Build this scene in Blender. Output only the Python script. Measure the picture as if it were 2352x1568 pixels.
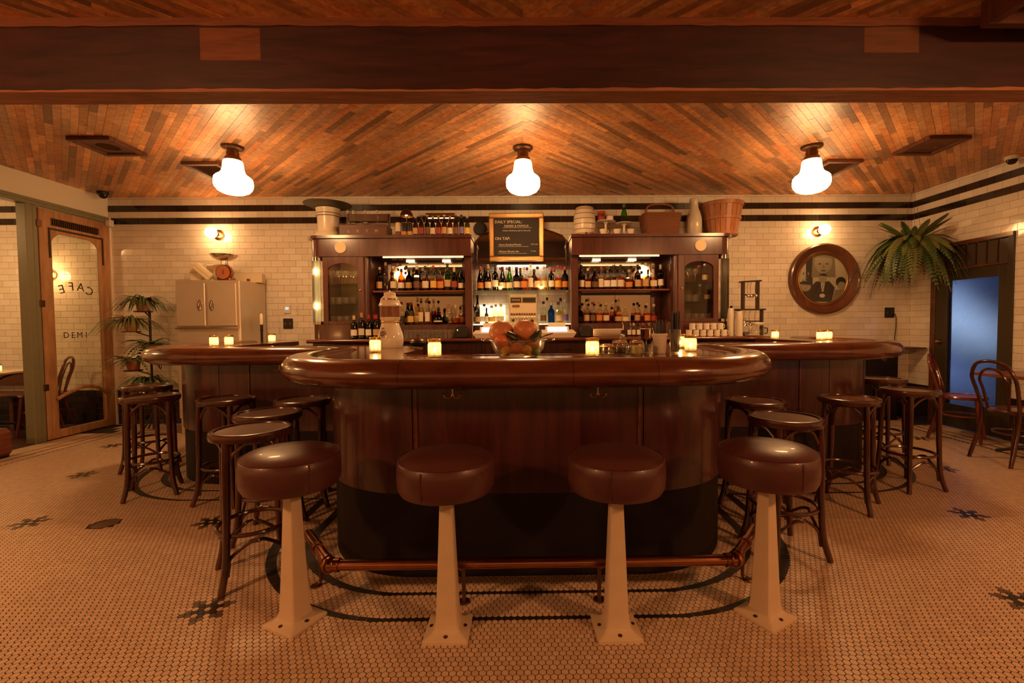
import bpy, bmesh, math, random
import numpy as np
from mathutils import Vector, Matrix

for o in list(bpy.data.objects):
    bpy.data.objects.remove(o)
SC = bpy.context.scene
COL = SC.collection
rng = random.Random(11)
PI = math.pi

# ------------------------------------------------------------------ camera
CAM_H = 1.2114
cam_data = bpy.data.cameras.new('camera')
cam = bpy.data.objects.new('camera', cam_data)
COL.objects.link(cam)
cam.matrix_world = (Matrix.Translation((0, 0, CAM_H)) @ Matrix.Rotation(math.radians(-.6131), 4, 'Z')
                    @ Matrix.Rotation(math.radians(90 - 2.0703), 4, 'X') @ Matrix.Rotation(math.radians(-.4397), 4, 'Z'))
cam_data.sensor_width = 36
cam_data.lens = 1043.72 / 2352 * 36
cam_data.shift_x = -37.39 / 2352
cam_data.clip_start = .02
SC.camera = cam

# ------------------------------------------------------------------ light levels, sky, exposure
WARM = (1.0, .50, .165)
WARM2 = (1.0, .535, .21)
WARM3 = (1.0, .41, .145)
LV = dict(globe=43, sconce=23, column=7, strip=3.5, candle=.55, flame=40, picture=10, lamp=30, backlight=4,
          front_globe=145, cabinet=45)
SC.view_settings.view_transform = 'Standard'
SC.view_settings.look = 'None'
SC.view_settings.exposure = 1.0
SC.view_settings.gamma = 1.0
SC.view_settings.use_curve_mapping = False
SC.cycles.use_denoising = True
SC.cycles.transparent_max_bounces = 24
SC.cycles.max_bounces = 8
SC.cycles.sample_clamp_indirect = 4.0
SC.cycles.caustics_reflective = False
SC.cycles.caustics_refractive = False
world = bpy.data.worlds.new('dusk_sky')
SC.world = world
world.use_nodes = True
bg = world.node_tree.nodes['Background']
bg.inputs[0].default_value = (.15, .22, .46, 1)
bg.inputs[1].default_value = .42

# ------------------------------------------------------------------ materials
MAT = {}
def new_mat(name):
    m = bpy.data.materials.new(name)
    m.use_nodes = True
    MAT[name] = m
    return m, m.node_tree, m.node_tree.nodes['Principled BSDF']

def sset(bsdf, **k):
    names = dict(base='Base Color', rough='Roughness', metal='Metallic', coat='Coat Weight', coat_rough='Coat Roughness',
                 spec='Specular IOR Level', trans='Transmission Weight', ior='IOR', emit='Emission Color',
                 estr='Emission Strength', sss='Subsurface Weight', sheen='Sheen Weight')
    for a, v in k.items():
        s = bsdf.inputs[names[a]]
        s.default_value = (*v, 1) if isinstance(v, tuple) else v

def plain(name, base, rough=.5, var=0.0, scale=30, bump=0.0, **k):
    m, nt, b = new_mat(name)
    sset(b, base=base, rough=rough, **k)
    if var or bump:
        tc = nt.nodes.new('ShaderNodeTexCoord')
        no = nt.nodes.new('ShaderNodeTexNoise')
        no.inputs['Scale'].default_value = scale
        no.inputs['Detail'].default_value = 4
        nt.links.new(tc.outputs['Object'], no.inputs['Vector'])
        if var:
            hs = nt.nodes.new('ShaderNodeMixRGB')
            hs.inputs[1].default_value = (*[c * (1 - var) for c in base], 1)
            hs.inputs[2].default_value = (*[min(1, c * (1 + var)) for c in base], 1)
            nt.links.new(no.outputs[0], hs.inputs[0])
            nt.links.new(hs.outputs[0], b.inputs['Base Color'])
        if bump:
            bp = nt.nodes.new('ShaderNodeBump')
            bp.inputs['Strength'].default_value = bump
            bp.inputs['Distance'].default_value = .01
            nt.links.new(no.outputs[0], bp.inputs['Height'])
            nt.links.new(bp.outputs[0], b.inputs['Normal'])
    return m

def wood(name, c1, c2, rough=.35, stretch=(1, 14, 14), scale=3.0, coat=0.0, bump=.15, tone=0.0, world=False, spec=.5):
    """streaked wood; 'stretch' is the texture stretch (small along the grain)"""
    m, nt, b = new_mat(name)
    N = nt.nodes.new
    L = nt.links.new
    sset(b, rough=rough, coat=coat, coat_rough=.12, spec=spec)
    if world:
        g = N('ShaderNodeNewGeometry'); src = g.outputs['Position']
    else:
        tc = N('ShaderNodeTexCoord'); src = tc.outputs['Object']
    mp = N('ShaderNodeMapping'); mp.inputs['Scale'].default_value = stretch
    L(src, mp.inputs['Vector'])
    n1 = N('ShaderNodeTexNoise'); n1.inputs['Scale'].default_value = scale; n1.inputs['Detail'].default_value = 7
    n1.inputs['Distortion'].default_value = .6
    L(mp.outputs[0], n1.inputs['Vector'])
    n2 = N('ShaderNodeTexNoise'); n2.inputs['Scale'].default_value = 1.7; n2.inputs['Detail'].default_value = 3
    L(src, n2.inputs['Vector'])
    mx = N('ShaderNodeMixRGB'); mx.inputs[1].default_value = (*c1, 1); mx.inputs[2].default_value = (*c2, 1)
    rp = N('ShaderNodeMapRange'); rp.inputs[1].default_value = .3; rp.inputs[2].default_value = .7
    L(n1.outputs[0], rp.inputs[0]); L(rp.outputs[0], mx.inputs[0])
    out = mx.outputs[0]
    m2 = N('ShaderNodeMixRGB'); m2.blend_type = 'MULTIPLY'; m2.inputs[0].default_value = .55
    r2 = N('ShaderNodeMapRange'); r2.inputs[1].default_value = .3; r2.inputs[2].default_value = .7
    r2.inputs[3].default_value = .55; r2.inputs[4].default_value = 1.15
    L(n2.outputs[0], r2.inputs[0]); L(out, m2.inputs[1]); L(r2.outputs[0], m2.inputs[2]); out = m2.outputs[0]
    if tone:
        at = N('ShaderNodeAttribute'); at.attribute_name = 'tone'
        m3 = N('ShaderNodeMixRGB'); m3.blend_type = 'MULTIPLY'; m3.inputs[0].default_value = 1.0
        L(out, m3.inputs[1]); L(at.outputs['Color'], m3.inputs[2]); out = m3.outputs[0]
    L(out, b.inputs['Base Color'])
    if bump:
        bp = N('ShaderNodeBump'); bp.inputs['Strength'].default_value = bump; bp.inputs['Distance'].default_value = .004
        L(n1.outputs[0], bp.inputs['Height']); L(bp.outputs[0], b.inputs['Normal'])
    return m

def tile_mat(name, c1, c2, rough, bump=0.0):
    m, nt, b = new_mat(name)
    N = nt.nodes.new; L = nt.links.new
    sset(b, rough=rough)
    at = N('ShaderNodeAttribute'); at.attribute_name = 'tone'
    oi = N('ShaderNodeObjectInfo')
    ad = N('ShaderNodeMath'); ad.operation = 'ADD'
    L(at.outputs['Fac'], ad.inputs[0]); L(oi.outputs['Random'], ad.inputs[1])
    fr = N('ShaderNodeMath'); fr.operation = 'FRACT'; L(ad.outputs[0], fr.inputs[0])
    mx = N('ShaderNodeMixRGB'); mx.inputs[1].default_value = (*c1, 1); mx.inputs[2].default_value = (*c2, 1)
    L(fr.outputs[0], mx.inputs[0]); L(mx.outputs[0], b.inputs['Base Color'])
    if bump:
        g = N('ShaderNodeNewGeometry')
        no = N('ShaderNodeTexNoise'); no.inputs['Scale'].default_value = 9
        L(g.outputs['Position'], no.inputs['Vector'])
        bp = N('ShaderNodeBump'); bp.inputs['Strength'].default_value = bump; bp.inputs['Distance'].default_value = .02
        L(no.outputs[0], bp.inputs['Height']); L(bp.outputs[0], b.inputs['Normal'])
    return m

def glow(name, color, strength):
    m, nt, b = new_mat(name)
    sset(b, base=(.8, .8, .8), rough=.3, emit=color, estr=strength)
    return m

def glass(name, color=(1, 1, 1), gloss=.9, rough=.02, haze=0.0):
    m = bpy.data.materials.new(name); m.use_nodes = True; MAT[name] = m
    nt = m.node_tree; nt.nodes.clear()
    N = nt.nodes.new; L = nt.links.new
    out = N('ShaderNodeOutputMaterial'); mix = N('ShaderNodeMixShader')
    tr = N('ShaderNodeBsdfTransparent'); tr.inputs[0].default_value = (*color, 1)
    gl = N('ShaderNodeBsdfGlossy'); gl.inputs['Roughness'].default_value = rough
    lw = N('ShaderNodeLayerWeight'); lw.inputs[0].default_value = .5
    pw = N('ShaderNodeMath'); pw.operation = 'POWER'; pw.inputs[1].default_value = 4.0
    mu = N('ShaderNodeMath'); mu.operation = 'MULTIPLY_ADD'; mu.inputs[1].default_value = .85 * gloss; mu.inputs[2].default_value = .045 * gloss
    mu.use_clamp = True
    L(lw.outputs['Facing'], pw.inputs[0]); L(pw.outputs[0], mu.inputs[0]); L(mu.outputs[0], mix.inputs[0])
    clear = tr.outputs[0]
    if haze:
        df = N('ShaderNodeBsdfTranslucent'); df.inputs[0].default_value = (.85, .82, .74, 1)
        d2 = N('ShaderNodeBsdfDiffuse'); d2.inputs[0].default_value = (.75, .72, .65, 1)
        h1 = N('ShaderNodeMixShader'); h1.inputs[0].default_value = .5; L(df.outputs[0], h1.inputs[1]); L(d2.outputs[0], h1.inputs[2])
        h2 = N('ShaderNodeMixShader'); h2.inputs[0].default_value = haze; L(clear, h2.inputs[1]); L(h1.outputs[0], h2.inputs[2]); clear = h2.outputs[0]
    L(clear, mix.inputs[1]); L(gl.outputs[0], mix.inputs[2]); L(mix.outputs[0], out.inputs[0])
    return m

# setting
tile_mat('ivory_tile', (.80, .75, .66), (.70, .64, .54), .09, .05)
tile_mat('black_tile', (.018, .012, .010), (.04, .026, .02), .10, .05)
plain('grout', (.30, .22, .15), .9)
plain('dark_grout', (.022, .013, .009), .9)
plain('wainscot_grout', (.55, .48, .38), .9)
tile_mat('floor_tile', (.70, .52, .36), (.58, .41, .28), .36)
tile_mat('floor_tile_black', (.02, .016, .014), (.035, .026, .02), .3)
tile_mat('floor_tile_brown', (.12, .075, .05), (.17, .11, .07), .33)
plain('cream_plaster', (.82, .75, .62), .6, .04, 3)
plain('green_paint', (.22, .21, .13), .42, .12, 8)
wood('plank_wood', (.82, .46, .24), (.50, .235, .115), .42, (1, 1, 1), 26, .0, .3, 1.0, True)
wood('beam_wood', (.070, .020, .021), (.026, .009, .010), .5, (1.2, 9, 9), 2.2, 0, .4, 0, True)
wood('raw_wood_bounce_lit', (.52, .23, .12), (.30, .12, .06), .65, (1.5, 20, 20), 3, 0, .5, 0, True)  # raw wood, its colour lightened to carry light bounced up from the floor
wood('dark_rack_wood', (.035, .014, .009), (.02, .009, .006), .35, (2, 2, 8), 3, .2, .05)
wood('beam_edge', (.26, .085, .035), (.15, .048, .02), .6, (1.5, 20, 20), 3, 0, .5, 0, True)
wood('brown_floor_wood', (.10, .045, .025), (.055, .025, .015), .35, (14, 1, 1), 2, 0, .1, 0, True)
# furniture
wood('bar_wood', (.090, .023, .020), (.042, .012, .011), .26, (12, 12, 1.4), 1.8, .45, .06)
wood('bar_rail', (.16, .044, .016), (.085, .022, .009), .19, (3, 3, 9), 1.5, .7, .08)
wood('bar_top', (.19, .062, .026), (.11, .033, .014), .16, (2, 8, 8), 1.5, .6, .04)
plain('kick_black', (.013, .008, .008), .6, .25, 6, spec=.25)
wood('back_bar_wood', (.115, .032, .021), (.062, .017, .012), .27, (9, 9, 1.2), 2, .35, .05)
wood('shelf_wood', (.20, .055, .022), (.12, .03, .013), .25, (1.2, 9, 9), 2, .4, .05)
wood('bentwood', (.095, .027, .013), (.048, .014, .008), .24, (4, 4, 2), 3, .5, .05)
wood('bentwood_red', (.20, .04, .02), (.12, .024, .013), .24, (4, 4, 2), 3, .5, .05)
wood('seat_ply', (.22, .085, .036), (.13, .046, .02), .25, (1.5, 8, 8), 4, .4, .05)
plain('brown_leather', (.092, .029, .025), .38, .15, 25, .12, coat=.15)
plain('cream_enamel', (.66, .53, .37), .35, .10, 14, .05)
plain('enamel_chip', (.06, .035, .02), .7)
plain('copper', (.42, .17, .085), .24, .25, 14, 0, metal=1.0)
plain('dark_bronze', (.16, .085, .045), .34, .2, 30, 0, metal=.85)
plain('brass', (.55, .33, .13), .28, .1, 40, 0, metal=1.0)
plain('gold_frame', (.50, .30, .12), .36, .22, 20, .2, metal=.75)
plain('steel', (.64, .55, .44), .36, .10, 5, 0, metal=.65)
plain('chrome', (.75, .70, .62), .1, 0, 5, 0, metal=1.0)
plain('cast_iron', (.02, .016, .014), .45)
plain('black_plastic', (.015, .012, .011), .4)
plain('white_plastic', (.72, .66, .56), .4)
plain('porcelain', (.80, .74, .63), .12)
plain('stoneware', (.68, .60, .47), .25, .05, 12)
plain('paper', (.80, .72, .52), .8, .05, 20)
plain('card', (.70, .58, .40), .75, .05, 12)
plain('slate', (.028, .021, .017), .75, .3, 6)
plain('chalk', (.72, .66, .54), .9)
plain('terracotta', (.42, .135, .055), .7, .15, 12)
plain('soil', (.035, .022, .014), .95)
plain('leaf', (.055, .105, .03), .42, .35, 30)
plain('leaf_olive', (.13, .155, .045), .42, .4, 22)
plain('wicker', (.23, .085, .035), .6, .3, 60, .3)
wood('bushel_wood', (.42, .165, .06), (.27, .09, .03), .5, (10, 10, 1), 3, 0, .2)
wood('old_door_wood', (.58, .33, .16), (.36, .165, .07), .55, (9, 9, 1.2), 2.4, 0, .25)
plain('dark_green_door', (.045, .035, .018), .4, .2, 5)
wood('crate_wood', (.14, .045, .02), (.085, .026, .013), .5, (1.2, 9, 9), 3, 0, .2)
wood('walnut_frame', (.17, .062, .027), (.085, .03, .014), .3, (2, 2, 2), 4, .3, .05)
wood('table_wood', (.30, .10, .045), (.20, .06, .027), .3, (1, 8, 8), 3, .2, .05)
plain('marble', (.66, .58, .46), .2, .06, 4)
plain('mirror', (.50, .46, .40), .035, 0, 5, 0, metal=1.0)
plain('red_leather', (.33, .06, .03), .4, .1, 20)
plain('orange_hide', (.17, .05, .028), .6, .35, 16, .4)
glass('clear_glass', (.95, .94, .90), 1.7, .05, .09)
glass('pane_glass', (.93, .93, .88), 1.0, .01)
glass('jar_glass', (.96, .94, .88), 1.2, .06)
glass('shelf_glass', (.80, .93, .84), 1.2, .02)
glow('globe_glow', WARM2, LV['globe'])
glow('globe_neck_glow', WARM2, LV['globe'] * .10)
glow('front_globe_glow', WARM3, LV['front_globe'])
glow('front_globe_neck_glow', WARM3, LV['front_globe'] * .28)
glow('sconce_glow', WARM2, LV['sconce'])
glow('flame_glow', (1, .55, .16), LV['flame'])
glow('strip_glow', WARM2, LV['strip'])
glow('bulb_glow', WARM2, LV['lamp'])
glow('picture_glow', WARM, LV['picture'])
glow('back_glow', (1, .68, .34), LV['backlight'])
glow('cabinet_glow', WARM, LV['cabinet'])
glow('screen_glow', (.45, .66, 1.0), .45)
glow('led_green', (.2, 1, .05), 4)
glow('thermo_screen', (.02, .30, .38), .8)

# ------------------------------------------------------------------ mesh helpers
class MB:
    def __init__(s):
        s.v = []; s.f = []; s.m = []; s.sm = []
    def add(s, vs, fs, mat=0, smooth=False):
        k = len(s.v)
        s.v += [tuple(v) for v in vs]
        for f in fs:
            s.f.append(tuple(i + k for i in f)); s.m.append(mat); s.sm.append(smooth)
        return s
    def box(s, c, d, mat=0, bev=0.0, rz=0.0, M=None):
        hx, hy, hz = d[0] / 2, d[1] / 2, d[2] / 2
        b = min(bev, hx * .9, hy * .9, hz * .9)
        if b <= 0:
            vs = [Vector((x, y, z)) for z in (-hz, hz) for y in (-hy, hy) for x in (-hx, hx)]
            fs = [(0, 2, 3, 1), (4, 5, 7, 6), (0, 1, 5, 4), (2, 6, 7, 3), (0, 4, 6, 2), (1, 3, 7, 5)]
        else:
            vs = []; idx = {}
            for sx in (-1, 1):
                for sy in (-1, 1):
                    for sz in (-1, 1):
                        for ax in range(3):
                            p = [sx * (hx - b), sy * (hy - b), sz * (hz - b)]
                            p[ax] = (sx * hx, sy * hy, sz * hz)[ax]
                            idx[sx, sy, sz, ax] = len(vs); vs.append(Vector(p))
            fs = []
            g = lambda *k: idx[k]
            for q in (-1, 1):
                r = [(q, -1, -1), (q, 1, -1), (q, 1, 1), (q, -1, 1)]
                if q < 0: r = r[::-1]
                fs.append([g(*t, 0) for t in r])
                r = [(-1, q, -1), (-1, q, 1), (1, q, 1), (1, q, -1)]
                if q < 0: r = r[::-1]
                fs.append([g(*t, 1) for t in r])
                r = [(-1, -1, q), (1, -1, q), (1, 1, q), (-1, 1, q)]
                if q < 0: r = r[::-1]
                fs.append([g(*t, 2) for t in r])
            for a in (-1, 1):
                for c2 in (-1, 1):
                    e = [g(a, c2, -1, 0), g(a, c2, -1, 1), g(a, c2, 1, 1), g(a, c2, 1, 0)]; fs.append(e)
                    e = [g(a, -1, c2, 0), g(a, -1, c2, 2), g(a, 1, c2, 2), g(a, 1, c2, 0)]; fs.append(e)
                    e = [g(-1, a, c2, 1), g(-1, a, c2, 2), g(1, a, c2, 2), g(1, a, c2, 1)]; fs.append(e)
                    for d2 in (-1, 1):
                        fs.append([g(a, c2, d2, 0), g(a, c2, d2, 1), g(a, c2, d2, 2)])
            cen = Vector((0, 0, 0)); ff = []
            for f in fs:
                a0, a1, a2 = vs[f[0]], vs[f[1]], vs[f[2]]
                n = (a1 - a0).cross(a2 - a1); mid = sum((vs[i] for i in f), Vector()) / len(f)
                ff.append(tuple(f) if n.dot(mid - cen) > 0 else tuple(reversed(f)))
            fs = ff
        T = Matrix.Translation(c) @ Matrix.Rotation(rz, 4, 'Z')
        if M is not None: T = T @ M
        return s.add([T @ v for v in vs], fs, mat)
    def lathe(s, prof, n=20, o=(0, 0, 0), mat=0, smooth=True, M=None, a0=0.0, a1=2 * PI, cap=True):
        full = abs(a1 - a0 - 2 * PI) < 1e-6
        cols = n if full else n + 1
        vs = []; rings = []
        T = Matrix.Translation(o)
        if M is not None: T = T @ M
        for r, z in prof:
            if r < 1e-6:
                rings.append([len(vs)]); vs.append(T @ Vector((0, 0, z)))
            else:
                ring = []
                for i in range(cols):
                    a = a0 + (a1 - a0) * i / n
                    ring.append(len(vs)); vs.append(T @ Vector((r * math.cos(a), r * math.sin(a), z)))
                rings.append(ring)
        fs = []
        for A, B in zip(rings, rings[1:]):
            for i in range(n):
                j = (i + 1) % cols if full else i + 1
                if len(A) == 1 and len(B) == 1: continue
                if len(A) == 1: fs.append((A[0], B[j], B[i]))
                elif len(B) == 1: fs.append((A[i], A[j], B[0]))
                else: fs.append((A[i], A[j], B[j], B[i]))
        if cap and full:
            if len(rings[0]) > 1: fs.append(tuple(reversed(rings[0])))
            if len(rings[-1]) > 1: fs.append(tuple(rings[-1]))
        return s.add(vs, fs, mat, smooth)
    def tube(s, pts, r, n=8, mat=0, closed=False, smooth=True, cap=True, up=None, flat=1.0):
        pts = [Vector(p) for p in pts]; N = len(pts)
        rs = r if isinstance(r, (list, tuple)) else [r] * N
        vs = []; nrm = None
        for i, p in enumerate(pts):
            if closed: t = pts[(i + 1) % N] - pts[i - 1]
            else: t = pts[min(i + 1, N - 1)] - pts[max(i - 1, 0)]
            t.normalize()
            if nrm is None:
                u = Vector(up) if up else (Vector((0, 0, 1)) if abs(t.z) < .9 else Vector((1, 0, 0)))
                nrm = (u - t * u.dot(t)).normalized()
            else:
                nrm = (nrm - t * nrm.dot(t)).normalized()
            bn = t.cross(nrm)
            for k in range(n):
                a = 2 * PI * k / n
                vs.append(p + (nrm * math.cos(a) * flat + bn * math.sin(a)) * rs[i])
        fs = []
        for i in range(N if closed else N - 1):
            for k in range(n):
                a = i * n + k; b = i * n + (k + 1) % n
                c = ((i + 1) % N) * n + (k + 1) % n; d = ((i + 1) % N) * n + k
                fs.append((a, b, c, d))
        if cap and not closed:
            fs.append(tuple(reversed(range(n)))); fs.append(tuple(range((N - 1) * n, N * n)))
        return s.add(vs, fs, mat, smooth)
    def prism(s, poly, z0, z1, mat=0, M=None, smooth=False):
        n = len(poly); ar = sum(poly[i][0] * poly[(i + 1) % n][1] - poly[(i + 1) % n][0] * poly[i][1] for i in range(n))
        if ar < 0: poly = poly[::-1]
        vs = [Vector((p[0], p[1], z0)) for p in poly] + [Vector((p[0], p[1], z1)) for p in poly]
        if M is not None: vs = [M @ v for v in vs]
        s.add(vs, [tuple(reversed(range(n))), tuple(range(n, 2 * n))], mat)
        k = len(s.v) - 2 * n
        for i in range(n):
            j = (i + 1) % n
            s.f.append((k + i, k + j, k + n + j, k + n + i)); s.m.append(mat); s.sm.append(smooth)
        return s
    def build(s, name, mats, parent=None, world=False, loc=None, angle=40):
        if isinstance(mats, str): mats = [mats]
        off = Vector(parent.location) if (parent is not None and world) else Vector((0, 0, 0))
        if parent is not None and world and parent.parent is not None: off = off + parent.parent.location
        me = bpy.data.meshes.new(name)
        me.from_pydata([(v[0] - off.x, v[1] - off.y, v[2] - off.z) for v in s.v], [], s.f)
        for q in mats: me.materials.append(MAT[q])
        me.polygons.foreach_set('material_index', s.m)
        me.polygons.foreach_set('use_smooth', s.sm)
        me.update()
        if any(s.sm): me.set_sharp_from_angle(angle=math.radians(angle))
        return link(name, me, parent, loc)

def link(name, me, parent=None, loc=None):
    o = bpy.data.objects.new(name, me)
    COL.objects.link(o)
    if parent is not None: o.parent = parent
    if loc is not None: o.location = loc
    return o

def tag(o, label=None, cat=None, group=None, kind=None):
    if label: o['label'] = label
    if cat: o['category'] = cat
    if group: o['group'] = group
    if kind: o['kind'] = kind
    return o

def thing(name, label, cat, loc=(0, 0, 0), rz=0.0, group=None):
    o = bpy.data.objects.new(name, None)
    o.empty_display_size = .05
    COL.objects.link(o)
    o.location = loc; o.rotation_euler = (0, 0, rz)
    return tag(o, label, cat, group)

def struct(name, label, loc=(0, 0, 0)):
    o = bpy.data.objects.new(name, None); COL.objects.link(o); o.location = loc
    o.empty_display_size = .05
    return tag(o, label, None, None, 'structure')

def dup(root, loc, rz=0.0, label=None, group=None):
    r = root.copy(); COL.objects.link(r); r.location = loc; r.rotation_euler = (0, 0, rz)
    if label: r['label'] = label
    if group: r['group'] = group
    for ch in list(root.children):
        c = ch.copy(); COL.objects.link(c); c.parent = r
        for g in list(ch.children):
            d = g.copy(); COL.objects.link(d); d.parent = c
    return r

def remat(o, mat):
    """this object's own material on shared mesh data"""
    o.material_slots[0].link = 'OBJECT'
    o.material_slots[0].material = MAT[mat]
    return o

def point_light(name, loc, watts, color, radius, parent=None):
    l = bpy.data.lights.new(name, 'POINT'); l.energy = watts; l.color = color; l.shadow_soft_size = radius
    o = bpy.data.objects.new(name, l); COL.objects.link(o); o.location = loc
    if parent is not None: o.parent = parent
    return o

def text_mesh(txt, size, name, mat, parent, M, extrude=.0006, align='LEFT', shear=0.0, space=1.0):
    cu = bpy.data.curves.new('t', 'FONT'); cu.body = txt; cu.size = size; cu.extrude = extrude
    cu.align_x = align; cu.shear = shear; cu.space_character = space; cu.resolution_u = 2
    o = bpy.data.objects.new('t', cu); COL.objects.link(o)
    bpy.context.view_layer.update()
    me = bpy.data.meshes.new_from_object(o.evaluated_get(bpy.context.evaluated_depsgraph_get()))
    bpy.data.objects.remove(o); bpy.data.curves.remove(cu)
    me.name = name
    me.transform(M)
    me.materials.clear(); me.materials.append(MAT[mat])
    return link(name, me, parent)

def px_size(p, s):
    """rough size in pixels of a piece of size s at p, 0 when out of the picture"""
    q = CAM_INV @ Vector(p)
    if q.z > -.1: return 0
    x = 1176 + 37.4 + 1043.7 * q.x / -q.z; y = 784 - 1043.7 * q.y / -q.z
    if x < 0 or x > 2352 or y < 0 or y > 1568: return 0
    return 1043.7 * s / -q.z
bpy.context.view_layer.update()
CAM_INV = cam.matrix_world.inverted()

def bez(pts, n=16):
    """Catmull-Rom through the points"""
    P = [Vector(p) for p in pts]; P = [P[0] * 2 - P[1]] + P + [P[-1] * 2 - P[-2]]
    out = []
    segs = len(P) - 3
    for i in range(segs):
        a, b, c, d = P[i:i + 4]
        for k in range(n):
            t = k / n
            out.append(.5 * ((2 * b) + (c - a) * t + (2 * a - 5 * b + 4 * c - d) * t * t + (3 * b - a - 3 * c + d) * t ** 3))
    out.append(P[-2])
    return out

# ================================================================== dimensions of the place
XL, XR, YB, ZC = -5.14, 4.93, 5.75, 2.83
BEAM_Y0, BEAM_Y1, BEAM_Z = 2.46, 2.593, 2.452
BX = .02                                   # middle of the bar
BAR_Z = 1.045
Y_FRONT = -3.5

def arc(cx, cy, r, a0, a1, n, sign=1):
    out = []
    for i in range(n + 1):
        a = math.radians(a0 + (a1 - a0) * i / n)
        out.append((cx + r * math.cos(a), cy + r * math.sin(a), sign * math.cos(a), sign * math.sin(a)))
    return out

def seg(x0, y0, x1, y1, nx, ny, step=.08):
    n = max(1, int(math.hypot(x1 - x0, y1 - y0) / step))
    return [(x0 + (x1 - x0) * i / n, y0 + (y1 - y0) * i / n, nx, ny) for i in range(n + 1)]

def clean(path):
    out = [path[0]]
    for p in path[1:]:
        if math.hypot(p[0] - out[-1][0], p[1] - out[-1][1]) > 1e-4: out.append(p)
    return out
# outline of the bar front, left arm to the middle, then mirrored: sections of (x, y, normal x, normal y)
HALF = [
    seg(-2.88, 5.10, -2.88, 4.05, -1, 0),
    arc(-2.33, 4.05, .55, 180, 270, 14),
    seg(-2.33, 3.50, -1.43, 3.50, 0, -1) ,
    arc(-1.43, 3.15, .35, 90, 0, 10, -1),
    seg(-1.08, 3.15, -1.08, 2.71, -1, 0),
    arc(-.53, 2.71, .55, 180, 270, 16),
]
mir = lambda p: (2 * BX - p[0], p[1], -p[2], p[3])
MID = [seg(-.53, 2.16, .21, 2.16, 0, -1), seg(.21, 2.16, .57, 2.16, 0, -1)]
SECTIONS = HALF + MID + [[mir(p) for p in reversed(s)] for s in reversed(HALF)]
FULL = clean([p for s in SECTIONS for p in s])
off = lambda p, d: (p[0] + p[2] * d, p[1] + p[3] * d)

FA = np.array(FULL)
# dense outline for distances
DEN = []
for a, b in zip(FULL, FULL[1:]):
    L_ = math.hypot(b[0] - a[0], b[1] - a[1]); n_ = max(1, int(L_ / .012))
    for i in range(n_):
        t = i / n_; nx, ny = a[2] * (1 - t) + b[2] * t, a[3] * (1 - t) + b[3] * t; q = math.hypot(nx, ny)
        DEN.append((a[0] * (1 - t) + b[0] * t, a[1] * (1 - t) + b[1] * t, nx / q, ny / q))
DEN = np.array(DEN)

def bar_dist(P):
    """signed distance to the bar front (positive on the guests' side) and the normal there"""
    d = np.empty(len(P)); nx = np.empty(len(P))
    for i in range(0, len(P), 4000):
        Q = P[i:i + 4000]
        dx = Q[:, None, 0] - DEN[None, :, 0]; dy = Q[:, None, 1] - DEN[None, :, 1]
        D2 = dx * dx + dy * dy; k = D2.argmin(1); r = np.arange(len(Q))
        s = dx[r, k] * DEN[k, 2] + dy[r, k] * DEN[k, 3]
        d[i:i + 4000] = np.sign(s) * np.sqrt(D2[r, k]); nx[i:i + 4000] = DEN[k, 2]
    return d, nx

def arrays_mesh(name, verts, faces_n, loops, mats, mat_idx, tone=None, color=None):
    """mesh from flat arrays"""
    me = bpy.data.meshes.new(name)
    me.vertices.add(len(verts)); me.vertices.foreach_set('co', np.asarray(verts, np.float32).ravel())
    me.loops.add(len(loops)); me.loops.foreach_set('vertex_index', np.asarray(loops, np.int32))
    tot = np.asarray(faces_n, np.int32); st = np.concatenate([[0], np.cumsum(tot)[:-1]]).astype(np.int32)
    me.polygons.add(len(tot)); me.polygons.foreach_set('loop_start', st); me.polygons.foreach_set('loop_total', tot)
    me.polygons.foreach_set('material_index', np.asarray(mat_idx, np.int32))
    for q in mats: me.materials.append(MAT[q])
    me.polygons.foreach_set('use_smooth', np.zeros(len(tot), bool))
    me.update(calc_edges=True)
    if tone is not None:
        a = me.attributes.new('tone', 'FLOAT', 'FACE'); a.data.foreach_set('value', np.asarray(tone, np.float32))
    if color is not None:
        a = me.attributes.new('tone', 'FLOAT_COLOR', 'FACE'); a.data.foreach_set('color', np.asarray(color, np.float32).ravel())
    return me

# ================================================================== floor
floor = MB().box(((XL + XR) / 2, (YB + Y_FRONT) / 2, -.0512), (XR - XL, YB - Y_FRONT, .1)).build('floor', 'dark_grout')
tag(floor, 'floor of small cream hexagon mosaic tiles with black lines and flowers', None, None, 'structure')
HW = .0262; HR = HW / math.sqrt(3) * .925
ny = int((5.27 - 1.25) / (HW * .8660254)); cells = []
for j in range(ny):
    y = 1.25 + j * HW * .8660254
    n0 = int((4.46 + 4.66) / HW)
    xs = -4.645 + (np.arange(n0) + (.5 if j % 2 else 0)) * HW
    cells.append(np.stack([xs, np.full(n0, y)], 1))
cells = np.concatenate(cells)
cells = cells[(cells[:, 0] < 4.43)]
vis = np.abs(cells[:, 0]) < cells[:, 1] * 1.25 + .9
cells = cells[vis]
dist, nrx = bar_dist(cells)
keep = dist > -.03
cells, dist, nrx = cells[keep], dist[keep], nrx[keep]
kind = np.zeros(len(cells), int)
tol = .0118 + .018 * np.abs(nrx)
on_line = (np.abs(dist - .145) < tol) | (np.abs(dist - .325) < tol)
kind[on_line & (np.abs(nrx) < .12)] = 1
gone = ((np.abs(dist - .145) < tol - .012) | (np.abs(dist - .325) < tol - .012)) & (np.abs(nrx) >= .12)
cells, kind = cells[~gone], kind[~gone]
FLOWERS = [(-3.107, 2.848), (-3.673, 3.776), (-4.257, 4.702), (-1.963, 2.803), (-1.36, 1.924), (2.793, 2.788),
           (2.145, 1.91), (3.454, 3.676), (1.633, 2.808), (4.119, 4.661)]
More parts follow.
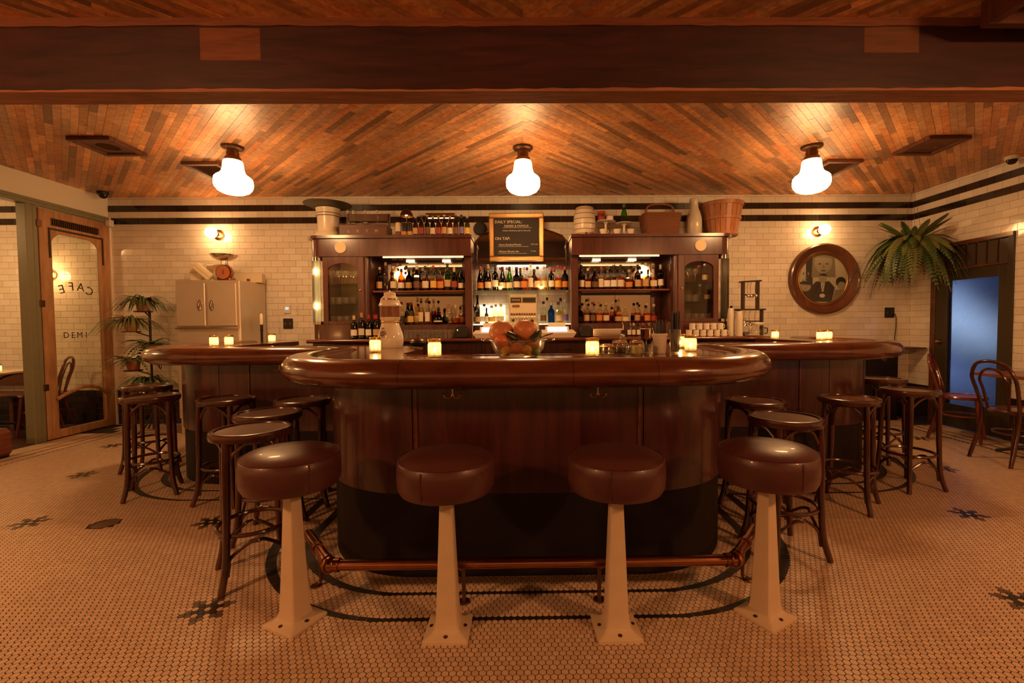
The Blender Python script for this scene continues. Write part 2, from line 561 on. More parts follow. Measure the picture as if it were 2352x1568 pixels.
for fx, fy in FLOWERS:
    c = cells[((cells - (fx, fy)) ** 2).sum(1).argmin()]
    u = np.sqrt(((cells - c) ** 2).sum(1)) / HW
    kind[(np.abs(u - 1) < .05) | (np.abs(u - 1.732) < .05)] = 1
    kind[(np.abs(u - 2.646) < .05) | (np.abs(u - 3.464) < .05)] = 2
# small round floor drain cuts the tiles around it
DRAIN = (-2.605, 2.805, .072)
ok = np.sqrt(((cells - DRAIN[:2]) ** 2).sum(1)) > DRAIN[2] + .006
cells, kind = cells[ok], kind[ok]
size = np.array([px_size((x, y, 0), HW) for x, y in cells])
order = np.argsort(-size); single = np.zeros(len(cells), bool); single[order[:300]] = True
hexang = np.radians(30 + 60 * np.arange(6)); HX = np.stack([np.cos(hexang), np.sin(hexang)], 1)
FT = ['floor_tile', 'floor_tile_black', 'floor_tile_brown']
# one shared mesh per colour for the tiles that are objects of their own
hexmesh = {}
for k in range(3):
    mb = MB(); t = [(*(HX[i] * (HR - .0011)), 0) for i in range(6)]; b = [(*(HX[i] * HR), -.0025) for i in range(6)]
    mb.add(t + b, [tuple(range(6))] + [(i + 6, (i + 1) % 6 + 6, (i + 1) % 6, i) for i in range(6)])
    o = mb.build('hexagon_tile', FT[k]); hexmesh[k] = o.data; bpy.data.objects.remove(o)
for i in np.where(single)[0]:
    link('hexagon_tile', hexmesh[int(kind[i])], floor, (cells[i, 0], cells[i, 1], 0.0))
rest = np.where(~single)[0]
near = rest[cells[rest, 1] < 2.75]; far = rest[cells[rest, 1] >= 2.75]
V = []; FN = []; LP = []; MI = []; TN = []; base = 0
r_ = np.random.RandomState(3)
if len(near):
    c = cells[near]; n = len(near)
    top = np.concatenate([c[:, None, :] + HX[None] * (HR - .0011), np.zeros((n, 6, 1))], 2)
    bot = np.concatenate([c[:, None, :] + HX[None] * HR, np.full((n, 6, 1), -.0025)], 2)
    V.append(np.concatenate([top, bot], 1).reshape(-1, 3))
    q = np.arange(n)[:, None] * 12
    i6 = np.arange(6); sides = np.stack([i6 + 6, (i6 + 1) % 6 + 6, (i6 + 1) % 6, i6], 1).ravel()
    LP.append(np.concatenate([q + i6[None], q + sides[None]], 1).ravel())
    FN.append(np.tile([6] + [4] * 6, n)); MI.append(np.repeat(kind[near], 7)); TN.append(np.repeat(r_.rand(n), 7)); base += 12 * n
c = cells[far]; n = len(far)
V.append(np.concatenate([c[:, None, :] + HX[None] * (HR - .0003), np.full((n, 6, 1), -.0002)], 2).reshape(-1, 3))
LP.append((np.arange(n * 6) + base)); FN.append(np.full(n, 6)); MI.append(kind[far]); TN.append(r_.rand(n)); base += 6 * n
me = arrays_mesh('hexagon_tile_field', np.concatenate(V), np.concatenate(FN), np.concatenate(LP), FT, np.concatenate(MI), np.concatenate(TN))
tag(link('hexagon_tile_field', me, floor), kind='stuff')
# the black lines where they curve round the bar: small cut pieces
V = []; MI = []; TN = []
for o_ in (.145, .325):
    for s_ in SECTIONS:
        P_ = clean(s_)
        for a, b in zip(P_, P_[1:]):
            L_ = math.hypot(b[0] - a[0], b[1] - a[1]); n_ = max(1, int(L_ * 1.2 / .024))
            for i in range(n_):
                q = []
                for t_ in (i / n_, (i + .97) / n_):
                    p = [a[k] * (1 - t_) + b[k] * t_ for k in range(4)]; l_ = math.hypot(p[2], p[3]); p[2] /= l_; p[3] /= l_
                    w_ = .0105 + .017 * abs(p[2]); q.append((off(p, o_ - w_), off(p, o_ + w_), abs(p[2])))
                if max(q[0][2], q[1][2]) < .10: continue
                V.extend([(*q[0][0], .0003), (*q[0][1], .0003), (*q[1][1], .0003), (*q[1][0], .0003)]); MI.append(0); TN.append(rng.random())
n = len(MI)
me = arrays_mesh('black_line_tiles', V, [4] * n, np.arange(4 * n), ['floor_tile_black'], MI, TN)
bmx = bmesh.new(); bmx.from_mesh(me)
for f_ in bmx.faces:
    f_.normal_update()
    if f_.normal.z < 0: f_.normal_flip()
bmx.to_mesh(me); bmx.free()
tag(link('black_line_tiles', me, floor), kind='stuff')
# border of narrow tiles between black lines, along the three walls
V = []; MI = []; TN = []
def quad(x0, x1, y0, y1, m):
    V.extend([(x0, y0, -.0002), (x1, y0, -.0002), (x1, y1, -.0002), (x0, y1, -.0002)]); MI.append(m); TN.append(rng.random())
for side in ('l', 'r', 'b'):
    lim = (1.2, 5.26) if side != 'b' else (XL + .01, XR - .01)
    bands = [(.490, .478, .30, 1), (.476, .372, .052, 0), (.370, .356, .30, 1), (.354, .250, .052, 0), (.248, .236, .30, 1), (.234, .012, .14, 0)]
    for d0, d1, ln, m in bands:
        s = lim[0]
        ext = 0
        while s < lim[1]:
            e = min(s + ln - .002, lim[1])
            if side == 'l': quad(XL + d1, XL + d0, s, e, m)
            elif side == 'r': quad(XR - d0, XR - d1, s, e, m)
            elif XL + d1 < s and e < XR - d1: quad(s, e, YB - d0, YB - d1, m)
            s += ln
n = len(MI)
me = arrays_mesh('border_tiles', V, [4] * n, np.arange(4 * n), FT, MI, TN)
tag(link('border_tiles', me, floor), kind='stuff')
mb = MB(); mb.lathe([(DRAIN[2], -.003), (DRAIN[2], .003), (DRAIN[2] - .006, .003), (DRAIN[2] - .008, .0005), (0, .0005)], 28, (*DRAIN[:2], 0), 0, False)
tag(mb.build('floor_drain_cover', 'dark_bronze'), 'small round metal drain cover set in the tile floor', 'drain cover')

# ================================================================== tiled walls
ROW, TW, STRIPE = .0765, .1545, 2.7285
def tile_wall(name, label, org, ud, nd, u0, u1, z1, holes, phase, hidden, wains=.4335):
    """org: point with u=0; ud, nd: unit vectors along the wall and out of it; tiles run from u0 to u1"""
    ud, nd, org = Vector(ud), Vector(nd), Vector(org)
    W = lambda u, z, d=0: org + ud * u + nd * d + Vector((0, 0, z))
    wall = bpy.data.objects.new(name, None)
    mb = MB()
    cuts = sorted({u0, u1, *[h[0] for h in holes], *[h[1] for h in holes]})
    cuts = [c for c in cuts if u0 <= c <= u1]
    for a, b in zip(cuts, cuts[1:]):
        mid = (a + b) / 2
        zs = sorted([(h[2], h[3]) for h in holes if h[0] < mid < h[1]])
        z = 0.0; spans = []
        for h0, h1 in zs:
            if h0 > z: spans.append((z, h0))
            z = max(z, h1)
        if z < z1: spans.append((z, z1))
        for c0, c1 in spans:
            v = [W(a, c0), W(b, c0), W(b, c1), W(a, c1), W(a, c0, -.14), W(b, c0, -.14), W(b, c1, -.14), W(a, c1, -.14)]
            fs = [(0, 1, 2, 3), (5, 4, 7, 6), (4, 0, 3, 7), (1, 5, 6, 2), (3, 2, 6, 7), (4, 5, 1, 0)]
            if ud.cross(Vector((0, 0, 1))).dot(nd) < 0: fs = [tuple(reversed(f)) for f in fs]
            mb.add(v, fs)
    wall = mb.build(name, 'grout')
    tag(wall, label, None, None, 'structure')
    flip = ud.cross(Vector((0, 0, 1))).dot(nd) < 0
    tiles = []
    k0 = -int((z1 - STRIPE) / ROW) - 1
    k = k0
    while True:
        t1 = STRIPE - k * ROW; t0 = t1 - ROW; 
        if t1 <= .02: break
        par = k % 2
        u = u0 - TW + ((phase + .5 * par) % 1) * TW
        while u < u1:
            a, b = max(u, u0) + .0009, min(u + TW, u1) - .0009
            c0, c1 = max(t0, 0) + .0009, min(t1, z1) - .0009
            if c1 - c0 > .01 and b - a > .008:
                ok = True
                for h in holes:
                    if a < h[1] and b > h[0] and c0 < h[3] and c1 > h[2]:
                        m_ = (a + b) / 2; w_ = (c0 + c1) / 2
                        if h[0] - .0 < m_ < h[1] and h[2] < w_ < h[3]:
                            if a < h[0] - .01 and not a < h[0] - TW: b = h[0] - .001
                            elif b > h[1] + .01: a = h[1] + .001
                            elif c1 > h[3] + .008: c0 = h[3] + .001
                            elif c0 < h[2] - .008: c1 = h[2] - .001
                            else: ok = False
                        else:
                            if a < h[0] < b: b = h[0] - .001
                            elif a < h[1] < b: a = h[1] + .001
                            elif c0 < h[3] < c1: c0 = h[3] + .001
                            elif c0 < h[2] < c1: c1 = h[2] - .001
                if ok and b - a > .006 and c1 - c0 > .006:
                    blk = (k in (0, 2)) or (t1 <= wains)
                    tiles.append((a, b, c0, c1, 1 if blk else 0, b - a > TW - .004 and c1 - c0 > ROW - .004))
            u += TW
        k += 1
    score = []
    for i, (a, b, c0, c1, m, full) in enumerate(tiles):
        p = W((a + b) / 2, (c0 + c1) / 2)
        s = px_size(p, .1) if (full and not hidden(p)) else 0
        score.append((s, i))
    score.sort(reverse=True)
    chosen = {i for s, i in score[:300] if s > 0}
    # shared mesh for full tiles
    def tile_geo(a, b, c0, c1, o):
        ou = [(a, c0), (b, c0), (b, c1), (a, c1)]; e = .0016
        inn = [(a + e, c0 + e), (b - e, c0 + e), (b - e, c1 - e), (a + e, c1 - e)]
        j = [rng.uniform(-.00007, .00007) for _ in range(3)]
        v = [ud * (p[0] - o[0]) + Vector((0, 0, p[1] - o[1])) for p in ou]
        v += [ud * (p[0] - o[0]) + Vector((0, 0, p[1] - o[1])) + nd * (.0035 + j[0] + j[1] * (1 if q in (1, 2) else 0) + j[2] * (1 if q > 1 else 0)) for q, p in enumerate(inn)]
        f = [(4, 5, 6, 7), (0, 1, 5, 4), (1, 2, 6, 5), (2, 3, 7, 6), (3, 0, 4, 7)]
        if flip: f = [tuple(reversed(x)) for x in f]
        return v, f
    TM = ['ivory_tile', 'black_tile']
    shared = []
    for m in range(2):
        row = []
        for q in range(4):
            v, f = tile_geo(-TW / 2 + .0009, TW / 2 - .0009, -ROW / 2 + .0009, ROW / 2 - .0009, (0, 0))
            me = bpy.data.meshes.new('wall_tile'); me.from_pydata(v, [], f); me.materials.append(MAT[TM[m]]); me.update(); row.append(me)
        shared.append(row)
    V = []; LPS = []; MI = []; TN = []
    for i, (a, b, c0, c1, m, full) in enumerate(tiles):
        if i in chosen:
            link('wall_tile', shared[m][rng.randrange(4)], wall, W((a + b) / 2, (c0 + c1) / 2))
        else:
            v, f = tile_geo(a, b, c0, c1, (0, 0)); k = len(V); V += [tuple(org + q) for q in v]
            t = rng.random()
            for x in f: LPS += [k + q for q in x]; MI.append(m); TN.append(t)
    me = arrays_mesh('wall_tile_field', V, [4] * len(MI), LPS, TM, MI, TN)
    tag(link('wall_tile_field', me, wall), kind='stuff')
    return wall

def hid_back(p):
    return (-2.5 < p.x < 2.45 and p.z < 2.3) or p.z < 1.1 or (-3.95 < p.x < -3.3 and p.z < 1.78) or (3.35 < p.x < 4.26 and 1.32 < p.z < 2.2) or p.x < XL
wall_back = tile_wall('wall_back', 'ivory subway tile wall with two black stripes behind the bar', (0, YB, 0), (1, 0, 0), (0, -1, 0),
                      -8.2, XR, ZC, [], .21, hid_back)
DR = dict(y0=4.53, y1=5.43, z1=2.10)
wall_right = tile_wall('wall_right', 'ivory subway tile wall with two black stripes around the green door', (XR, 0, 0), (0, 1, 0), (-1, 0, 0),
                       2.8, YB, ZC, [(DR['y0'], DR['y1'], 0, DR['z1'])], .55, lambda p: p.z < .9)
# the parts of the room behind the photographer
mb = MB()
for y0, y1, z0, z1 in [(-.72, 2.8, 0, ZC), (Y_FRONT, -1.62, 0, ZC), (-1.62, -.72, 2.10, ZC)]:
    mb.box((XR + .07, (y0 + y1) / 2, (z0 + z1) / 2), (.14, y1 - y0, z1 - z0))
mb.build('wall_right_rear', 'cream_plaster').parent = wall_right
tag(MB().box(((XL + XR) / 2, Y_FRONT - .07, ZC / 2), (XR - XL + .3, .14, ZC)).build('wall_front', 'cream_plaster'),
    'plain cream wall behind the photographer', None, None, 'structure')
# left wall: plaster header over an opening and a glazed door
mb = MB()
mb.box((XL - .06, (2.2 + YB) / 2, (2.58 + ZC) / 2), (.12, YB - 2.2, ZC - 2.58))
mb.box((XL - .06, (Y_FRONT + 2.2) / 2, ZC / 2), (.12, 2.2 - Y_FRONT, ZC))
mb.box((XL - .04, 5.738, 1.29), (.14, .024, 2.58))
tag(mb.build('wall_left', 'cream_plaster'), 'cream plaster wall above the folding glass door', None, None, 'structure')
# steel frame of the opening
st = struct('trim_1', 'grey green painted steel post and header track of the door opening', (XL, 4.85, 0))
MB().box((XL - .035, (2.2 + 5.725) / 2, 2.545), (.11, 5.725 - 2.2, .07), 0, .004).build('header_track', 'green_paint', st, True)
MB().box((XL + .025, (2.2 + 5.725) / 2, 2.562), (.012, 5.725 - 2.2, .03)).build('track_lip', 'green_paint', st, True)
MB().box((XL - .03, 4.815, 1.255), (.10, .07, 2.51), 0, .004).build('post', 'green_paint', st, True)
MB().box((XL - .02, 4.876, 1.255), (.07, .046, 2.51), 0, .004).build('post', 'green_paint', st, True)
# the neighbouring room beyond the opening
mb = MB().box((-6.69, 1.9, -.0505), (3.1, 7.7, .1))
tag(mb.build('floor_side_room', 'brown_floor_wood'), 'dark brown floor of the room beyond the glass door', None, None, 'structure')
mb = MB(); mb.box((-8.27, 2.1, ZC / 2), (.14, 7.3, ZC)); mb.box((-6.7, -1.6, ZC / 2), (3.1, .14, ZC))
tag(mb.build('wall_side_room', 'cream_plaster'), 'plain cream walls of the neighbouring room', None, None, 'structure')
tag(MB().box((-6.7, 2.1, ZC + .05), (3.2, 7.4, .1)).build('ceiling_side_room', 'cream_plaster'), 'cream ceiling of the neighbouring room', None, None, 'structure')

# ================================================================== ceiling of reclaimed planks in chevrons
ceiling = MB().box(((XL + XR) / 2, (YB + Y_FRONT) / 2, ZC + .062), (XR - XL, YB - Y_FRONT, .1)).build('ceiling', 'beam_wood')
tag(ceiling, 'low ceiling of narrow reclaimed planks laid in chevrons', None, None, 'structure')
PW = .0475
TONES = [(1.35, 1.25, 1.05), (1.15, 1.05, .9), (1, 1, 1), (1, .9, .78), (.86, .78, .66), (.66, .6, .55), (.48, .46, .46), (1.1, .82, .62), (.92, .95, .95), (1.25, 1.1, .85)]
def clip(poly, lim):
    for ax, val, sg in ((0, lim[0], 1), (0, lim[1], -1), (1, lim[2], 1), (1, lim[3], -1)):
        out = []
        for i in range(len(poly)):
            a, b = poly[i - 1], poly[i]; da = (a[ax] - val) * sg; db = (b[ax] - val) * sg
            if (da >= 0) != (db >= 0):
                t = da / (da - db); out.append((a[0] + (b[0] - a[0]) * t, a[1] + (b[1] - a[1]) * t))
            if db >= 0: out.append(b)
        poly = out
        if len(poly) < 3: return []
    return poly
planks = []
def chevron(sx, sy, lim):
    """planks that leave the middle line towards (sx, sy)"""
    r2 = math.sqrt(.5); d = (sx * r2, sy * r2); n = (-sx * r2, sy * r2)
    org = (.01, 2.53)
    for k in range(-120, 160):
        t0, t1 = k * PW, (k + 1) * PW - .0012
        s = -9.0 + rng.random() * .8
        while s < 9:
            ln = rng.choice([.28, .4, .5, .62, .8, 1.0, 1.3])
            P = [(org[0] + d[0] * a + n[0] * b, org[1] + d[1] * a + n[1] * b) for a, b in ((s, t0), (s + ln - .0015, t0), (s + ln - .0015, t1), (s, t1))]
            s += ln
            xs = [p[0] for p in P]; ys = [p[1] for p in P]
            if max(xs) < lim[0] or min(xs) > lim[1] or max(ys) < lim[2] or min(ys) > lim[3]: continue
            c = clip(P, lim)
            if len(c) >= 3:
                ar = abs(sum(c[i - 1][0] * c[i][1] - c[i][0] * c[i - 1][1] for i in range(len(c)))) / 2
                if ar > 1e-5: planks.append((c, ar))
chevron(-1, 1, (XL, .01, BEAM_Y1 - .02, YB)); chevron(1, 1, (.01, XR, BEAM_Y1 - .02, YB))
chevron(-1, -1, (XL, .01, 1.4, BEAM_Y0 + .02)); chevron(1, -1, (.01, XR, 1.4, BEAM_Y0 + .02))
rank = []
for i, (c, ar) in enumerate(planks):
    cx = sum(p[0] for p in c) / len(c); cy = sum(p[1] for p in c) / len(c)
    s = px_size((cx, cy, ZC), 1.0)
    if BEAM_Y0 - .1 < cy < 2.75: s *= .3
    rank.append((s * s * ar / max(cy, .3), i))
rank.sort(reverse=True)
solo = {i for s, i in rank[:300]}
V = []; FN = []; LPS = []; CL = []; MI = []
for i, (c, ar) in enumerate(planks):
    z = ZC - rng.uniform(0, .0022); t = TONES[rng.randrange(len(TONES))]; q = rng.uniform(.8, 1.12); t = (t[0] * q, t[1] * q, t[2] * q, 1)
    n = len(c); a2 = sum(c[k - 1][0] * c[k][1] - c[k][0] * c[k - 1][1] for k in range(n))
    if a2 > 0: c = c[::-1]
    if i in solo:
        cx = sum(p[0] for p in c) / n; cy = sum(p[1] for p in c) / n
        v = [(p[0] - cx, p[1] - cy, 0) for p in c] + [(p[0] - cx, p[1] - cy, .012) for p in c]
        f = [tuple(range(n))] + [((k + 1) % n, k, k + n, (k + 1) % n + n) for k in range(n)]
        me = bpy.data.meshes.new('ceiling_plank'); me.from_pydata(v, [], f); me.materials.append(MAT['plank_wood']); me.update()
        at = me.attributes.new('tone', 'FLOAT_COLOR', 'FACE')
        at.data.foreach_set('color', list(t) * len(f))
        link('ceiling_plank', me, ceiling, (cx, cy, z))
    else:
        k0 = len(V); V += [(p[0], p[1], z) for p in c] + [(p[0], p[1], ZC + .012) for p in c]
        FN.append(n); LPS += [k0 + k for k in range(n)]; CL.append(t)
        for k in range(n):
            FN.append(4); LPS += [k0 + (k + 1) % n, k0 + k, k0 + k + n, k0 + (k + 1) % n + n]; CL.append(t)
me = arrays_mesh('ceiling_plank_field', V, FN, LPS, ['plank_wood'], [0] * len(FN), None, CL)
tag(link('ceiling_plank_field', me, ceiling), kind='stuff')
# ceiling beam: a dark painted face, raw edges, the lower one lightened for floor bounce, two lighter repaired patches
bm = struct('trim_2', 'heavy dark wooden ceiling beam with worn lighter upper edge, underside lightened for bounce light', (0, (BEAM_Y0 + BEAM_Y1) / 2, BEAM_Z))
MB().box((0, (BEAM_Y0 + BEAM_Y1) / 2, (BEAM_Z + .012 + 2.79) / 2), (10.6, BEAM_Y1 - BEAM_Y0 - .006, 2.79 - BEAM_Z - .012)).build('beam_body', 'beam_wood', bm, True)
def ragged(z0, z1, y, name, up, mat='beam_edge'):
    """strip with a slightly uneven edge"""
    mb = MB(); n = 130; x0, x1 = -5.3, 5.3; top = []; bot = []
    for i in range(n + 1):
        x = x0 + (x1 - x0) * i / n; j = rng.uniform(-.0035, .0035) + .003 * math.sin(x * 3)
        a, b = (z0 + (j if not up else 0), z1 + (j if up else 0)); bot.append((x, a)); top.append((x, b))
    for i in range(n):
        v = [(bot[i][0], y, bot[i][1]), (bot[i + 1][0], y, bot[i + 1][1]), (top[i + 1][0], y, top[i + 1][1]), (top[i][0], y, top[i][1])]
        v += [(p[0], BEAM_Y1, p[2]) for p in v]
        mb.add(v, [(0, 1, 2, 3), (5, 4, 7, 6), (4, 5, 1, 0), (3, 2, 6, 7)])
    return mb.build(name, mat, bm, True)
ragged(2.788, ZC, BEAM_Y0 - .008, 'raw_upper_edge', False)
ragged(BEAM_Z, BEAM_Z + .014, BEAM_Y0 - .001, 'raw_edge_bounce_lit', True, 'raw_wood_bounce_lit')
MB().box((-1.53, BEAM_Y0 + .0075, 2.70), (.32, .012, .17), 0, .003).build('repair_patch', 'beam_edge', bm, True)
wood('patch_brown', (.20, .075, .03), (.12, .045, .02), .6, (1.5, 12, 12), 3, 0, .4, 0, True)
MB().box((1.98, BEAM_Y0 + .0075, 2.72), (.30, .012, .14), 0, .003).build('repair_patch', 'patch_brown', bm, True)

# ================================================================== doors
plain('fret_dark', (.035, .02, .012), .6)
plain('window_letter', (.03, .018, .012), .6)
d1 = struct('door_1', 'old stripped wood folding door with one big glass pane and arched bow handle', (XL, 5.32, 0))
X0d, X1d = XL - .028, XL + .018
def dbox(y0, y1, z0, z1, name, mat, x0=X0d, x1=X1d, bev=.003, parent=d1):
    return MB().box(((x0 + x1) / 2, (y0 + y1) / 2, (z0 + z1) / 2), (x1 - x0, y1 - y0, z1 - z0), 0, bev).build(name, mat, parent, True)
dbox(4.91, 5.035, .012, 2.50, 'stile', 'old_door_wood'); dbox(5.605, 5.722, .012, 2.50, 'stile', 'old_door_wood')
dbox(5.035, 5.605, 2.415, 2.50, 'top_rail', 'old_door_wood'); dbox(5.035, 5.605, .012, .095, 'bottom_rail', 'old_door_wood')
dbox(5.035, 5.605, 2.255, 2.335, 'lock_rail', 'old_door_wood')
fp = dbox(5.035, 5.605, 2.335, 2.415, 'fret_panel', 'fret_dark', XL - .012, XL - .002, 0)
for i in range(24):
    y = 5.05 + i * .0232
    MB().box((XL + .004, y, 2.375), (.008, .008, .07)).build('fret_bar', 'dark_bronze', fp, True)
for y0, y1, z0, z1 in [(5.0, 5.64, 2.285, 2.305), (5.0, 5.018, 1.98, 2.285), (5.622, 5.64, 1.98, 2.285)]:
    dbox(y0, y1, z0, z1, 'dark_moulding', 'fret_dark', XL + .016, XL + .026, 0)
for s, y in ((1, 5.035), (-1, 5.605)):
    P = [(y, 2.255)] + [(y + s * (.13 - .13 * math.sin(a)), 2.255 - .12 + .12 * math.cos(a)) for a in [PI / 2 * i / 8 for i in range(8, -1, -1)]]
    M = Matrix(((0, 0, 1, 0), (1, 0, 0, 0), (0, 1, 0, 0), (0, 0, 0, 1)))
    MB().prism([(y, 2.255), (y + s * .14, 2.255)] + [(y + s * .14 * (1 - math.sin(PI / 2 * i / 8)), 2.255 - .13 * (1 - math.cos(PI / 2 * i / 8))) for i in range(1, 9)], XL - .02, XL + .012, 0, M).build('corner_bracket', 'old_door_wood', d1, True)
gl = MB().box((XL - .006, 5.32, 1.175), (.006, .575, 2.165)).build('glass_pane', 'pane_glass', d1, True)
MB().tube(bez([(XL + .03, 5.01, .44), (XL + .062, 5.1, .495), (XL + .07, 5.29, .545), (XL + .062, 5.47, .50), (XL + .03, 5.6, .42)], 8), [.016] * 33, 10, 0, flat=1.3).build('bow_handle', 'old_door_wood', d1, True)
for z in (.58, 1.48, 2.33):
    dbox(4.885, 4.935, z - .035, z + .035, 'hinge', 'dark_bronze', XL + .012, XL + .026, .003)
# lettering on the glass, read from the other side
for i, ch in enumerate('CAFE'):
    t = (i - 1.5) / 1.5; yc = 5.30 - t * .165; zc = 1.70 - .045 * t * t; a = -t * .28
    M = Matrix.Translation((XL + .002, yc, zc)) @ Matrix(((0, 0, -1, 0), (-1, 0, 0, 0), (0, 1, 0, 0), (0, 0, 0, 1))) @ Matrix.Rotation(a, 4, 'Z') @ Matrix.Translation((0, -.05, 0))
    text_mesh(ch, .135, 'letter', 'window_letter', gl, Matrix.Translation((-XL, -5.32, 0)) @ M, .0005, 'CENTER')
for i, ch in enumerate('DEMI'):
    M = Matrix.Translation((XL + .002, 5.165 + i * .078, 1.105)) @ Matrix(((0, 0, 1, 0), (1, 0, 0, 0), (0, 1, 0, 0), (0, 0, 0, 1)))
    text_mesh(ch, .095, 'letter', 'window_letter', gl, Matrix.Translation((-XL, -5.32, 0)) @ M, .0005, 'CENTER')

# green door with frosted glass on the right, and its twin behind the photographer
def frosted(name):
    m = bpy.data.materials.new(name); m.use_nodes = True; MAT[name] = m
    nt = m.node_tree; nt.nodes.clear(); N = nt.nodes.new; L = nt.links.new
    out = N('ShaderNodeOutputMaterial'); mix = N('ShaderNodeMixShader'); mix.inputs[0].default_value = .07
    rf = N('ShaderNodeBsdfRefraction'); rf.inputs['IOR'].default_value = 1.06; rf.inputs['Roughness'].default_value = .42
    rf.inputs[0].default_value = (.86, .90, .96, 1)
    gl_ = N('ShaderNodeBsdfGlossy'); gl_.inputs['Roughness'].default_value = .22
    g = N('ShaderNodeNewGeometry'); mp = N('ShaderNodeMapping'); mp.inputs['Rotation'].default_value = (math.radians(40), 0, 0)
    wv = N('ShaderNodeTexWave'); wv.inputs['Scale'].default_value = 26; wv.bands_direction = 'Z'; wv.inputs['Distortion'].default_value = .6
    no = N('ShaderNodeTexNoise'); no.inputs['Scale'].default_value = 28
    L(g.outputs['Position'], mp.inputs[0]); L(mp.outputs[0], wv.inputs['Vector']); L(g.outputs['Position'], no.inputs['Vector'])
    ad = N('ShaderNodeMath'); ad.operation = 'ADD'; L(wv.outputs['Fac'], ad.inputs[0]); L(no.outputs[0], ad.inputs[1])
    bp = N('ShaderNodeBump'); bp.inputs['Strength'].default_value = .5; bp.inputs['Distance'].default_value = .006
    L(ad.outputs[0], bp.inputs['Height']); L(bp.outputs[0], rf.inputs['Normal']); L(bp.outputs[0], gl_.inputs['Normal'])
    L(rf.outputs[0], mix.inputs[1]); L(gl_.outputs[0], mix.inputs[2]); L(mix.outputs[0], out.inputs[0])
frosted('frosted_glass')
def green_door(name, label, y0):
    d = struct(name, label, (XR, y0 + .45, 0))
    B = lambda a, b, z0, z1, nm, mat, x0=XR - .012, x1=XR + .05, bev=.003: MB().box(((x0 + x1) / 2, y0 + (a + b) / 2, (z0 + z1) / 2), (x1 - x0, b - a, z1 - z0), 0, bev).build(nm, mat, d, True)
    B(-.012, .05, .0, 2.1, 'jamb', 'dark_green_door', XR - .02, XR + .07); B(.85, .912, 0, 2.1, 'jamb', 'walnut_frame', XR - .02, XR + .07)
    B(-.01, .91, 2.07, 2.115, 'head', 'walnut_frame', XR - .03, XR + .07)
    B(.05, .135, .01, 1.80, 'stile', 'dark_green_door'); B(.70, .85, .01, 1.80, 'stile', 'dark_green_door')
    B(.135, .70, 1.685, 1.80, 'top_rail', 'dark_green_door'); B(.135, .70, .01, .27, 'bottom_rail', 'dark_green_door')
    B(.135, .70, .27, 1.685, 'glass_pane', 'frosted_glass', XR + .012, XR + .018, 0)
    B(.05, .85, 1.80, 1.825, 'transom_bar', 'walnut_frame', XR - .025, XR + .06)
    for i in range(7):
        a = .055 + i * .1136
        B(a, a + .105, 1.822, 2.08, 'transom_pane', 'transom_glass', XR + .01, XR + .02, .002)
        if i: B(a - .008, a, 1.83, 2.065, 'muntin', 'dark_bronze', XR, XR + .025, 0)
    MB().lathe([(.0, 0), (.026, 0), (.03, .02), (.02, .045), (.0, .05)], 16, (XR - .012, y0 + .775, .98), 0, True, Matrix.Rotation(-PI / 2, 4, 'Y')).build('door_knob', 'brass', d, True)
    return d
m_, nt_, b_ = new_mat('transom_glass'); sset(b_, base=(.09, .07, .055), rough=.18, coat=.6)
green_door('door_2', 'dark green door with tall frosted wire glass lit blue from the street', DR['y0'])
green_door('door_3', 'second dark green frosted glass door behind the photographer', -1.62)
# the street outside: pavement, a dark house front opposite and cool glowing panels added to light the frosted glass
plain('street_dark', (.05, .055, .065), .8)
glow('added_street_glow', (.62, .80, 1.0), .45)
mb = MB(); mb.box((8.0, 1.5, -.1), (6.0, 14, .1))
tag(mb.build('floor_street', 'street_dark'), 'dark pavement outside the frosted doors', None, None, 'structure')
ho = thing('house_across_the_street', 'dark house front with added cool glowing panels beyond the frosted glass', 'building', (10.2, 3, -.05))
MB().box((10.4, 3, 3.0), (.4, 15, 6.2)).build('facade', 'street_dark', ho, True)
for y in (10.6, -1.2): MB().box((10.18, y, 1.25), (.05, 1.5, .9)).build('added_glow_panel', 'added_street_glow', ho, True)

# ================================================================== lamps
def school_lamp(name, label, loc, glowmat, group):
    t = thing(name, label, 'ceiling lamp', loc, 0, group)
    MB().lathe([(0, 0), (.088, 0), (.092, -.008), (.085, -.02), (.06, -.028), (.048, -.034)], 28).build('canopy', 'dark_bronze', t)
    MB().lathe([(.047, -.034), (.045, -.05), (.052, -.055), (.05, -.09), (.064, -.098), (.068, -.125), (.072, -.135), (.0, -.135)], 28).build('neck', 'dark_bronze', t)
    for i in range(3):
        a = 2.1 * i + .6
        MB().lathe([(0, 0), (.007, .002), (.008, .007), (.005, .012), (0, .013)], 8, (.075 * math.cos(a), .075 * math.sin(a), -.033)).build('screw', 'brass', t)
    g = [(.074, -.128), (.08, -.14), (.083, -.165), (.087, -.20), (.096, -.23), (.112, -.25), (.138, -.268), (.152, -.285), (.155, -.31), (.154, -.345), (.148, -.365), (.125, -.395), (.09, -.413), (.05, -.421), (0, -.424)]
    MB().lathe(g[8:], 36, cap=False).build('globe', glowmat, t)
    MB().lathe(g[:9], 36, cap=False).build('globe_neck', glowmat.replace('_glow', '_neck_glow'), t)
    return t
LG = 'schoolhouse lamps on the plank ceiling'
school_lamp('schoolhouse_lamp', 'lit white glass schoolhouse lamp in front of the metal fridge', (-2.595, 4.165, ZC), 'globe_glow', LG)
school_lamp('schoolhouse_lamp', 'lit white glass schoolhouse lamp in front of the chalkboard', (.009, 4.2, ZC), 'globe_glow', LG)
school_lamp('schoolhouse_lamp', 'lit white glass schoolhouse lamp in front of the round picture', (2.659, 4.2, ZC), 'globe_glow', LG)
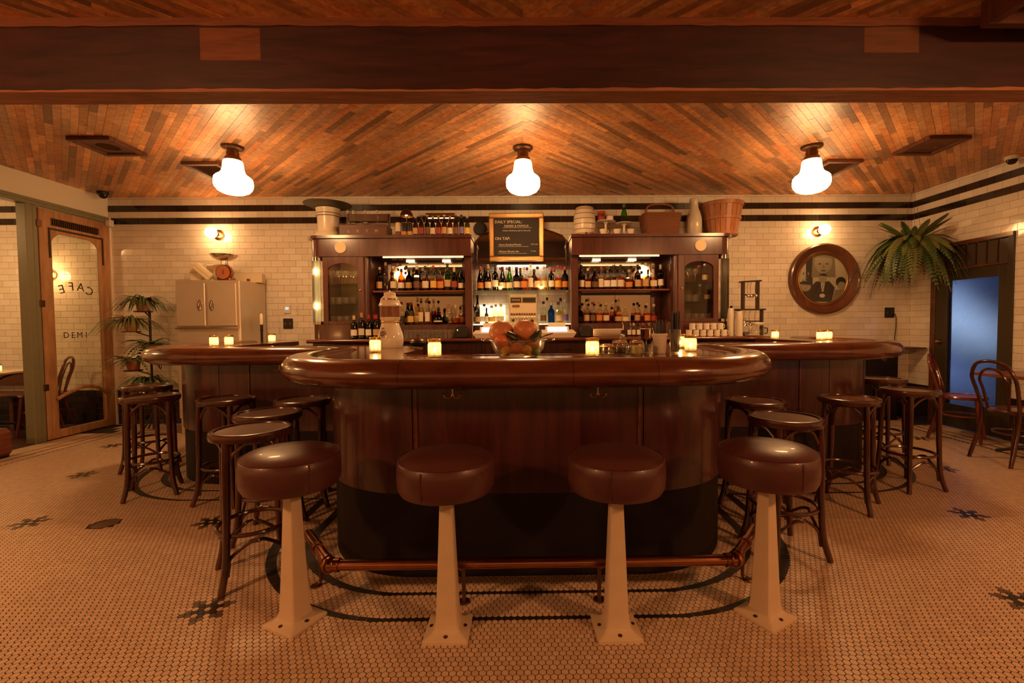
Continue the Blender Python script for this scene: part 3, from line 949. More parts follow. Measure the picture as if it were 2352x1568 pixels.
for x, q in ((-3.1, 'near the wall opening'), (3.1, 'near the rear frosted door')):
    school_lamp('schoolhouse_lamp', 'lit white glass schoolhouse lamp behind the photographer ' + q, (x, -.4, ZC), 'front_globe_glow', LG)

def wall_sconce(label, x, z):
    t = thing('wall_sconce', label, 'wall lamp', (x, YB - .004, z), 0, 'bare globe sconces on the tile wall')
    R = Matrix.Rotation(PI / 2, 4, 'X')
    MB().lathe([(0, 0), (.062, 0), (.066, .006), (.064, .014), (.05, .02), (.03, .03), (.0, .03)], 24, (0, 0, 0), 0, True, R).build('backplate', 'brass', t)
    MB().lathe([(.026, .0), (.026, .05), (.02, .055), (0, .055)], 16, (0, -.02, 0), 0, True, R).build('socket', 'brass', t)
    MB().lathe([(0, 0), (.022, .006), (.03, .02), (.058, .055), (.066, .085), (.058, .117), (.032, .143), (0, .15)], 24, (0, -.06, 0), 0, True, R).build('globe_bulb', 'sconce_glow', t)
wall_sconce('lit round wall sconce above the kitchen scale', -3.78, 2.36)
wall_sconce('lit round wall sconce above the round framed picture', 3.72, 2.36)
wall_sconce('lit round wall sconce seen through the old glass door', -5.86, 1.88)
wall_sconce('lit round wall sconce added out of view to brighten the side room', -7.3, 1.88)  # extra sconce out of view, added to brighten the side room
school_lamp('schoolhouse_lamp', 'lit white glass schoolhouse lamp added unseen to brighten the side room', (-6.7, 4.0, ZC), 'globe_glow', LG)  # unseen lamp, put in for more light in the side room

# ceiling vents in wooden frames
def vent(name, label, cx, cy, w, d, slats, z=ZC, th=.03, oval=False):
    t = thing(name, label, 'vent', (cx, cy, z - .004), 0, 'wood framed ceiling vents')
    f = .05
    for x, y, a, b in ((0, -d / 2 + f / 2, w, f), (0, d / 2 - f / 2, w, f), (-w / 2 + f / 2, 0, f, d - 2 * f), (w / 2 - f / 2, 0, f, d - 2 * f)):
        MB().box((x, y, -th / 2), (a, b, th), 0, .005).build('frame', 'crate_wood', t)
    MB().box((0, 0, -.004), (w - 2 * f, d - 2 * f, .008)).build('duct', 'kick_black', t)
    if oval:
        mb = MB(); n = 28; ro = (w / 2 - f, d / 2 - f)
        for i in range(n):
            a, b = 2 * PI * i / n, 2 * PI * (i + 1) / n
            def rect(q):
                c, s_ = math.cos(q), math.sin(q); k = min(ro[0] / max(abs(c), 1e-6), ro[1] / max(abs(s_), 1e-6)); return (c * k, s_ * k)
            p0, p1 = rect(a), rect(b); q0 = (.085 * math.cos(a), .085 * math.sin(a)); q1 = (.085 * math.cos(b), .085 * math.sin(b))
            mb.add([(*p0, -.016), (*p1, -.016), (*q1, -.016), (*q0, -.016), (*q0, -.004), (*q1, -.004)], [(3, 2, 1, 0), (4, 5, 2, 3)])
        mb.build('oval_board', 'crate_wood', t)
    n = slats
    for i in range(n):
        y = -d / 2 + f + (d - 2 * f) * (i + .5) / n
        ln = w - 2 * f if not oval else .15
        if oval and abs(y) > .07: continue
        MB().box((0, y, -.012), (ln, .006, .012), 0, 0, 0, Matrix.Rotation(.5, 4, 'X')).build('slat', 'dark_bronze', t)
    return t
vent('ceiling_vent', 'wood framed ceiling vent with small oval grille near the plaster header', -3.65, 4.11, .37, .39, 12, oval=True)
vent('ceiling_vent', 'wood framed ceiling vent with small oval grille near the right tile wall', 3.72, 4.16, .38, .40, 12, oval=True)
vent('ceiling_vent', 'wood framed slatted ceiling vent just behind the lamp over the metal fridge', -3.14, 4.75, .36, .48, 9)
vent('ceiling_vent', 'wood framed slatted ceiling vent just behind the lamp by the round picture', 3.20, 4.74, .36, .46, 9)
vent('ceiling_vent', 'deep dark wooden vent box hung in front of the ceiling beam', 2.66, 2.06, .66, .56, 14, ZC, .13)

# small devices on ceiling and walls
def dome(label, loc, base, r=.055):
    t = thing('dome_camera', label, 'camera', loc, 0)
    MB().lathe([(0, 0), (r, 0), (r * 1.05, -.008), (r, -.028), (r * .82, -.034)], 24).build('housing', base, t)
    MB().lathe([(r * .8, -.032), (r * .72, -.055), (r * .4, -.075), (0, -.08)], 24).build('dome', 'camera_dome', t)
m_, nt_, b_ = new_mat('camera_dome'); sset(b_, base=(.02, .015, .012), rough=.08)
dome('black dome camera on the ceiling at the plaster header corner', (-4.97, 5.50, ZC - .004), 'black_plastic')
dome('white and black dome camera on the ceiling by the right tile wall', (4.80, 4.46, ZC - .004), 'white_plastic')
t = thing('alarm_sensor', 'small white sensor box on the wall corner beside the glass door', 'sensor', (-5.085, 5.70, 2.50))
MB().box((0, 0, 0), (.07, .06, .085), 0, .008).build('case', 'white_plastic', t)
MB().box((.005, -.032, -.012), (.04, .006, .03), 0, .002).build('lens', 'cream_plaster', t)

# ================================================================== the bar
bar = thing('serpentine_bar', 'long dark mahogany bar with a curved bulging front and thick rounded rail', 'bar', (BX, 3.2, 0))
def strip(path, prof, closed=True, gap=0.0):
    """sweep a profile of (offset, z) along a path section"""
    mb = MB(); P = clean(path); n = len(prof)
    vs = []
    for i, p in enumerate(P):
        tx, ty = -p[3], p[2]
        e = 0
        if gap and i in (0, len(P) - 1):
            q = P[1] if i == 0 else P[-2]; dx, dy = q[0] - p[0], q[1] - p[1]; L_ = math.hypot(dx, dy); p = (p[0] + dx / L_ * gap, p[1] + dy / L_ * gap, p[2], p[3])
        vs += [(*off(p, o), z) for o, z in prof]
    fs = []
    m = n if closed else n - 1
    for i in range(len(P) - 1):
        for k in range(m):
            fs.append((i * n + k, i * n + (k + 1) % n, (i + 1) * n + (k + 1) % n, (i + 1) * n + k))
    mb.add(vs, fs, 0, True)
    if closed:
        k0 = (len(P) - 1) * n
        mb.add([vs[k] for k in range(n)], [tuple(reversed(range(n)))]); mb.add([vs[k0 + k] for k in range(n)], [tuple(range(n))])
    # outward faces
    bmx = bmesh.new(); me = bpy.data.meshes.new('x'); me.from_pydata(mb.v, [], mb.f); bmx.from_mesh(me); bmesh.ops.recalc_face_normals(bmx, faces=bmx.faces)
    mb.f = [tuple(v.index for v in f.verts) for f in bmx.faces]; bmx.free(); bpy.data.meshes.remove(me)
    return mb
RAILP = [(.085, 1.046), (.105, 1.056), (.135, 1.064), (.17, 1.067), (.205, 1.062), (.236, 1.046), (.255, 1.022), (.262, .998), (.256, .972), (.238, .951), (.21, .939), (.17, .934), (.10, .938), (.085, .96)]
PARTS = [SECTIONS[0] + SECTIONS[1], SECTIONS[2] + SECTIONS[3] + SECTIONS[4], SECTIONS[5], SECTIONS[6], SECTIONS[7], SECTIONS[8], SECTIONS[9] + SECTIONS[10] + SECTIONS[11], SECTIONS[12] + SECTIONS[13]]
for s in PARTS:
    strip(s, RAILP, True, .0008).build('rail_section', 'bar_rail', bar, True, angle=50)
PANELS = PARTS[:3] + [PARTS[3] + PARTS[4]] + PARTS[5:]
for s in PANELS:
    strip(s, [(.0, .409), (.014, .409), (.014, .945), (.0, .945)], True, .0022).build('front_panel', 'bar_wood', bar, True, angle=30)
strip(FULL, [(-.02, .0), (.004, .0), (.004, .407), (-.02, .407)], True).build('kick_panel', 'kick_black', bar, True, angle=30)
strip(FULL, [(-.36, 1.018), (.10, 1.018), (.10, BAR_Z), (-.36, BAR_Z)], True).build('bar_top', 'bar_top', bar, True, angle=30)
strip(FULL, [(-.372, 1.005), (-.355, 1.005), (-.355, 1.050), (-.372, 1.050)], True).build('inner_lip', 'bar_rail', bar, True, angle=30)
strip(FULL, [(-.30, .0), (-.28, .0), (-.28, 1.0), (-.30, 1.0)], True).build('inner_panel', 'bar_wood', bar, True, angle=30)
strip(FULL, [(-.28, .94), (.08, .94), (.08, 1.016), (-.28, 1.016)], True).build('sub_top', 'bar_wood', bar, True, angle=30)
for p in (HALF[0][0], mir(HALF[0][0])):
    MB().box((p[0] - p[2] * .11, p[1] + .012, .5), (.44, .02, 1.0), 0, .003).build('end_panel', 'bar_wood', bar, True)
for x in (-.512, .549):
    MB().box((x, 2.143, .677), (.014, .01, .53), 0, .002).build('joint_batten', 'bar_rail', bar, True)
for x, y in ((-2.10, 3.483), (2.14, 3.483)):
    MB().box((x, y, .677), (.014, .01, .53), 0, .002).build('joint_batten', 'bar_rail', bar, True)
def hook(p, d):
    x, y = off(p, d); a = math.atan2(p[3], p[2]) + PI / 2
    mb = MB(); c, s_ = math.cos(a), math.sin(a)
    W = lambda u, z, o=0: (x + c * u + p[2] * o, y + s_ * u + p[3] * o, z)
    mb.tube([W(0, .938), W(0, .90)], .004, 8)
    for q in (-1, 1):
        mb.tube(bez([W(0, .905), W(q * .008, .893), W(q * .022, .889, .004), W(q * .034, .897, .010), W(q * .036, .908, .014)], 5), [.0042] * 20 + [.003], 8)
        mb.lathe([(0, -.006), (.006, 0), (0, .006)], 8, W(q * .036, .909, .014))
    mb.build('bag_hook', 'brass', bar, True)
for p in [(-.318, 2.16, 0, -1), (.331, 2.16, 0, -1), (-1.08, 2.80, -1, 0), (1.12, 2.80, 1, 0), (-1.80, 3.5, 0, -1), (1.72, 3.5, 0, -1),
          (-2.33 - .55 * .8, 4.05 - .55 * .6, -.8, -.6), (2.37 + .55 * .9, 4.05 - .55 * .436, .9, -.436), (-2.88, 4.7, -1, 0)]:
    hook(p, .14)

# brass foot rail round the middle of the bar
fr = thing('foot_rail', 'copper toned pipe foot rail along the curved front of the bar', 'foot rail', (BX, 1.95, 0))
FZ = .172
Rr = Matrix.Rotation(PI / 2, 4, 'Y')
MB().tube([(-.83, 1.955, FZ), (.90, 1.955, FZ)], .0235, 16).build('pipe', 'copper', fr, True)
for s, xe in ((-1, -.855), (1, .925)):
    mb = MB()
    mb.lathe([(0, -.036), (.018, -.031), (.031, -.018), (.036, 0), (.031, .018), (.018, .031), (0, .036)], 20, (xe, 1.958, FZ)); mb.build('ball_elbow', 'copper', fr, True)
    e = (xe + s * .235, 2.26, FZ)
    MB().tube([(xe + s * .02, 1.985, FZ), e], .0235, 16).build('pipe', 'copper', fr, True)
    for t_ in (.12, .5):
        a = Vector((xe, 1.958, FZ)); b = Vector(e); c = a.lerp(b, t_); d = (b - a).normalized() * .014
        MB().tube([c - d, c + d], .029, 16).build('collar', 'copper', fr, True)
    MB().tube([(xe - s * .045, 1.955, FZ), (xe - s * .02, 1.957, FZ)], .029, 16).build('collar', 'copper', fr, True)
    MB().tube(bez([(xe + s * .11, 2.10, FZ - .02), (xe + s * .10, 2.09, .08), (xe + s * .105, 2.10, .02), (xe + s * .125, 2.09, .008)], 5), .008, 8).build('bracket', 'dark_bronze', fr, True)
    MB().lathe([(0, 0), (.024, 0), (.022, .006), (0, .008)], 14, (xe + s * .125, 2.09, 0)).build('bracket_foot', 'dark_bronze', fr, True)
for x in (-.27, .325):
    MB().tube([(x, 1.955, FZ - .018), (x, 1.955, .004)], .009, 10).build('bracket', 'dark_bronze', fr, True)
    MB().lathe([(0, 0), (.028, 0), (.026, .006), (0, .008)], 14, (x, 1.955, 0)).build('bracket_foot', 'dark_bronze', fr, True)
    MB().tube([(x - .016, 1.955, FZ), (x + .016, 1.955, FZ)], .028, 16).build('collar', 'copper', fr, True)

# ================================================================== pedestal stools
def pedestal_stool(label, x, y, rz):
    t = thing('pedestal_stool', label, 'bar stool', (x, y, 0), rz, 'round leather pedestal stools at the front of the bar')
    b = .087
    mb = MB()
    # square cast column flaring into its base plate: stacked square sections
    secs = [(b, 0, .006), (b, .010, .006), (b - .004, .014, .01), (.062, .020, .012), (.050, .032, .013), (.0445, .055, .012), (.042, .09, .011), (.0335, .30, .009), (.026, .505, .008), (.0245, .565, .007)]
    vs = []; n = 16
    for h, z, r in secs:
        for q in range(4):
            for k in range(4):
                a = PI / 2 * q + PI / 2 * k / 3
                cx = (h - r) * (1 if q in (0, 3) else -1); cy = (h - r) * (1 if q in (0, 1) else -1)
                vs.append((cx + r * math.cos(a), cy + r * math.sin(a), z))
    fs = [tuple(reversed(range(n)))]
    for i in range(len(secs) - 1):
        for k in range(n): fs.append((i * n + k, i * n + (k + 1) % n, (i + 1) * n + (k + 1) % n, (i + 1) * n + k))
    mb.add(vs, fs, 0, True); mb.build('column', 'cream_enamel', t, angle=28)
    for sx, sy in ((1, 1), (1, -1), (-1, 1), (-1, -1)):
        MB().lathe([(.009, 0), (.009, .006), (.004, .009), (0, .009)], 8, (sx * .0, sy * .066, .014) if sx > 0 else (sy * .066, 0, .014)).build('bolt', 'dark_bronze', t)
    MB().lathe([(0, .556), (.06, .556), (.06, .566), (0, .566)], 16).build('swivel_plate', 'dark_bronze', t)
    R = .19
    prof = [(0, .566), (R - .03, .566), (R - .012, .572), (R - .003, .59), (R, .62), (R - .001, .66), (R - .004, .688), (R - .009, .694)]
    seat = MB().lathe(prof + [(R - .012, .696), (0, .696)], 40).build('seat_band', 'brown_leather', t)
    MB().lathe([(0, .694), (R - .012, .694), (R - .012, .698), (R - .03, .709), (.1, .720), (.05, .7225), (0, .723)], 40).build('seat_top', 'brown_leather', t)
    mb = MB(); mb.tube([((R - .009) * math.cos(a), (R - .009) * math.sin(a), .6965) for a in [2 * PI * i / 40 for i in range(40)]], .0035, 6, closed=True)
    mb.build('piping', 'brown_leather', seat)
    for a in (-1.9, 1.2):
        MB().tube([((R + .0005) * math.cos(a), (R + .0005) * math.sin(a), z) for z in (.58, .62, .66, .69)], .0018, 5).build('side_seam', 'brown_leather', seat)
pedestal_stool('round brown leather stool on a cream pedestal turned beside the slim wooden stools', -.95, 1.842, math.radians(65))
pedestal_stool('round brown leather stool on a cream pedestal below the fruit bowl', -.308, 1.772, 0)
pedestal_stool('round brown leather stool on a cream pedestal below the garnish jars', .36, 1.765, math.radians(2))
pedestal_stool('round brown leather stool on a turned cream pedestal by the straw glass end', .995, 1.835, math.radians(30))

# ================================================================== bentwood stools
def bentwood_stool(name, label, x, y, rz, group):
    t = thing(name, label, 'bar stool', (x, y, 0), rz, group)
    R = .178; H = .72
    MB().lathe([(R - .03, H - .038), (R, H - .036), (R + .003, H - .02), (R, H - .004), (R - .006, H), (R - .022, H), (R - .026, H - .005), (R - .026, H - .035)], 36).build('seat_ring', 'bentwood', t)
    MB().lathe([(0, H - .03), (R - .026, H - .03), (R - .026, H - .007), (.06, H - .009), (0, H - .009)], 36).build('seat_panel', 'seat_ply', t)
    for k in range(4):
        a = PI / 4 + PI / 2 * k; c, s_ = math.cos(a), math.sin(a)
        P = lambda r, z: (c * r, s_ * r, z)
        MB().tube(bez([P(.158, H - .03), P(.163, .55), P(.168, .30), P(.18, .12), P(.212, .0)], 6), [.017] * 12 + [.0155] * 12 + [.014], 10).build('leg', 'bentwood', t)
        a2 = a + PI / 2; c2, s2 = math.cos(a2), math.sin(a2); am = a + PI / 4; cm, sm = math.cos(am), math.sin(am)
        # upper arch between two legs
        U = [(c * .150, s_ * .150, H - .22), (c * .142 + cm * .012, s_ * .142 + sm * .012, H - .12), (cm * .155 + (c - cm) * .06, sm * .155 + (s_ - sm) * .06, H - .05), (cm * .163, sm * .163, H - .042),
             (cm * .155 + (c2 - cm) * .06, sm * .155 + (s2 - sm) * .06, H - .05), (c2 * .142 + cm * .012, s2 * .142 + sm * .012, H - .12), (c2 * .150, s2 * .150, H - .22)]
        MB().tube(bez(U, 5), .0085, 7).build('arch_brace', 'bentwood', t)
        U = [(c * .170, s_ * .170, .07), (c * .155 + cm * .004, s_ * .155 + sm * .004, .145), (cm * .14 + (c - cm) * .05, sm * .14 + (s_ - sm) * .05, .205), (cm * .142, sm * .142, .215),
             (cm * .14 + (c2 - cm) * .05, sm * .14 + (s2 - sm) * .05, .205), (c2 * .155 + cm * .004, s2 * .155 + sm * .004, .145), (c2 * .170, s2 * .170, .07)]
        MB().tube(bez(U, 5), .0085, 7).build('lower_brace', 'bentwood', t)
    MB().tube([(.156 * math.cos(2 * PI * i / 36), .156 * math.sin(2 * PI * i / 36), .255) for i in range(36)], .0105, 8, closed=True).build('foot_ring', 'bentwood', t)
    return t
BS = [('dark bentwood bar stool at the outer left corner of the bar by the plants', -3.239, 3.937, .2),
      ('dark bentwood bar stool facing the rounded left corner of the bar', -2.73, 3.335, .55),
      ('dark bentwood bar stool at the straight left front of the bar', -2.081, 3.186, -.1),
      ('dark bentwood bar stool in the left inner corner of the bar', -1.517, 3.116, .35),
      ('dark bentwood bar stool behind the one next to the turned pedestal stool', -1.488, 2.644, .15),
      ('dark bentwood bar stool standing right beside the turned pedestal stool', -1.333, 2.221, .62),
      ('dark bentwood bar stool in the right inner corner of the bar', 1.496, 2.906, .3),
      ('dark bentwood bar stool just behind the pedestal stool at the end of the foot rail', 1.382, 2.376, .1),
      ('dark bentwood bar stool at the straight right front of the bar', 2.155, 2.974, .78),
      ('dark bentwood bar stool at the outer right corner of the bar near the ledge', 3.159, 3.962, .4),
      ('dark bentwood bar stool standing free off the rounded right corner of the bar', 2.842, 3.299, .12)]
st0 = None
for lb, x, y, a in BS:
    if st0 is None: st0 = bentwood_stool('bentwood_stool', lb, x, y, a, 'bentwood bar stools around the bar')
    else: dup(st0, (x, y, 0), a, lb)

# ================================================================== back counter
CZ = 1.07
bc = thing('back_counter', 'long dark wooden back counter under the bottle shelves', 'counter', (.15, 5.35, 0))
MB().box((.175, 5.345, CZ - .016), (5.05, .78, .032), 0, .008).build('worktop', 'shelf_wood', bc, True)
MB().tube([(-2.35, 4.957, CZ - .02), (2.7, 4.957, CZ - .02)], .02, 10).build('front_nosing', 'bar_rail', bc, True)
MB().box((.175, 5.38, .52), (5.0, .68, 1.036)).build('cabinet_body', 'back_bar_wood', bc, True)
for i in range(8):
    x = -2.02 + i * .63
    dr = MB().box((x, 5.03, .93), (.58, .02, .15), 0, .004).build('drawer', 'back_bar_wood', bc, True)
    MB().box((x, 5.012, .935), (.09, .012, .014), 0, .003).build('drawer_pull', 'chrome', dr, True)

# ================================================================== back bar cabinets
m = bpy.data.materials.new('rod_glass'); m.use_nodes = True; MAT['rod_glass'] = m
nt = m.node_tree; nt.nodes.clear(); N = nt.nodes.new; L = nt.links.new
o_ = N('ShaderNodeOutputMaterial'); mx1 = N('ShaderNodeMixShader'); mx2 = N('ShaderNodeMixShader')
tl = N('ShaderNodeBsdfTranslucent'); tl.inputs[0].default_value = (.85, .83, .74, 1)
tp = N('ShaderNodeBsdfTransparent'); tp.inputs[0].default_value = (.82, .84, .78, 1)
gg = N('ShaderNodeBsdfGlossy'); gg.inputs['Roughness'].default_value = .08
mx1.inputs[0].default_value = .55; L(tl.outputs[0], mx1.inputs[1]); L(tp.outputs[0], mx1.inputs[2])
ff = N('ShaderNodeFresnel'); L(ff.outputs[0], mx2.inputs[0]); L(mx1.outputs[0], mx2.inputs[1]); L(gg.outputs[0], mx2.inputs[2]); L(mx2.outputs[0], o_.inputs[0])
glow('column_bulb', WARM2, LV['column'] * 4)

plain('medallion_cream', (.78, .56, .30), .5)
glow('column_core_glow', (1, .60, .22), 1.0)
glow('cabinet_dim', WARM, 12)
plain('cabinet_lining', (.26, .17, .10), .4)
plain('column_back', (.60, .52, .38), .35)
CC = -.015                                  # middle of the back bar
def cabinet(s, label, lit):
    t = thing('back_bar_cabinet', label, 'cabinet', (CC + s * 1.5, 5.4, CZ), 0, 'back bar cabinets either side of the chalkboard')
    X = lambda u: CC + s * u
    def B(u0, u1, y0, y1, z0, z1, nm, mat, bev=.003, par=t):
        return MB().box((X((u0 + u1) / 2), (y0 + y1) / 2, (z0 + z1) / 2), (abs(u1 - u0), y1 - y0, z1 - z0), 0, bev).build(nm, mat, par, True)
    def plan(u0, u1, y0, y1, r):
        P = [(X(u0), y1), (X(u0), y0)] + [(X(u1 - r + r * math.sin(a)), y0 + r - r * math.cos(a)) for a in [PI / 2 * i / 8 for i in range(9)]] + [(X(u1), y1)]
        return P
    MB().prism(plan(.575, 2.415, 5.20, 5.735, .13), 2.004, 2.205, smooth=True).build('header', 'back_bar_wood', t, True, angle=30)
    MB().prism(plan(.565, 2.445, 5.172, 5.735, .15), 2.205, 2.238, smooth=True).build('cornice', 'back_bar_wood', t, True, angle=30)
    md = MB().lathe([(0, 0), (.054, 0), (.054, .004), (0, .005)], 28, (X(2.045), 5.199, 2.105), 0, True, Matrix.Rotation(PI / 2, 4, 'X')).build('medallion', 'medallion_cream', t, True)
    MB().lathe([(.052, 0), (.066, 0), (.064, .008), (.056, .008), (.052, .003)], 28, (X(2.045), 5.199, 2.105), 0, True, Matrix.Rotation(PI / 2, 4, 'X'), cap=False).build('medallion_ring', 'stoneware', md, True)
    MB().prism(plan(1.66, 2.405, 5.215, 5.735, .10), CZ, 1.236, smooth=True).build('plinth', 'back_bar_wood', t, True, angle=30)
    # corner column of glass rods
    for z0, z1 in ((1.236, 1.268), (1.96, 2.004)):
        MB().lathe([(.058, z0), (.058, z1), (0, z1)], 24, (X(2.345), 5.272, 0)).build('column_cap', 'chrome', t, True)
    MB().lathe([(.028, 1.268), (.028, 1.96)], 16, (X(2.35), 5.278, 0)).build('column_core', 'column_core_glow' if lit else 'column_back', t, True)
    for k in range(9):
        a = -PI / 2 + s * (-.95 + k * .30)
        MB().lathe([(0, 1.268), (.0085, 1.268), (.0085, 1.96), (0, 1.96)], 10, (X(2.345) + .050 * math.cos(a), 5.272 + .050 * math.sin(a), 0)).build('glass_rod', 'rod_glass', t, True)
    if lit:
        for z in (1.45, 1.84):
            MB().lathe([(0, -.035), (.012, -.025), (.014, .0), (.012, .025), (0, .035)], 14, (X(2.345) - .004, 5.241, z)).build('column_bulb', 'column_bulb', t, True)
    # glazed door with an arched head
    u0, u1, g0, g1 = 1.80, 2.262, 1.868, 2.205
    yd0, yd1 = 5.212, 5.236
    d = B(u0, g0, yd0, yd1, 1.236, 2.004, 'door', 'back_bar_wood')
    B(g1, u1, yd0, yd1, 1.236, 2.004, 'door_stile', 'back_bar_wood', par=d); B(g0, g1, yd0, yd1, 1.236, 1.275, 'door_rail', 'back_bar_wood', par=d)
    M = Matrix(((1, 0, 0, 0), (0, 0, 1, 0), (0, 1, 0, 0), (0, 0, 0, 1)))
    um = (g0 + g1) / 2; hw = (g1 - g0) / 2
    arcp = [(X(um + hw * math.cos(a)), 1.845 + .085 * math.sin(a)) for a in [PI * i / 16 for i in range(17)]]
    MB().prism([(X(g1), 2.004), (X(g1), 1.845)] + arcp[1:-1] + [(X(g0), 1.845), (X(g0), 2.004)], yd0, yd1, 0, M).build('arched_head', 'back_bar_wood', d, True)
    B(g0 - .004, g1 + .004, 5.236, 5.240, 1.27, 1.945, 'door_glass', 'pane_glass', 0, d)
    MB().lathe([(0, 0), (.008, 0), (.009, .014), (.0, .018)], 12, (X(1.835), 5.212, 1.62), 0, True, Matrix.Rotation(PI / 2, 4, 'X')).build('door_knob', 'brass', d, True)
    B(1.80, 1.82, 5.24, 5.70, 1.236, 2.004, 'side', 'back_bar_wood'); B(2.245, 2.262, 5.24, 5.70, 1.236, 2.004, 'side', 'back_bar_wood')
    B(1.82, 2.245, 5.69, 5.71, 1.236, 2.004, 'cabinet_back', 'cabinet_lining', 0)
    for z in (1.465, 1.695): B(1.825, 2.243, 5.26, 5.68, z, z + .006, 'glass_shelf', 'shelf_glass', 0)
    MB().box((X(2.03), 5.30, 1.985), (.22, .02, .012)).build('inner_light', 'cabinet_glow' if lit else 'cabinet_dim', t, True)
    # rounded pillar that steps back to the open shelves
    P = [(X(1.80), 5.70), (X(1.80), 5.214)] + [(X(1.80 - .075 * math.sin(a)), 5.214 + .12 * (1 - math.cos(a))) for a in [PI / 2 * i / 10 for i in range(1, 11)]] + [(X(1.725), 5.70)]
    MB().prism(P, CZ, 2.004, smooth=True).build('rounded_pillar', 'back_bar_wood', t, True, angle=30)
    B(.575, .655, 5.27, 5.73, CZ, 2.004, 'inner_post', 'back_bar_wood'); B(.566, .575, 5.262, 5.30, CZ, 2.004, 'chrome_edge', 'chrome', .001)
    # open shelves in front of mirrors
    B(.655, 1.725, 5.665, 5.73, CZ, 2.004, 'back_board', 'back_bar_wood')
    for a, b in ((.735, 1.155), (1.160, 1.60)):
        B(a, b, 5.655, 5.665, 1.665, 1.985, 'mirror_pane', 'mirror', 0); B(a, b, 5.655, 5.665, 1.25, 1.575, 'mirror_pane', 'mirror', 0)
    B(.655, .73, 5.64, 5.665, 1.23, 2.004, 'mirror_frame', 'shelf_wood'); B(1.602, 1.725, 5.64, 5.665, 1.23, 2.004, 'mirror_frame', 'shelf_wood')
    MB().box((X(1.19), 5.47, 1.608), (1.06, .36, .026), 0, .005).build('shelf', 'shelf_wood', t, True)
    MB().tube([(X(.66), 5.295, 1.609), (X(1.72), 5.295, 1.609)], .014, 10).build('shelf_nosing', 'shelf_wood', t, True)
    B(.655, 1.725, 5.40, 5.66, CZ + .001, 1.226, 'step_riser', 'back_bar_wood')
    MB().box((X(1.125), 5.245, 1.996), (.92, .014, .009), 0, .002).build('strip_light', 'strip_glow', t, True)
    for u in (.92, 1.36): MB().box((X(u), 5.61, 1.996), (.10, .035, .01), 0, .003).build('down_light', 'back_glow', t, True)
    return t
cab_l = cabinet(-1, 'dark wood back bar cabinet with a lit glass rod corner column', True)
cab_r = cabinet(1, 'dark wood back bar cabinet with an unlit glass rod corner column', False)

# middle of the back bar: mirror with a peaked top, glass shelf, lit base boxes
t = thing('back_bar_mirror', 'peaked wood framed mirror hanging behind the chalkboard', 'mirror', (CC, 5.62, 1.97))
pts = [(-.57, 1.97), (.57, 1.97), (.57, 2.24), (.52, 2.30), (.40, 2.345), (.22, 2.40), (.10, 2.46), (0, 2.49), (-.10, 2.46), (-.22, 2.40), (-.40, 2.345), (-.52, 2.30), (-.57, 2.24)]
pts = [(x * .965, z) for x, z in pts]
M = Matrix(((1, 0, 0, 0), (0, 0, 1, 0), (0, 1, 0, 0), (0, 0, 0, 1)))
MB().prism([(CC + x, z) for x, z in pts], 5.60, 5.61, 0, M).build('mirror_glass', 'mirror', t, True)
MB().tube([(CC + x, 5.60, z) for x, z in pts], .011, 8, closed=True).build('mirror_frame', 'back_bar_wood', t, True)
MB().prism([(CC + x * .99, z) for x, z in pts], 5.612, 5.63, 0, M).build('backing', 'back_bar_wood', t, True)
t = thing('glass_shelf', 'thick green edged glass shelf carrying the middle row of bottles', 'shelf', (CC, 5.45, 1.6))
MB().box((CC, 5.455, 1.612), (1.12, .34, .014), 0, .002).build('shelf_pane', 'shelf_glass', t, True)
for x in (-.545, .515):
    for y in (5.35, 5.56): MB().box((x, y, 1.602), (.03, .014, .008)).build('shelf_pin', 'chrome', t, True)
glow('tube_glow', (1, .74, .52), 7)
glow('step_glow', (1, .72, .40), 1.15)
t = thing('tube_lamp', 'pale tube lamp glowing under the peaked mirror', 'lamp', (CC, 5.68, 1.93))
MB().tube([(CC - .3, 5.67, 1.945), (CC + .3, 5.67, 1.945)], .011, 10).build('tube', 'tube_glow', t, True)
MB().box((CC, 5.70, 1.955), (.64, .04, .02), 0, .004).build('tray', 'chrome', t, True)
for x0, x1, nm in ((-.585, -.225, 'left'), (.195, .555, 'right')):
    t = thing('lit_bottle_step', 'glowing white bottle step %s the old cash register' % ('between the shelf post and' if x0 < 0 else 'on the tablet till side of'), 'display step', ((x0 + x1) / 2, 5.55, CZ))
    MB().box(((x0 + x1) / 2, 5.56, (CZ + 1.215) / 2), (x1 - x0, .28, 1.215 - CZ), 0, .003).build('step_box', 'back_bar_wood', t, True)
    MB().box(((x0 + x1) / 2, 5.56, 1.221), (x1 - x0, .28, .012), 0, .002).build('lit_top', 'step_glow', t, True)
    if x0 < 0: MB().box(((x0 + x1) / 2, 5.69, 1.345), (x1 - x0, .012, .24), 0, .002).build('lit_back', 'step_glow', t, True)

# ================================================================== bottles
GL = dict(clear=(.95, .95, .90), green=(.20, .50, .10), darkgreen=(.055, .12, .03), olive=(.30, .34, .06), brown=(.24, .075, .018), black=(.03, .018, .012), blue=(.03, .22, .55), pale=(.88, .90, .78))
for k, c in GL.items(): glass('bottle_' + k, c, 1.0, .03)
LQ = dict(amber=(.86, .40, .08), whisky=(.72, .24, .05), orange=(.92, .28, .05), red=(.75, .05, .04), straw=(.93, .78, .42), rose=(.85, .40, .22), dark=(.16, .04, .015), honey=(.90, .52, .14), water=(.96, .95, .90))
for k, c in LQ.items(): glass('liquid_' + k, c, .15, .05)
for k, c in dict(cream=(.72, .62, .45), tan=(.55, .36, .17), white=(.80, .75, .66), black=(.03, .025, .02), orange=(.62, .22, .05), red=(.33, .035, .025), yellow=(.72, .46, .08), gold=(.55, .33, .10), purple=(.20, .14, .34), brown=(.16, .07, .035)).items():
    plain('print_' + k, c, .55, .12, 90)
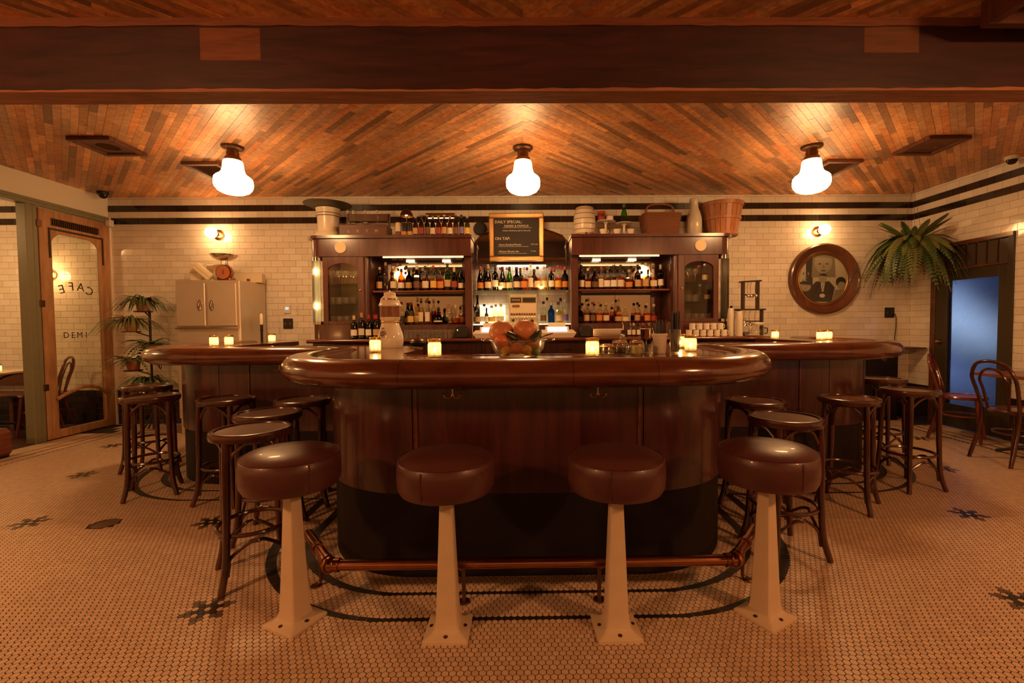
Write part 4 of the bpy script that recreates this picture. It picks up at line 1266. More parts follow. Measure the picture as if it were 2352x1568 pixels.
for k, c in dict(black=(.02, .016, .014), red=(.42, .03, .025), cream=(.66, .52, .32), gold=(.50, .30, .09), silver=(.55, .50, .44), brown=(.12, .05, .025), green=(.05, .14, .04)).items():
    plain('cap_' + k, c, .35)
SHAPES = {  # profile, cap (r, z0, z1), label (r, z0, z1), fill height, height
    'round': dict(p=[(0, 0), (.034, 0), (.038, .004), (.038, .165), (.036, .18), (.025, .203), (.016, .215), (.0135, .225), (.0135, .275), (.0155, .277), (.0155, .285), (.012, .285)], cap=(.0165, .262, .297), lab=(.0386, .035, .115), fill=.15, h=.30),
    'bordeaux': dict(p=[(0, .004), (.033, 0), (.0365, .004), (.0365, .185), (.034, .198), (.02, .213), (.0145, .222), (.0135, .29), (.015, .292), (.015, .30), (.012, .30)], cap=(.0152, .243, .303), lab=(.0371, .045, .12), fill=.2, h=.30),
    'burgundy': dict(p=[(0, .004), (.036, 0), (.040, .004), (.040, .12), (.036, .155), (.025, .20), (.0165, .235), (.014, .26), (.0145, .30), (.012, .30)], cap=(.0155, .25, .303), lab=(.0406, .03, .10), fill=.2, h=.30),
    'squat': dict(p=[(0, 0), (.039, 0), (.042, .004), (.042, .13), (.038, .15), (.024, .168), (.016, .176), (.015, .21), (.0175, .212), (.0175, .22), (.013, .22)], cap=(.0185, .205, .238), lab=(.0426, .03, .09), fill=.12, h=.24, n=8),
    'tall': dict(p=[(0, 0), (.028, 0), (.031, .004), (.031, .19), (.029, .205), (.017, .235), (.0125, .25), (.012, .315), (.0135, .317), (.0135, .325), (.011, .325)], cap=(.0145, .30, .338), lab=(.0316, .04, .16), fill=.18, h=.34),
    'decanter': dict(p=[(0, 0), (.03, 0), (.048, .012), (.056, .045), (.052, .085), (.035, .12), (.018, .14), (.014, .155), (.014, .20), (.02, .205), (.02, .212), (.014, .212)], cap=(.016, .20, .245), lab=(.0565, .035, .055), fill=.08, h=.245),
    'longneck': dict(p=[(0, 0), (.028, 0), (.0305, .004), (.0305, .125), (.029, .14), (.019, .168), (.0145, .185), (.013, .222), (.0145, .224), (.0145, .229), (.012, .229)], cap=(.0152, .219, .235), lab=(.0311, .03, .10), fill=.15, h=.235),
    'mini': dict(p=[(0, 0), (.02, 0), (.022, .003), (.022, .085), (.02, .095), (.01, .108), (.0085, .112), (.0085, .135), (.007, .135)], cap=(.0105, .122, .155), lab=(.0226, .018, .075), fill=.07, h=.155),
}
SM = {}
def shape_meshes(k):
    if k in SM: return SM[k]
    s = SHAPES[k]; n = s.get('n', 14)
    out = {}
    def grab(mb, mat, ang=40):
        o = mb.build('x', mat, angle=ang); me = o.data; bpy.data.objects.remove(o); return me
    sm = n > 8
    out['glass'] = grab(MB().lathe(s['p'], n, smooth=sm, cap=False), 'bottle_clear')
    r, z0, z1 = s['cap']; out['cap'] = grab(MB().lathe([(r * .96, z0), (r, z0 + .001), (r * .98, z1 - .002), (r * .9, z1), (0, z1)], 10), 'cap_black')
    r, z0, z1 = s['lab']
    out['label'] = grab(MB().lathe([(r, z0), (r, z1)], n, smooth=sm, cap=False, a0=-PI / 2 - 1.25, a1=-PI / 2 + 1.25) if n > 8 else MB().lathe([(r, z0), (r, z1)], 4, smooth=False, cap=False, a0=-PI / 2 - PI / 4 * 1.5, a1=-PI / 2 + PI / 4 * 1.5), 'print_cream')
    f = s['fill']; lp = [(0, .005)] + [(max(a - .0025, .002), max(b, .005)) for a, b in s['p'][1:] if b < f]
    lp += [(lp[-1][0], f), (0, f)]
    out['liquid'] = grab(MB().lathe(lp, n, smooth=sm, cap=False), 'liquid_amber')
    SM[k] = out
    return out
used_labels = set(); prev_desc = ['']
WORD = {'round': '', 'bordeaux': 'straight', 'burgundy': 'sloping', 'squat': 'squat', 'tall': 'tall slim', 'decanter': 'bulbous', 'longneck': 'long neck', 'mini': 'tiny'}
placed = []
def bottle(x, y, z, shape, gls, liq, lab, cap, place, group, hs=1.0, rz=None, cat='bottle', name='bottle'):
    ms = shape_meshes(shape)
    R_ = max(p[0] for p in SHAPES[shape]['p'])
    for _ in range(6):                       # stand clear of the bottles already there
        for px_, py_, pz_, pr_ in placed:
            if abs(pz_ - z) < .02:
                d_ = math.hypot(x - px_, y - py_); need = R_ + pr_ + .0015
                if d_ < need:
                    if d_ < 1e-5: y += need
                    else: x += (x - px_) / d_ * (need - d_); y += (y - py_) / d_ * (need - d_)
    placed.append((x, y, z, R_))
    what = {'clear': 'clear' if liq in (None, 'water') else {'amber': 'amber', 'whisky': 'whisky brown', 'orange': 'orange', 'red': 'red', 'straw': 'straw yellow', 'rose': 'rose', 'dark': 'dark brown', 'honey': 'honey'}[liq], 'pale': 'pale clear'}.get(gls, {'darkgreen': 'dark green'}.get(gls, gls))
    d = ' '.join((WORD[shape] + ' ' + what + ' ' + name.replace('_', ' ')).split())
    lb = d + (', %s label' % lab if lab else '') + ', %s cap' % cap + ' ' + place
    if lb in used_labels: lb = d + (', %s label' % lab if lab else '') + ' ' + place + ', next to ' + prev_desc[0]
    k = 0
    while lb in used_labels:
        k += 1; lb = ['taller ', 'fuller ', 'plainer '][k % 3] + lb
    if len(lb.split()) > 16: lb = lb.replace(', %s cap' % cap, '') if lb.replace(', %s cap' % cap, '') not in used_labels else ' '.join(lb.split()[:16])
    used_labels.add(lb); prev_desc[0] = 'the ' + what + ' one'
    t = thing(name, lb, cat, (x, y, z), rng.uniform(-.25, .25) if rz is None else rz, group)
    t.scale = (1, 1, hs)
    o = link('glass', ms['glass'], t); remat(o, 'bottle_' + gls)
    if liq: remat(link('liquid', ms['liquid'], t), 'liquid_' + liq)
    remat(link('cap', ms['cap'], t), 'cap_' + cap)
    if lab: remat(link('label', ms['label'], t), 'print_' + lab)
    return t

P_UL = 'on the lit column cabinet shelf'; G_UL = 'bottles on the upper shelf of the lit column cabinet'
UL = [(-1.683, 'round', 'brown', None, 'tan', 'cream', .95), (-1.611, 'tall', 'clear', None, None, 'cream', 1.0), (-1.52, 'round', 'clear', 'straw', 'cream', 'silver', .98), (-1.428, 'squat', 'brown', None, 'white', 'black', 1.1),
      (-1.339, 'squat', 'black', None, 'gold', 'black', 1.1), (-1.246, 'squat', 'brown', None, 'brown', 'cream', 1.22), (-1.147, 'round', 'clear', 'whisky', 'cream', 'black', .98), (-1.052, 'round', 'pale', 'straw', 'yellow', 'red', 1.0),
      (-.968, 'round', 'clear', 'orange', 'orange', 'black', .95), (-.888, 'bordeaux', 'green', None, 'tan', 'black', 1.06), (-.808, 'bordeaux', 'olive', None, 'red', 'cream', .92), (-.722, 'squat', 'darkgreen', None, 'cream', 'black', .98)]
for x, s, g, l, lb, c, h in UL: bottle(x, 5.38, 1.6215, s, g, l, lb, c, P_UL, G_UL, h)
ULb = [(-1.50, 'tall', 'clear', None, None, 'silver', 1.0), (-1.395, 'tall', 'clear', 'whisky', 'cream', 'black', .92), (-1.30, 'round', 'clear', 'amber', 'tan', 'black', .98), (-1.2, 'round', 'clear', 'whisky', 'white', 'cream', .95), (-1.098, 'tall', 'clear', 'straw', None, 'gold', .88), (-1.008, 'bordeaux', 'clear', 'rose', 'white', 'brown', .92), (-.92, 'round', 'clear', 'amber', None, 'gold', .9), (-.826, 'tall', 'olive', None, 'cream', 'cream', .86)]
for x, s, g, l, lb, c, h in ULb: bottle(x, 5.485, 1.6215, s, g, l, lb, c, P_UL.replace('on', 'second row on', 1), G_UL, h)
P_UC = 'on the middle glass shelf'; G_UC = 'bottles on the middle glass shelf'
UC = [(-.50, 'burgundy', 'black', None, 'orange', 'red', .95), (-.412, 'burgundy', 'brown', None, 'cream', 'gold', 1.02), (-.325, 'bordeaux', 'black', None, 'white', 'black', 1.0), (-.24, 'burgundy', 'darkgreen', None, 'cream', 'black', .93), (-.158, 'burgundy', 'green', None, 'cream', 'black', .93), (-.075, 'squat', 'black', None, 'cream', 'black', 1.16), (.012, 'round', 'clear', 'orange', 'orange', 'cream', .93), (.092, 'tall', 'pale', 'straw', 'cream', 'cream', .92), (.172, 'round', 'clear', 'orange', 'cream', 'black', .95), (.25, 'round', 'clear', 'straw', 'cream', 'cream', .96), (.335, 'bordeaux', 'darkgreen', None, 'white', 'red', .94), (.415, 'round', 'clear', 'orange', 'yellow', 'red', .98), (.493, 'squat', 'darkgreen', None, 'orange', 'red', 1.14)]
for x, s, g, l, lb, c, h in UC: bottle(x, 5.385, 1.6195, s, g, l, lb, c, P_UC, G_UC, h)
UCb = [(-.455, 'burgundy', 'black', None, None, 'black', .93), (-.27, 'round', 'clear', 'rose', 'white', 'red', .97), (-.19, 'tall', 'clear', 'amber', None, 'gold', .85), (-.03, 'bordeaux', 'black', None, 'cream', 'brown', .92), (.05, 'round', 'clear', 'amber', 'tan', 'brown', .96), (.135, 'squat', 'brown', None, 'orange', 'brown', 1.1), (.292, 'tall', 'clear', 'straw', None, 'green', .93), (.376, 'round', 'clear', 'red', 'white', 'red', .88), (.46, 'tall', 'clear', 'whisky', 'cream', 'red', .86)]
for x, s, g, l, lb, c, h in UCb: bottle(x, 5.495, 1.6195, s, g, l, lb, c, P_UC.replace('on', 'second row on', 1), G_UC, h)
P_UR = 'on the unlit column cabinet shelf'; G_UR = 'bottles on the upper shelf of the unlit column cabinet'
UR = [(.69, 'round', 'black', None, 'cream', 'black', .98), (.757, 'round', 'clear', 'amber', 'tan', 'cream', .85), (.843, 'squat', 'brown', None, 'brown', 'black', 1.05), (.914, 'tall', 'clear', 'honey', 'cream', 'red', .8), (.985, 'round', 'clear', 'whisky', 'white', 'brown', .95), (1.067, 'round', 'clear', 'dark', 'white', 'black', .97), (1.155, 'round', 'clear', 'rose', 'cream', 'black', .98), (1.255, 'squat', 'clear', 'whisky', 'orange', 'gold', .98), (1.358, 'round', 'black', None, 'tan', 'black', .98), (1.449, 'round', 'clear', 'honey', 'tan', 'cream', 1.06), (1.544, 'squat', 'clear', 'honey', 'cream', 'brown', 1.18), (1.628, 'bordeaux', 'darkgreen', None, 'white', 'silver', .98)]
for x, s, g, l, lb, c, h in UR: bottle(x, 5.385, 1.6215, s, g, l, lb, c, P_UR, G_UR, h)
URb = [(.715, 'bordeaux', 'darkgreen', None, 'red', 'black', .96), (.80, 'tall', 'clear', 'amber', None, 'gold', .86), (.95, 'tall', 'clear', 'whisky', 'tan', 'gold', .8), (1.03, 'round', 'clear', 'amber', 'cream', 'gold', .96), (1.11, 'tall', 'clear', 'honey', 'cream', 'black', .88), (1.205, 'round', 'clear', 'amber', 'white', 'black', .97), (1.305, 'tall', 'clear', 'honey', None, 'black', .87), (1.405, 'round', 'clear', 'whisky', 'cream', 'brown', .97), (1.50, 'tall', 'clear', 'amber', 'cream', 'silver', .95)]
for x, s, g, l, lb, c, h in URb: bottle(x, 5.49, 1.6215, s, g, l, lb, c, P_UR.replace('on', 'second row on', 1), G_UR, h)
Z2 = 1.2265
P_LL = 'behind the white tap tower'; G_LL = 'bottles on the low step behind the tap tower'
for x, y, s, g, l, lb, c, h in [(-1.457, 5.47, 'round', 'clear', 'water', 'black', 'red', .92), (-1.405, 5.56, 'burgundy', 'black', None, 'brown', 'brown', .88), (-1.345, 5.46, 'round', 'clear', 'straw', 'yellow', 'red', .9), (-1.285, 5.55, 'burgundy', 'clear', 'straw', 'white', 'silver', 1.1), (-1.222, 5.46, 'tall', 'clear', 'straw', 'cream', 'gold', .93), (-1.145, 5.46, 'tall', 'pale', 'water', 'white', 'gold', .93), (-1.078, 5.50, 'tall', 'clear', 'red', None, 'silver', .9), (-1.012, 5.44, 'decanter', 'black', None, 'cream', 'black', .85), (-.805, 5.45, 'decanter', 'clear', 'honey', None, 'cream', .95), (-.745, 5.55, 'round', 'clear', 'amber', 'tan', 'cream', .8), (-1.18, 5.57, 'round', 'clear', 'honey', None, 'gold', 1.0)]:
    bottle(x, y, Z2, s, g, l, lb, c, P_LL, G_LL, h)
P_LC = 'on the glowing step beside the post'; G_LC = 'bottles on the glowing steps'
for x, y, s, g, l, lb, c, h in [(-.545, 5.50, 'squat', 'clear', 'water', 'tan', 'silver', .98), (-.475, 5.56, 'round', 'clear', 'water', 'white', 'black', .82), (-.44, 5.47, 'mini', 'black', None, 'white', 'black', 1.25), (-.385, 5.49, 'squat', 'clear', 'water', 'yellow', 'silver', .94), (-.335, 5.57, 'round', 'pale', 'water', 'cream', 'silver', .8), (-.268, 5.50, 'squat', 'pale', 'water', 'cream', 'cream', 1.02), (-.56, 5.60, 'tall', 'black', None, None, 'black', 1.05)]:
    bottle(x, y, Z2 + .0015, s, g, l, lb, c, P_LC, G_LC, h)
P_LC2 = 'on the glowing step by the tablet till'
for x, y, s, g, l, lb, c, h in [(.245, 5.49, 'round', 'pale', 'water', 'brown', 'black', .9), (.338, 5.48, 'squat', 'blue', None, None, 'silver', 1.06), (.422, 5.49, 'squat', 'pale', 'water', 'cream', 'brown', 1.1), (.508, 5.49, 'round', 'clear', 'water', 'purple', 'silver', .95), (.295, 5.60, 'tall', 'clear', 'water', None, 'black', .95), (.46, 5.60, 'round', 'clear', 'straw', 'gold', 'black', 1.05)]:
    bottle(x, y, Z2 + .0015, s, g, l, lb, c, P_LC2, G_LC, h)
P_LR = 'on the unlit cabinet low step'; G_LR = 'bottles on the low step of the unlit column cabinet'
for x, y, s, g, l, lb, c, h in [(.69, 5.50, 'squat', 'brown', None, 'black', 'black', .9), (.757, 5.46, 'round', 'clear', 'amber', 'tan', 'cream', .88), (.835, 5.47, 'round', 'clear', 'dark', 'brown', 'red', .86), (.905, 5.46, 'round', 'clear', 'orange', 'orange', 'gold', .86), (.98, 5.46, 'squat', 'clear', 'whisky', 'cream', 'cream', 1.05), (1.055, 5.45, 'tall', 'clear', 'honey', None, 'cream', .75), (1.13, 5.46, 'squat', 'clear', 'red', 'tan', 'brown', .88), (1.222, 5.46, 'squat', 'clear', 'straw', 'cream', 'gold', .82), (1.17, 5.57, 'tall', 'clear', 'orange', 'yellow', 'cream', .88), (.80, 5.57, 'tall', 'clear', 'honey', None, 'silver', .9), (1.49, 5.47, 'round', 'clear', 'orange', 'orange', 'cream', .8), (1.575, 5.47, 'squat', 'clear', 'orange', 'red', 'cream', .95), (1.40, 5.56, 'round', 'clear', 'amber', 'tan', 'black', .85)]:
    bottle(x, y, Z2, s, g, l, lb, c, P_LR, G_LR, h)
k = 0
for i, (x, lq, cp) in enumerate([(1.235, 'straw', 'black'), (1.29, 'honey', 'silver'), (1.345, 'water', 'black'), (1.40, 'amber', 'red'), (1.455, 'straw', 'brown'), (1.51, 'orange', 'black'), (1.262, 'rose', 'gold'), (1.372, 'water', 'green'), (1.482, 'amber', 'cream')]):
    bottle(x, 5.30 if i < 6 else 5.36, CZ + .002, 'mini', 'clear', lq, 'cream' if i % 2 else 'white', cp, 'among the bitters', 'bitters bottles on the back counter', 1.0)
# wine on the counter beside the tap tower
for x, lb, c, h in [(-1.885, 'white', 'cream', .88), (-1.80, 'cream', 'gold', .98), (-1.722, 'white', 'red', .9), (-1.68, 'cream', 'red', .9), (-1.638, 'tan', 'red', .9)]:
    bottle(x, 5.09 + (.075 if x == -1.68 else 0), CZ, 'bordeaux', 'black', None, lb, c, 'on the counter below the arched door', 'wine bottles on the back counter', h, name='wine_bottle')

# beers and cans on top of the left cabinet
TOPZ = 2.238
BE = [('brown', 'tan', 'cream'), ('brown', 'red', 'brown'), ('black', 'brown', 'silver'), ('black', 'cream', 'silver'), ('brown', 'red', 'gold'), ('brown', 'gold', 'silver'), ('brown', 'cream', 'gold'), ('brown', 'brown', 'black'), ('black', 'purple', 'black'), ('olive', 'yellow', 'silver')]
for i, (g, lb, c) in enumerate(BE):
    x = -1.233 + i * .0661
    bottle(x, 5.30, TOPZ, 'longneck', g, None, lb, c, 'in the row on the cabinet top', 'beers on top of the lit column cabinet', .98 + .04 * ((i * 7) % 3), name='beer_bottle')
for x, c1, nm in ((-1.434, 'print_cream', 'cream'), (-1.365, 'print_orange', 'black and orange'), (-1.299, 'print_gold', 'black and gold')):
    t = thing('beer_can', 'tall %s beer can on the cabinet top beside the small lamp' % nm, 'can', (x, 5.30, TOPZ), 0, 'beers on top of the lit column cabinet')
    MB().lathe([(0, .003), (.024, 0), (.03, .008), (.0305, .012), (.0305, .145), (.026, .158), (.0255, .162), (.024, .160), (0, .160)], 20).build('can_body', 'black_plastic' if nm != 'cream' else c1, t)
    MB().lathe([(.0308, .018), (.0308, .06)], 20, cap=False).build('printed_band', c1 if nm != 'cream' else 'print_brown', t)
    MB().lathe([(.0258, .157), (.0258, .1635), (.0235, .1635), (.0235, .157)], 20, cap=False).build('rim', 'chrome', t)

# ================================================================== glasses
plain('candle_wax', (.85, .74, .52), .5, sss=.4)
m = bpy.data.materials.new('candle_glass'); m.use_nodes = True; MAT['candle_glass'] = m
nt = m.node_tree; nt.nodes.clear(); N = nt.nodes.new; L = nt.links.new
o_ = N('ShaderNodeOutputMaterial'); a_ = N('ShaderNodeMixShader'); b_ = N('ShaderNodeMixShader')
tl = N('ShaderNodeBsdfTranslucent'); tl.inputs[0].default_value = (.95, .85, .62, 1)
tp = N('ShaderNodeBsdfTransparent'); tp.inputs[0].default_value = (.97, .95, .88, 1)
gg = N('ShaderNodeBsdfGlossy'); gg.inputs['Roughness'].default_value = .05
lw = N('ShaderNodeLayerWeight'); pw = N('ShaderNodeMath'); pw.operation = 'POWER'; pw.inputs[1].default_value = 3.5
no_ = N('ShaderNodeTexNoise'); no_.inputs['Scale'].default_value = 70; tc_ = N('ShaderNodeTexCoord'); L(tc_.outputs['Object'], no_.inputs['Vector'])
rm = N('ShaderNodeMapRange'); rm.inputs[1].default_value = .3; rm.inputs[2].default_value = .7; rm.inputs[3].default_value = .72; rm.inputs[4].default_value = .94
L(no_.outputs[0], rm.inputs[0]); L(rm.outputs[0], a_.inputs[0]); L(tl.outputs[0], a_.inputs[1]); L(tp.outputs[0], a_.inputs[2])
L(lw.outputs['Facing'], pw.inputs[0]); L(pw.outputs[0], b_.inputs[0]); L(a_.outputs[0], b_.inputs[1]); L(gg.outputs[0], b_.inputs[2]); L(b_.outputs[0], o_.inputs[0])
def glass_mesh(prof, n=16):
    o = MB().lathe(prof, n, cap=False).build('x', 'clear_glass'); me = o.data; bpy.data.objects.remove(o); return me
GM_T = glass_mesh([(0, .006), (.024, .004), (.026, 0), (.033, .095), (.0318, .095), (.0245, .012), (0, .011)])
GM_W = glass_mesh([(0, .003), (.03, 0), (.03, .002), (.006, .008), (.004, .02), (.004, .07), (.012, .08), (.03, .10), (.035, .125), (.033, .155), (.032, .155), (.034, .125), (.028, .102), (0, .088)], 12)
GM_R = glass_mesh([(0, .006), (.036, .004), (.038, 0), (.039, .08), (.0375, .08), (.036, .012), (0, .011)])
for i in range(22):
    x = -1.315 + (i % 11) * .0485 + (.02 if i >= 11 else 0); y = 5.13 + (.07 if i >= 11 else 0)
    tag(link('tumbler', GM_T, None, (x, y, CZ + .0005)), 'upturned clear tumbler in the rows on the back counter', 'glass', 'tumblers lined up on the back counter')
for s, nm in ((-1, 'lit'), (1, 'unlit')):
    for zi, (z, gm, nm2, cat, what) in enumerate(((1.7015, GM_W, 'wine_glass', 'glass', 'stemmed glass'), (1.4715, GM_R, 'rocks_glass', 'glass', 'short rocks glass'), (1.2375, GM_T, 'tumbler', 'glass', 'clear tumbler'))):
        for k in range(10):
            if s > 0 and zi < 2 and k % 5 > 2: continue
            u = 1.866 + (k % 5) * .082; y = 5.31 + (k // 5) * .12
            tag(link(nm2, gm, None, (CC + s * u, y, z)), '%s behind the arched door of the %s column cabinet, %s shelf' % (what, nm, ('top', 'middle', 'bottom')[zi]), cat, 'glassware behind the arched doors')
P_CB = 'behind the unlit cabinet door'
for u, z, s, g, l, lb, c, h in [(2.16, 1.7015, 'round', 'clear', 'orange', 'cream', 'cream', .72), (2.10, 1.4715, 'tall', 'clear', 'water', None, 'silver', .6), (2.19, 1.4715, 'bordeaux', 'black', None, 'tan', 'black', .68), (2.12, 1.7015, 'squat', 'clear', 'red', None, 'red', .85)]:
    bottle(CC + u, 5.42 if s == 'squat' else 5.36, z, s, g, l, lb, c, P_CB, 'glassware behind the arched doors', h)

# ================================================================== candles in jars
def candle_jar(label, x, y, z, s=1.0, group='candle jars on the bar', power=1.0):
    t = thing('candle_jar', label, 'candle', (x, y, z), 0, group)
    MB().lathe([(0, .004 * s), (.027 * s, .002 * s), (.033 * s, .006 * s), (.034 * s, .012 * s), (.034 * s, .066 * s), (.031 * s, .073 * s), (.0305 * s, .092 * s), (.029 * s, .092 * s), (.029 * s, .074 * s), (.032 * s, .065 * s), (.032 * s, .012 * s), (0, .009 * s)], 22, cap=False).build('jar', 'candle_glass', t)
    MB().lathe([(.0315 * s, .076 * s), (.0335 * s, .078 * s), (.0335 * s, .09 * s), (.031 * s, .092 * s)], 22, cap=False).build('screw_band', 'brass', t)
    MB().lathe([(0, .010 * s), (.019 * s, .010 * s), (.019 * s, .026 * s), (.015 * s, .028 * s), (0, .027 * s)], 14).build('wax', 'candle_wax', t)
    MB().lathe([(0, .028 * s), (.003 * s, .032 * s), (.0045 * s, .037 * s), (.003 * s, .044 * s), (0, .051 * s)], 10).build('flame', 'flame_glow', t)
    point_light('candle_light', (0, 0, .050 * s), LV['candle'] * power, (1, .52, .16), .012, t)
ZB = BAR_Z + .0008
CJ = [('candle jar beside the white tap tower on the bar', -.941, 2.892), ('candle jar left standing between tap tower and fruit bowl', -.467, 2.39), ('candle jar standing next to the lidded garnish jars', .358, 2.355),
      ('candle jar beside the glass of black straws', 1.003, 2.714), ('candle jar behind the glass of black straws', 1.074, 3.103), ('candle jar of a pair on the bar by the metal fridge, nearer the rail', -2.726, 4.03), ('candle jar of a pair on the bar by the metal fridge, farther back', -2.64, 4.10),
      ('single candle jar on the bar arm by the wall sockets', -2.68, 4.87), ('candle jar beside the wooden spoon rack', 2.62, 4.70), ('candle jar of a pair on the bar below the round picture, nearer the room', 2.80, 4.25), ('candle jar of a pair on the bar below the round picture, farther back', 2.96, 4.38)]
for lb, x, y in CJ: candle_jar(lb.replace('candle jar left standing', 'candle jar standing'), x, y, ZB, 1.05)
candle_jar('small candle in front of the dark green bottle on the glass shelf', -.265, 5.315, 1.6205, .62, 'small candles on the back bar', .5)
candle_jar('small candle in front of the orange bottle on the glass shelf', .212, 5.315, 1.6205, .62, 'small candles on the back bar', .5)

# ================================================================== things on the bar
t = thing('beer_tap_tower', 'white porcelain beer tap tower with a wood band and round crest', 'beer tower', (-1.02, 3.5, ZB))
MB().lathe([(0, 0), (.084, 0), (.09, .012), (.096, .04), (.097, .075), (.092, .105), (.08, .14), (.069, .17), (.065, .19)], 36).build('porcelain_belly', 'porcelain', t)
MB().lathe([(.065, .188), (.070, .192), (.070, .199), (.066, .203)], 36).build('gold_ring', 'brass', t)
MB().lathe([(.066, .203), (.070, .212), (.074, .222), (.076, .234), (0, .234)], 36).build('porcelain_collar', 'porcelain', t)
MB().lathe([(.0755, .234), (.0755, .313), (0, .313)], 36).build('wood_band', 'table_wood', t)
MB().lathe([(.0755, .313), (.083, .317), (.084, .328), (.078, .336), (.073, .35), (.069, .366)], 36).build('porcelain_crown', 'porcelain', t)
MB().lathe([(.069, .364), (.072, .367), (.071, .373), (.066, .376)], 36).build('gold_ring', 'brass', t)
MB().lathe([(.066, .376), (.055, .388), (.043, .398), (.045, .410), (.044, .419), (.02, .426), (.006, .427), (.0055, .437), (.0, .443)], 36).build('porcelain_cap', 'porcelain', t)
em = MB(); A = -PI / 2 - .40
Nn = Vector((math.cos(A), math.sin(A), .18)).normalized(); C0 = Vector((math.cos(A) * .0925, math.sin(A) * .0925, .108))
Uu = Vector((-math.sin(A), math.cos(A), 0)); Vv = Nn.cross(Uu)
E_ = lambda u, v, w=.004: C0 + Uu * u + Vv * v + Nn * (w - (u * u) / .19)
n = 24
em.add([E_(0, 0)] + [E_(.021 * math.cos(2 * PI * i / n), .021 * math.sin(2 * PI * i / n)) for i in range(n)], [(0, i + 1, (i + 1) % n + 1) for i in range(n)])
for i in range(30):
    if i % 3 == 2 and 3 < i < 27: continue
    a, b = 2 * PI * i / 30 + .2, 2 * PI * (i + .8) / 30 + .2
    em.add([E_(r * math.cos(q), r * math.sin(q)) for r, q in ((.027, a), (.032, a), (.032, b), (.027, b))], [(0, 1, 2, 3)])
for k in (-1, 0, 1):
    em.add([E_(k * .009 - .0055, .037), E_(k * .009 + .0055, .037), E_(k * .009 + .003, .045), E_(k * .009, .049), E_(k * .009 - .003, .045)], [(0, 1, 2, 3, 4)])
em.build('round_crest', 'print_brown', t)
em = MB()
for v in (-.004, .004): em.add([E_(-.015, v - .0012, .005), E_(.015, v - .0012, .005), E_(.015, v + .0012, .005), E_(-.015, v + .0012, .005)], [(0, 1, 2, 3)])
em.build('crest_band', 'porcelain', t)
t = thing('lidded_bowl', 'dark round lidded bowl on the bar behind the tap tower', 'bowl', (-.86, 3.72, ZB))
MB().lathe([(0, 0), (.04, 0), (.06, .012), (.066, .03), (.06, .04), (0, .04)], 24).build('bowl', 'cast_iron', t)
MB().lathe([(.063, .04), (.056, .055), (.03, .068), (.01, .072), (.008, .08), (.012, .088), (0, .094)], 24).build('lid', 'dark_bronze', t)

# glass bowl of fruit
FB = (-.028, 2.375)
t = thing('fruit_bowl', 'wide handled glass bowl heaped with citrus on the bar', 'bowl', (*FB, ZB))
MB().lathe([(0, .004), (.10, .002), (.106, .006), (.135, .045), (.150, .085), (.154, .086), (.154, .090), (.147, .090), (.131, .048), (.102, .010), (0, .008)], 40, cap=False).build('bowl', 'clear_glass', t)
for s in (-1, 1):
    MB().tube(bez([(s * .150, -.035, .085), (s * .178, -.03, .089), (s * .192, 0, .09), (s * .178, .03, .089), (s * .150, .035, .085)], 5), .0055, 8).build('handle', 'jar_glass', t)
for k, c in dict(grapefruit=(.62, .24, .10), orange=(.60, .19, .04), lemon=(.80, .46, .05), lime=(.16, .26, .03), peach=(.72, .20, .08)).items(): plain('skin_' + k, c, .38, .12, 60, .15)
plain('cucumber_skin', (.02, .035, .012), .35, .3, 30)
def fruit(name, label, x, y, z, r, mat, cat, sq=.94, lemon=False, stem=True):
    t = thing(name, label, cat, (FB[0] + x, FB[1] + y, ZB + z), rng.uniform(0, 6), 'fruit heaped in the glass bowl')
    n = 12; P = [(r * math.sin(PI * i / n), -r * sq * math.cos(PI * i / n)) for i in range(n + 1)]
    P[0] = (0, P[0][1]); P[-1] = (0, P[-1][1] - (.0 if lemon else r * .04))
    if lemon: P = [(0, -r * 1.28), (r * .16, -r * 1.2)] + [(a * .96, b) for a, b in P[1:-1]] + [(r * .16, r * 1.2), (0, r * 1.28)]
    M = Matrix.Rotation(PI / 2, 4, 'Y') @ Matrix.Rotation(.3, 4, 'X') if lemon else Matrix.Rotation(rng.uniform(-.4, .4), 4, 'X')
    MB().lathe(P, 22, (0, 0, 0), 0, True, M).build('flesh_skin', mat, t)
    if stem:
        p = M @ Vector((0, 0, (r * 1.27 if lemon else r * sq * .99)))
        MB().lathe([(0, -.002), (.004, -.001), (.0035, .0025), (0, .003)], 8, p).build('stem_end', 'leaf_olive', t)
fruit('grapefruit', 'largest pink grapefruit heaped over the bowl rim by the tap tower side', -.088, .02, .128, .066, 'skin_grapefruit', 'grapefruit')
fruit('grapefruit', 'large pink grapefruit on top of the heap beside the small lemons', .038, -.005, .135, .063, 'skin_grapefruit', 'grapefruit')
fruit('orange', 'small red orange leaning on the largest grapefruit', -.082, -.066, .086, .036, 'skin_peach', 'orange')
fruit('orange', 'orange tucked behind both grapefruits', -.028, .105, .108, .042, 'skin_orange', 'orange')
fruit('lemon', 'yellow lemon at the bottom of the bowl under the small red orange', -.058, -.078, .036, .028, 'skin_lemon', 'lemon', lemon=True)
fruit('lemon', 'yellow orange lemon low in the bowl next to the lime', .045, -.083, .04, .027, 'skin_lemon', 'lemon', lemon=True)
fruit('peach', 'reddish peach low in the middle of the bowl', -.005, -.083, .048, .032, 'skin_peach', 'peach')
fruit('lime', 'green lime at the bottom of the bowl next to the handle', .088, -.06, .034, .026, 'skin_lime', 'lime', lemon=True)
fruit('orange', 'orange low at the back of the bowl', .075, .05, .066, .04, 'skin_orange', 'orange')
fruit('orange', 'orange low at the back of the bowl under the heap', -.068, .055, .06, .036, 'skin_orange', 'orange')
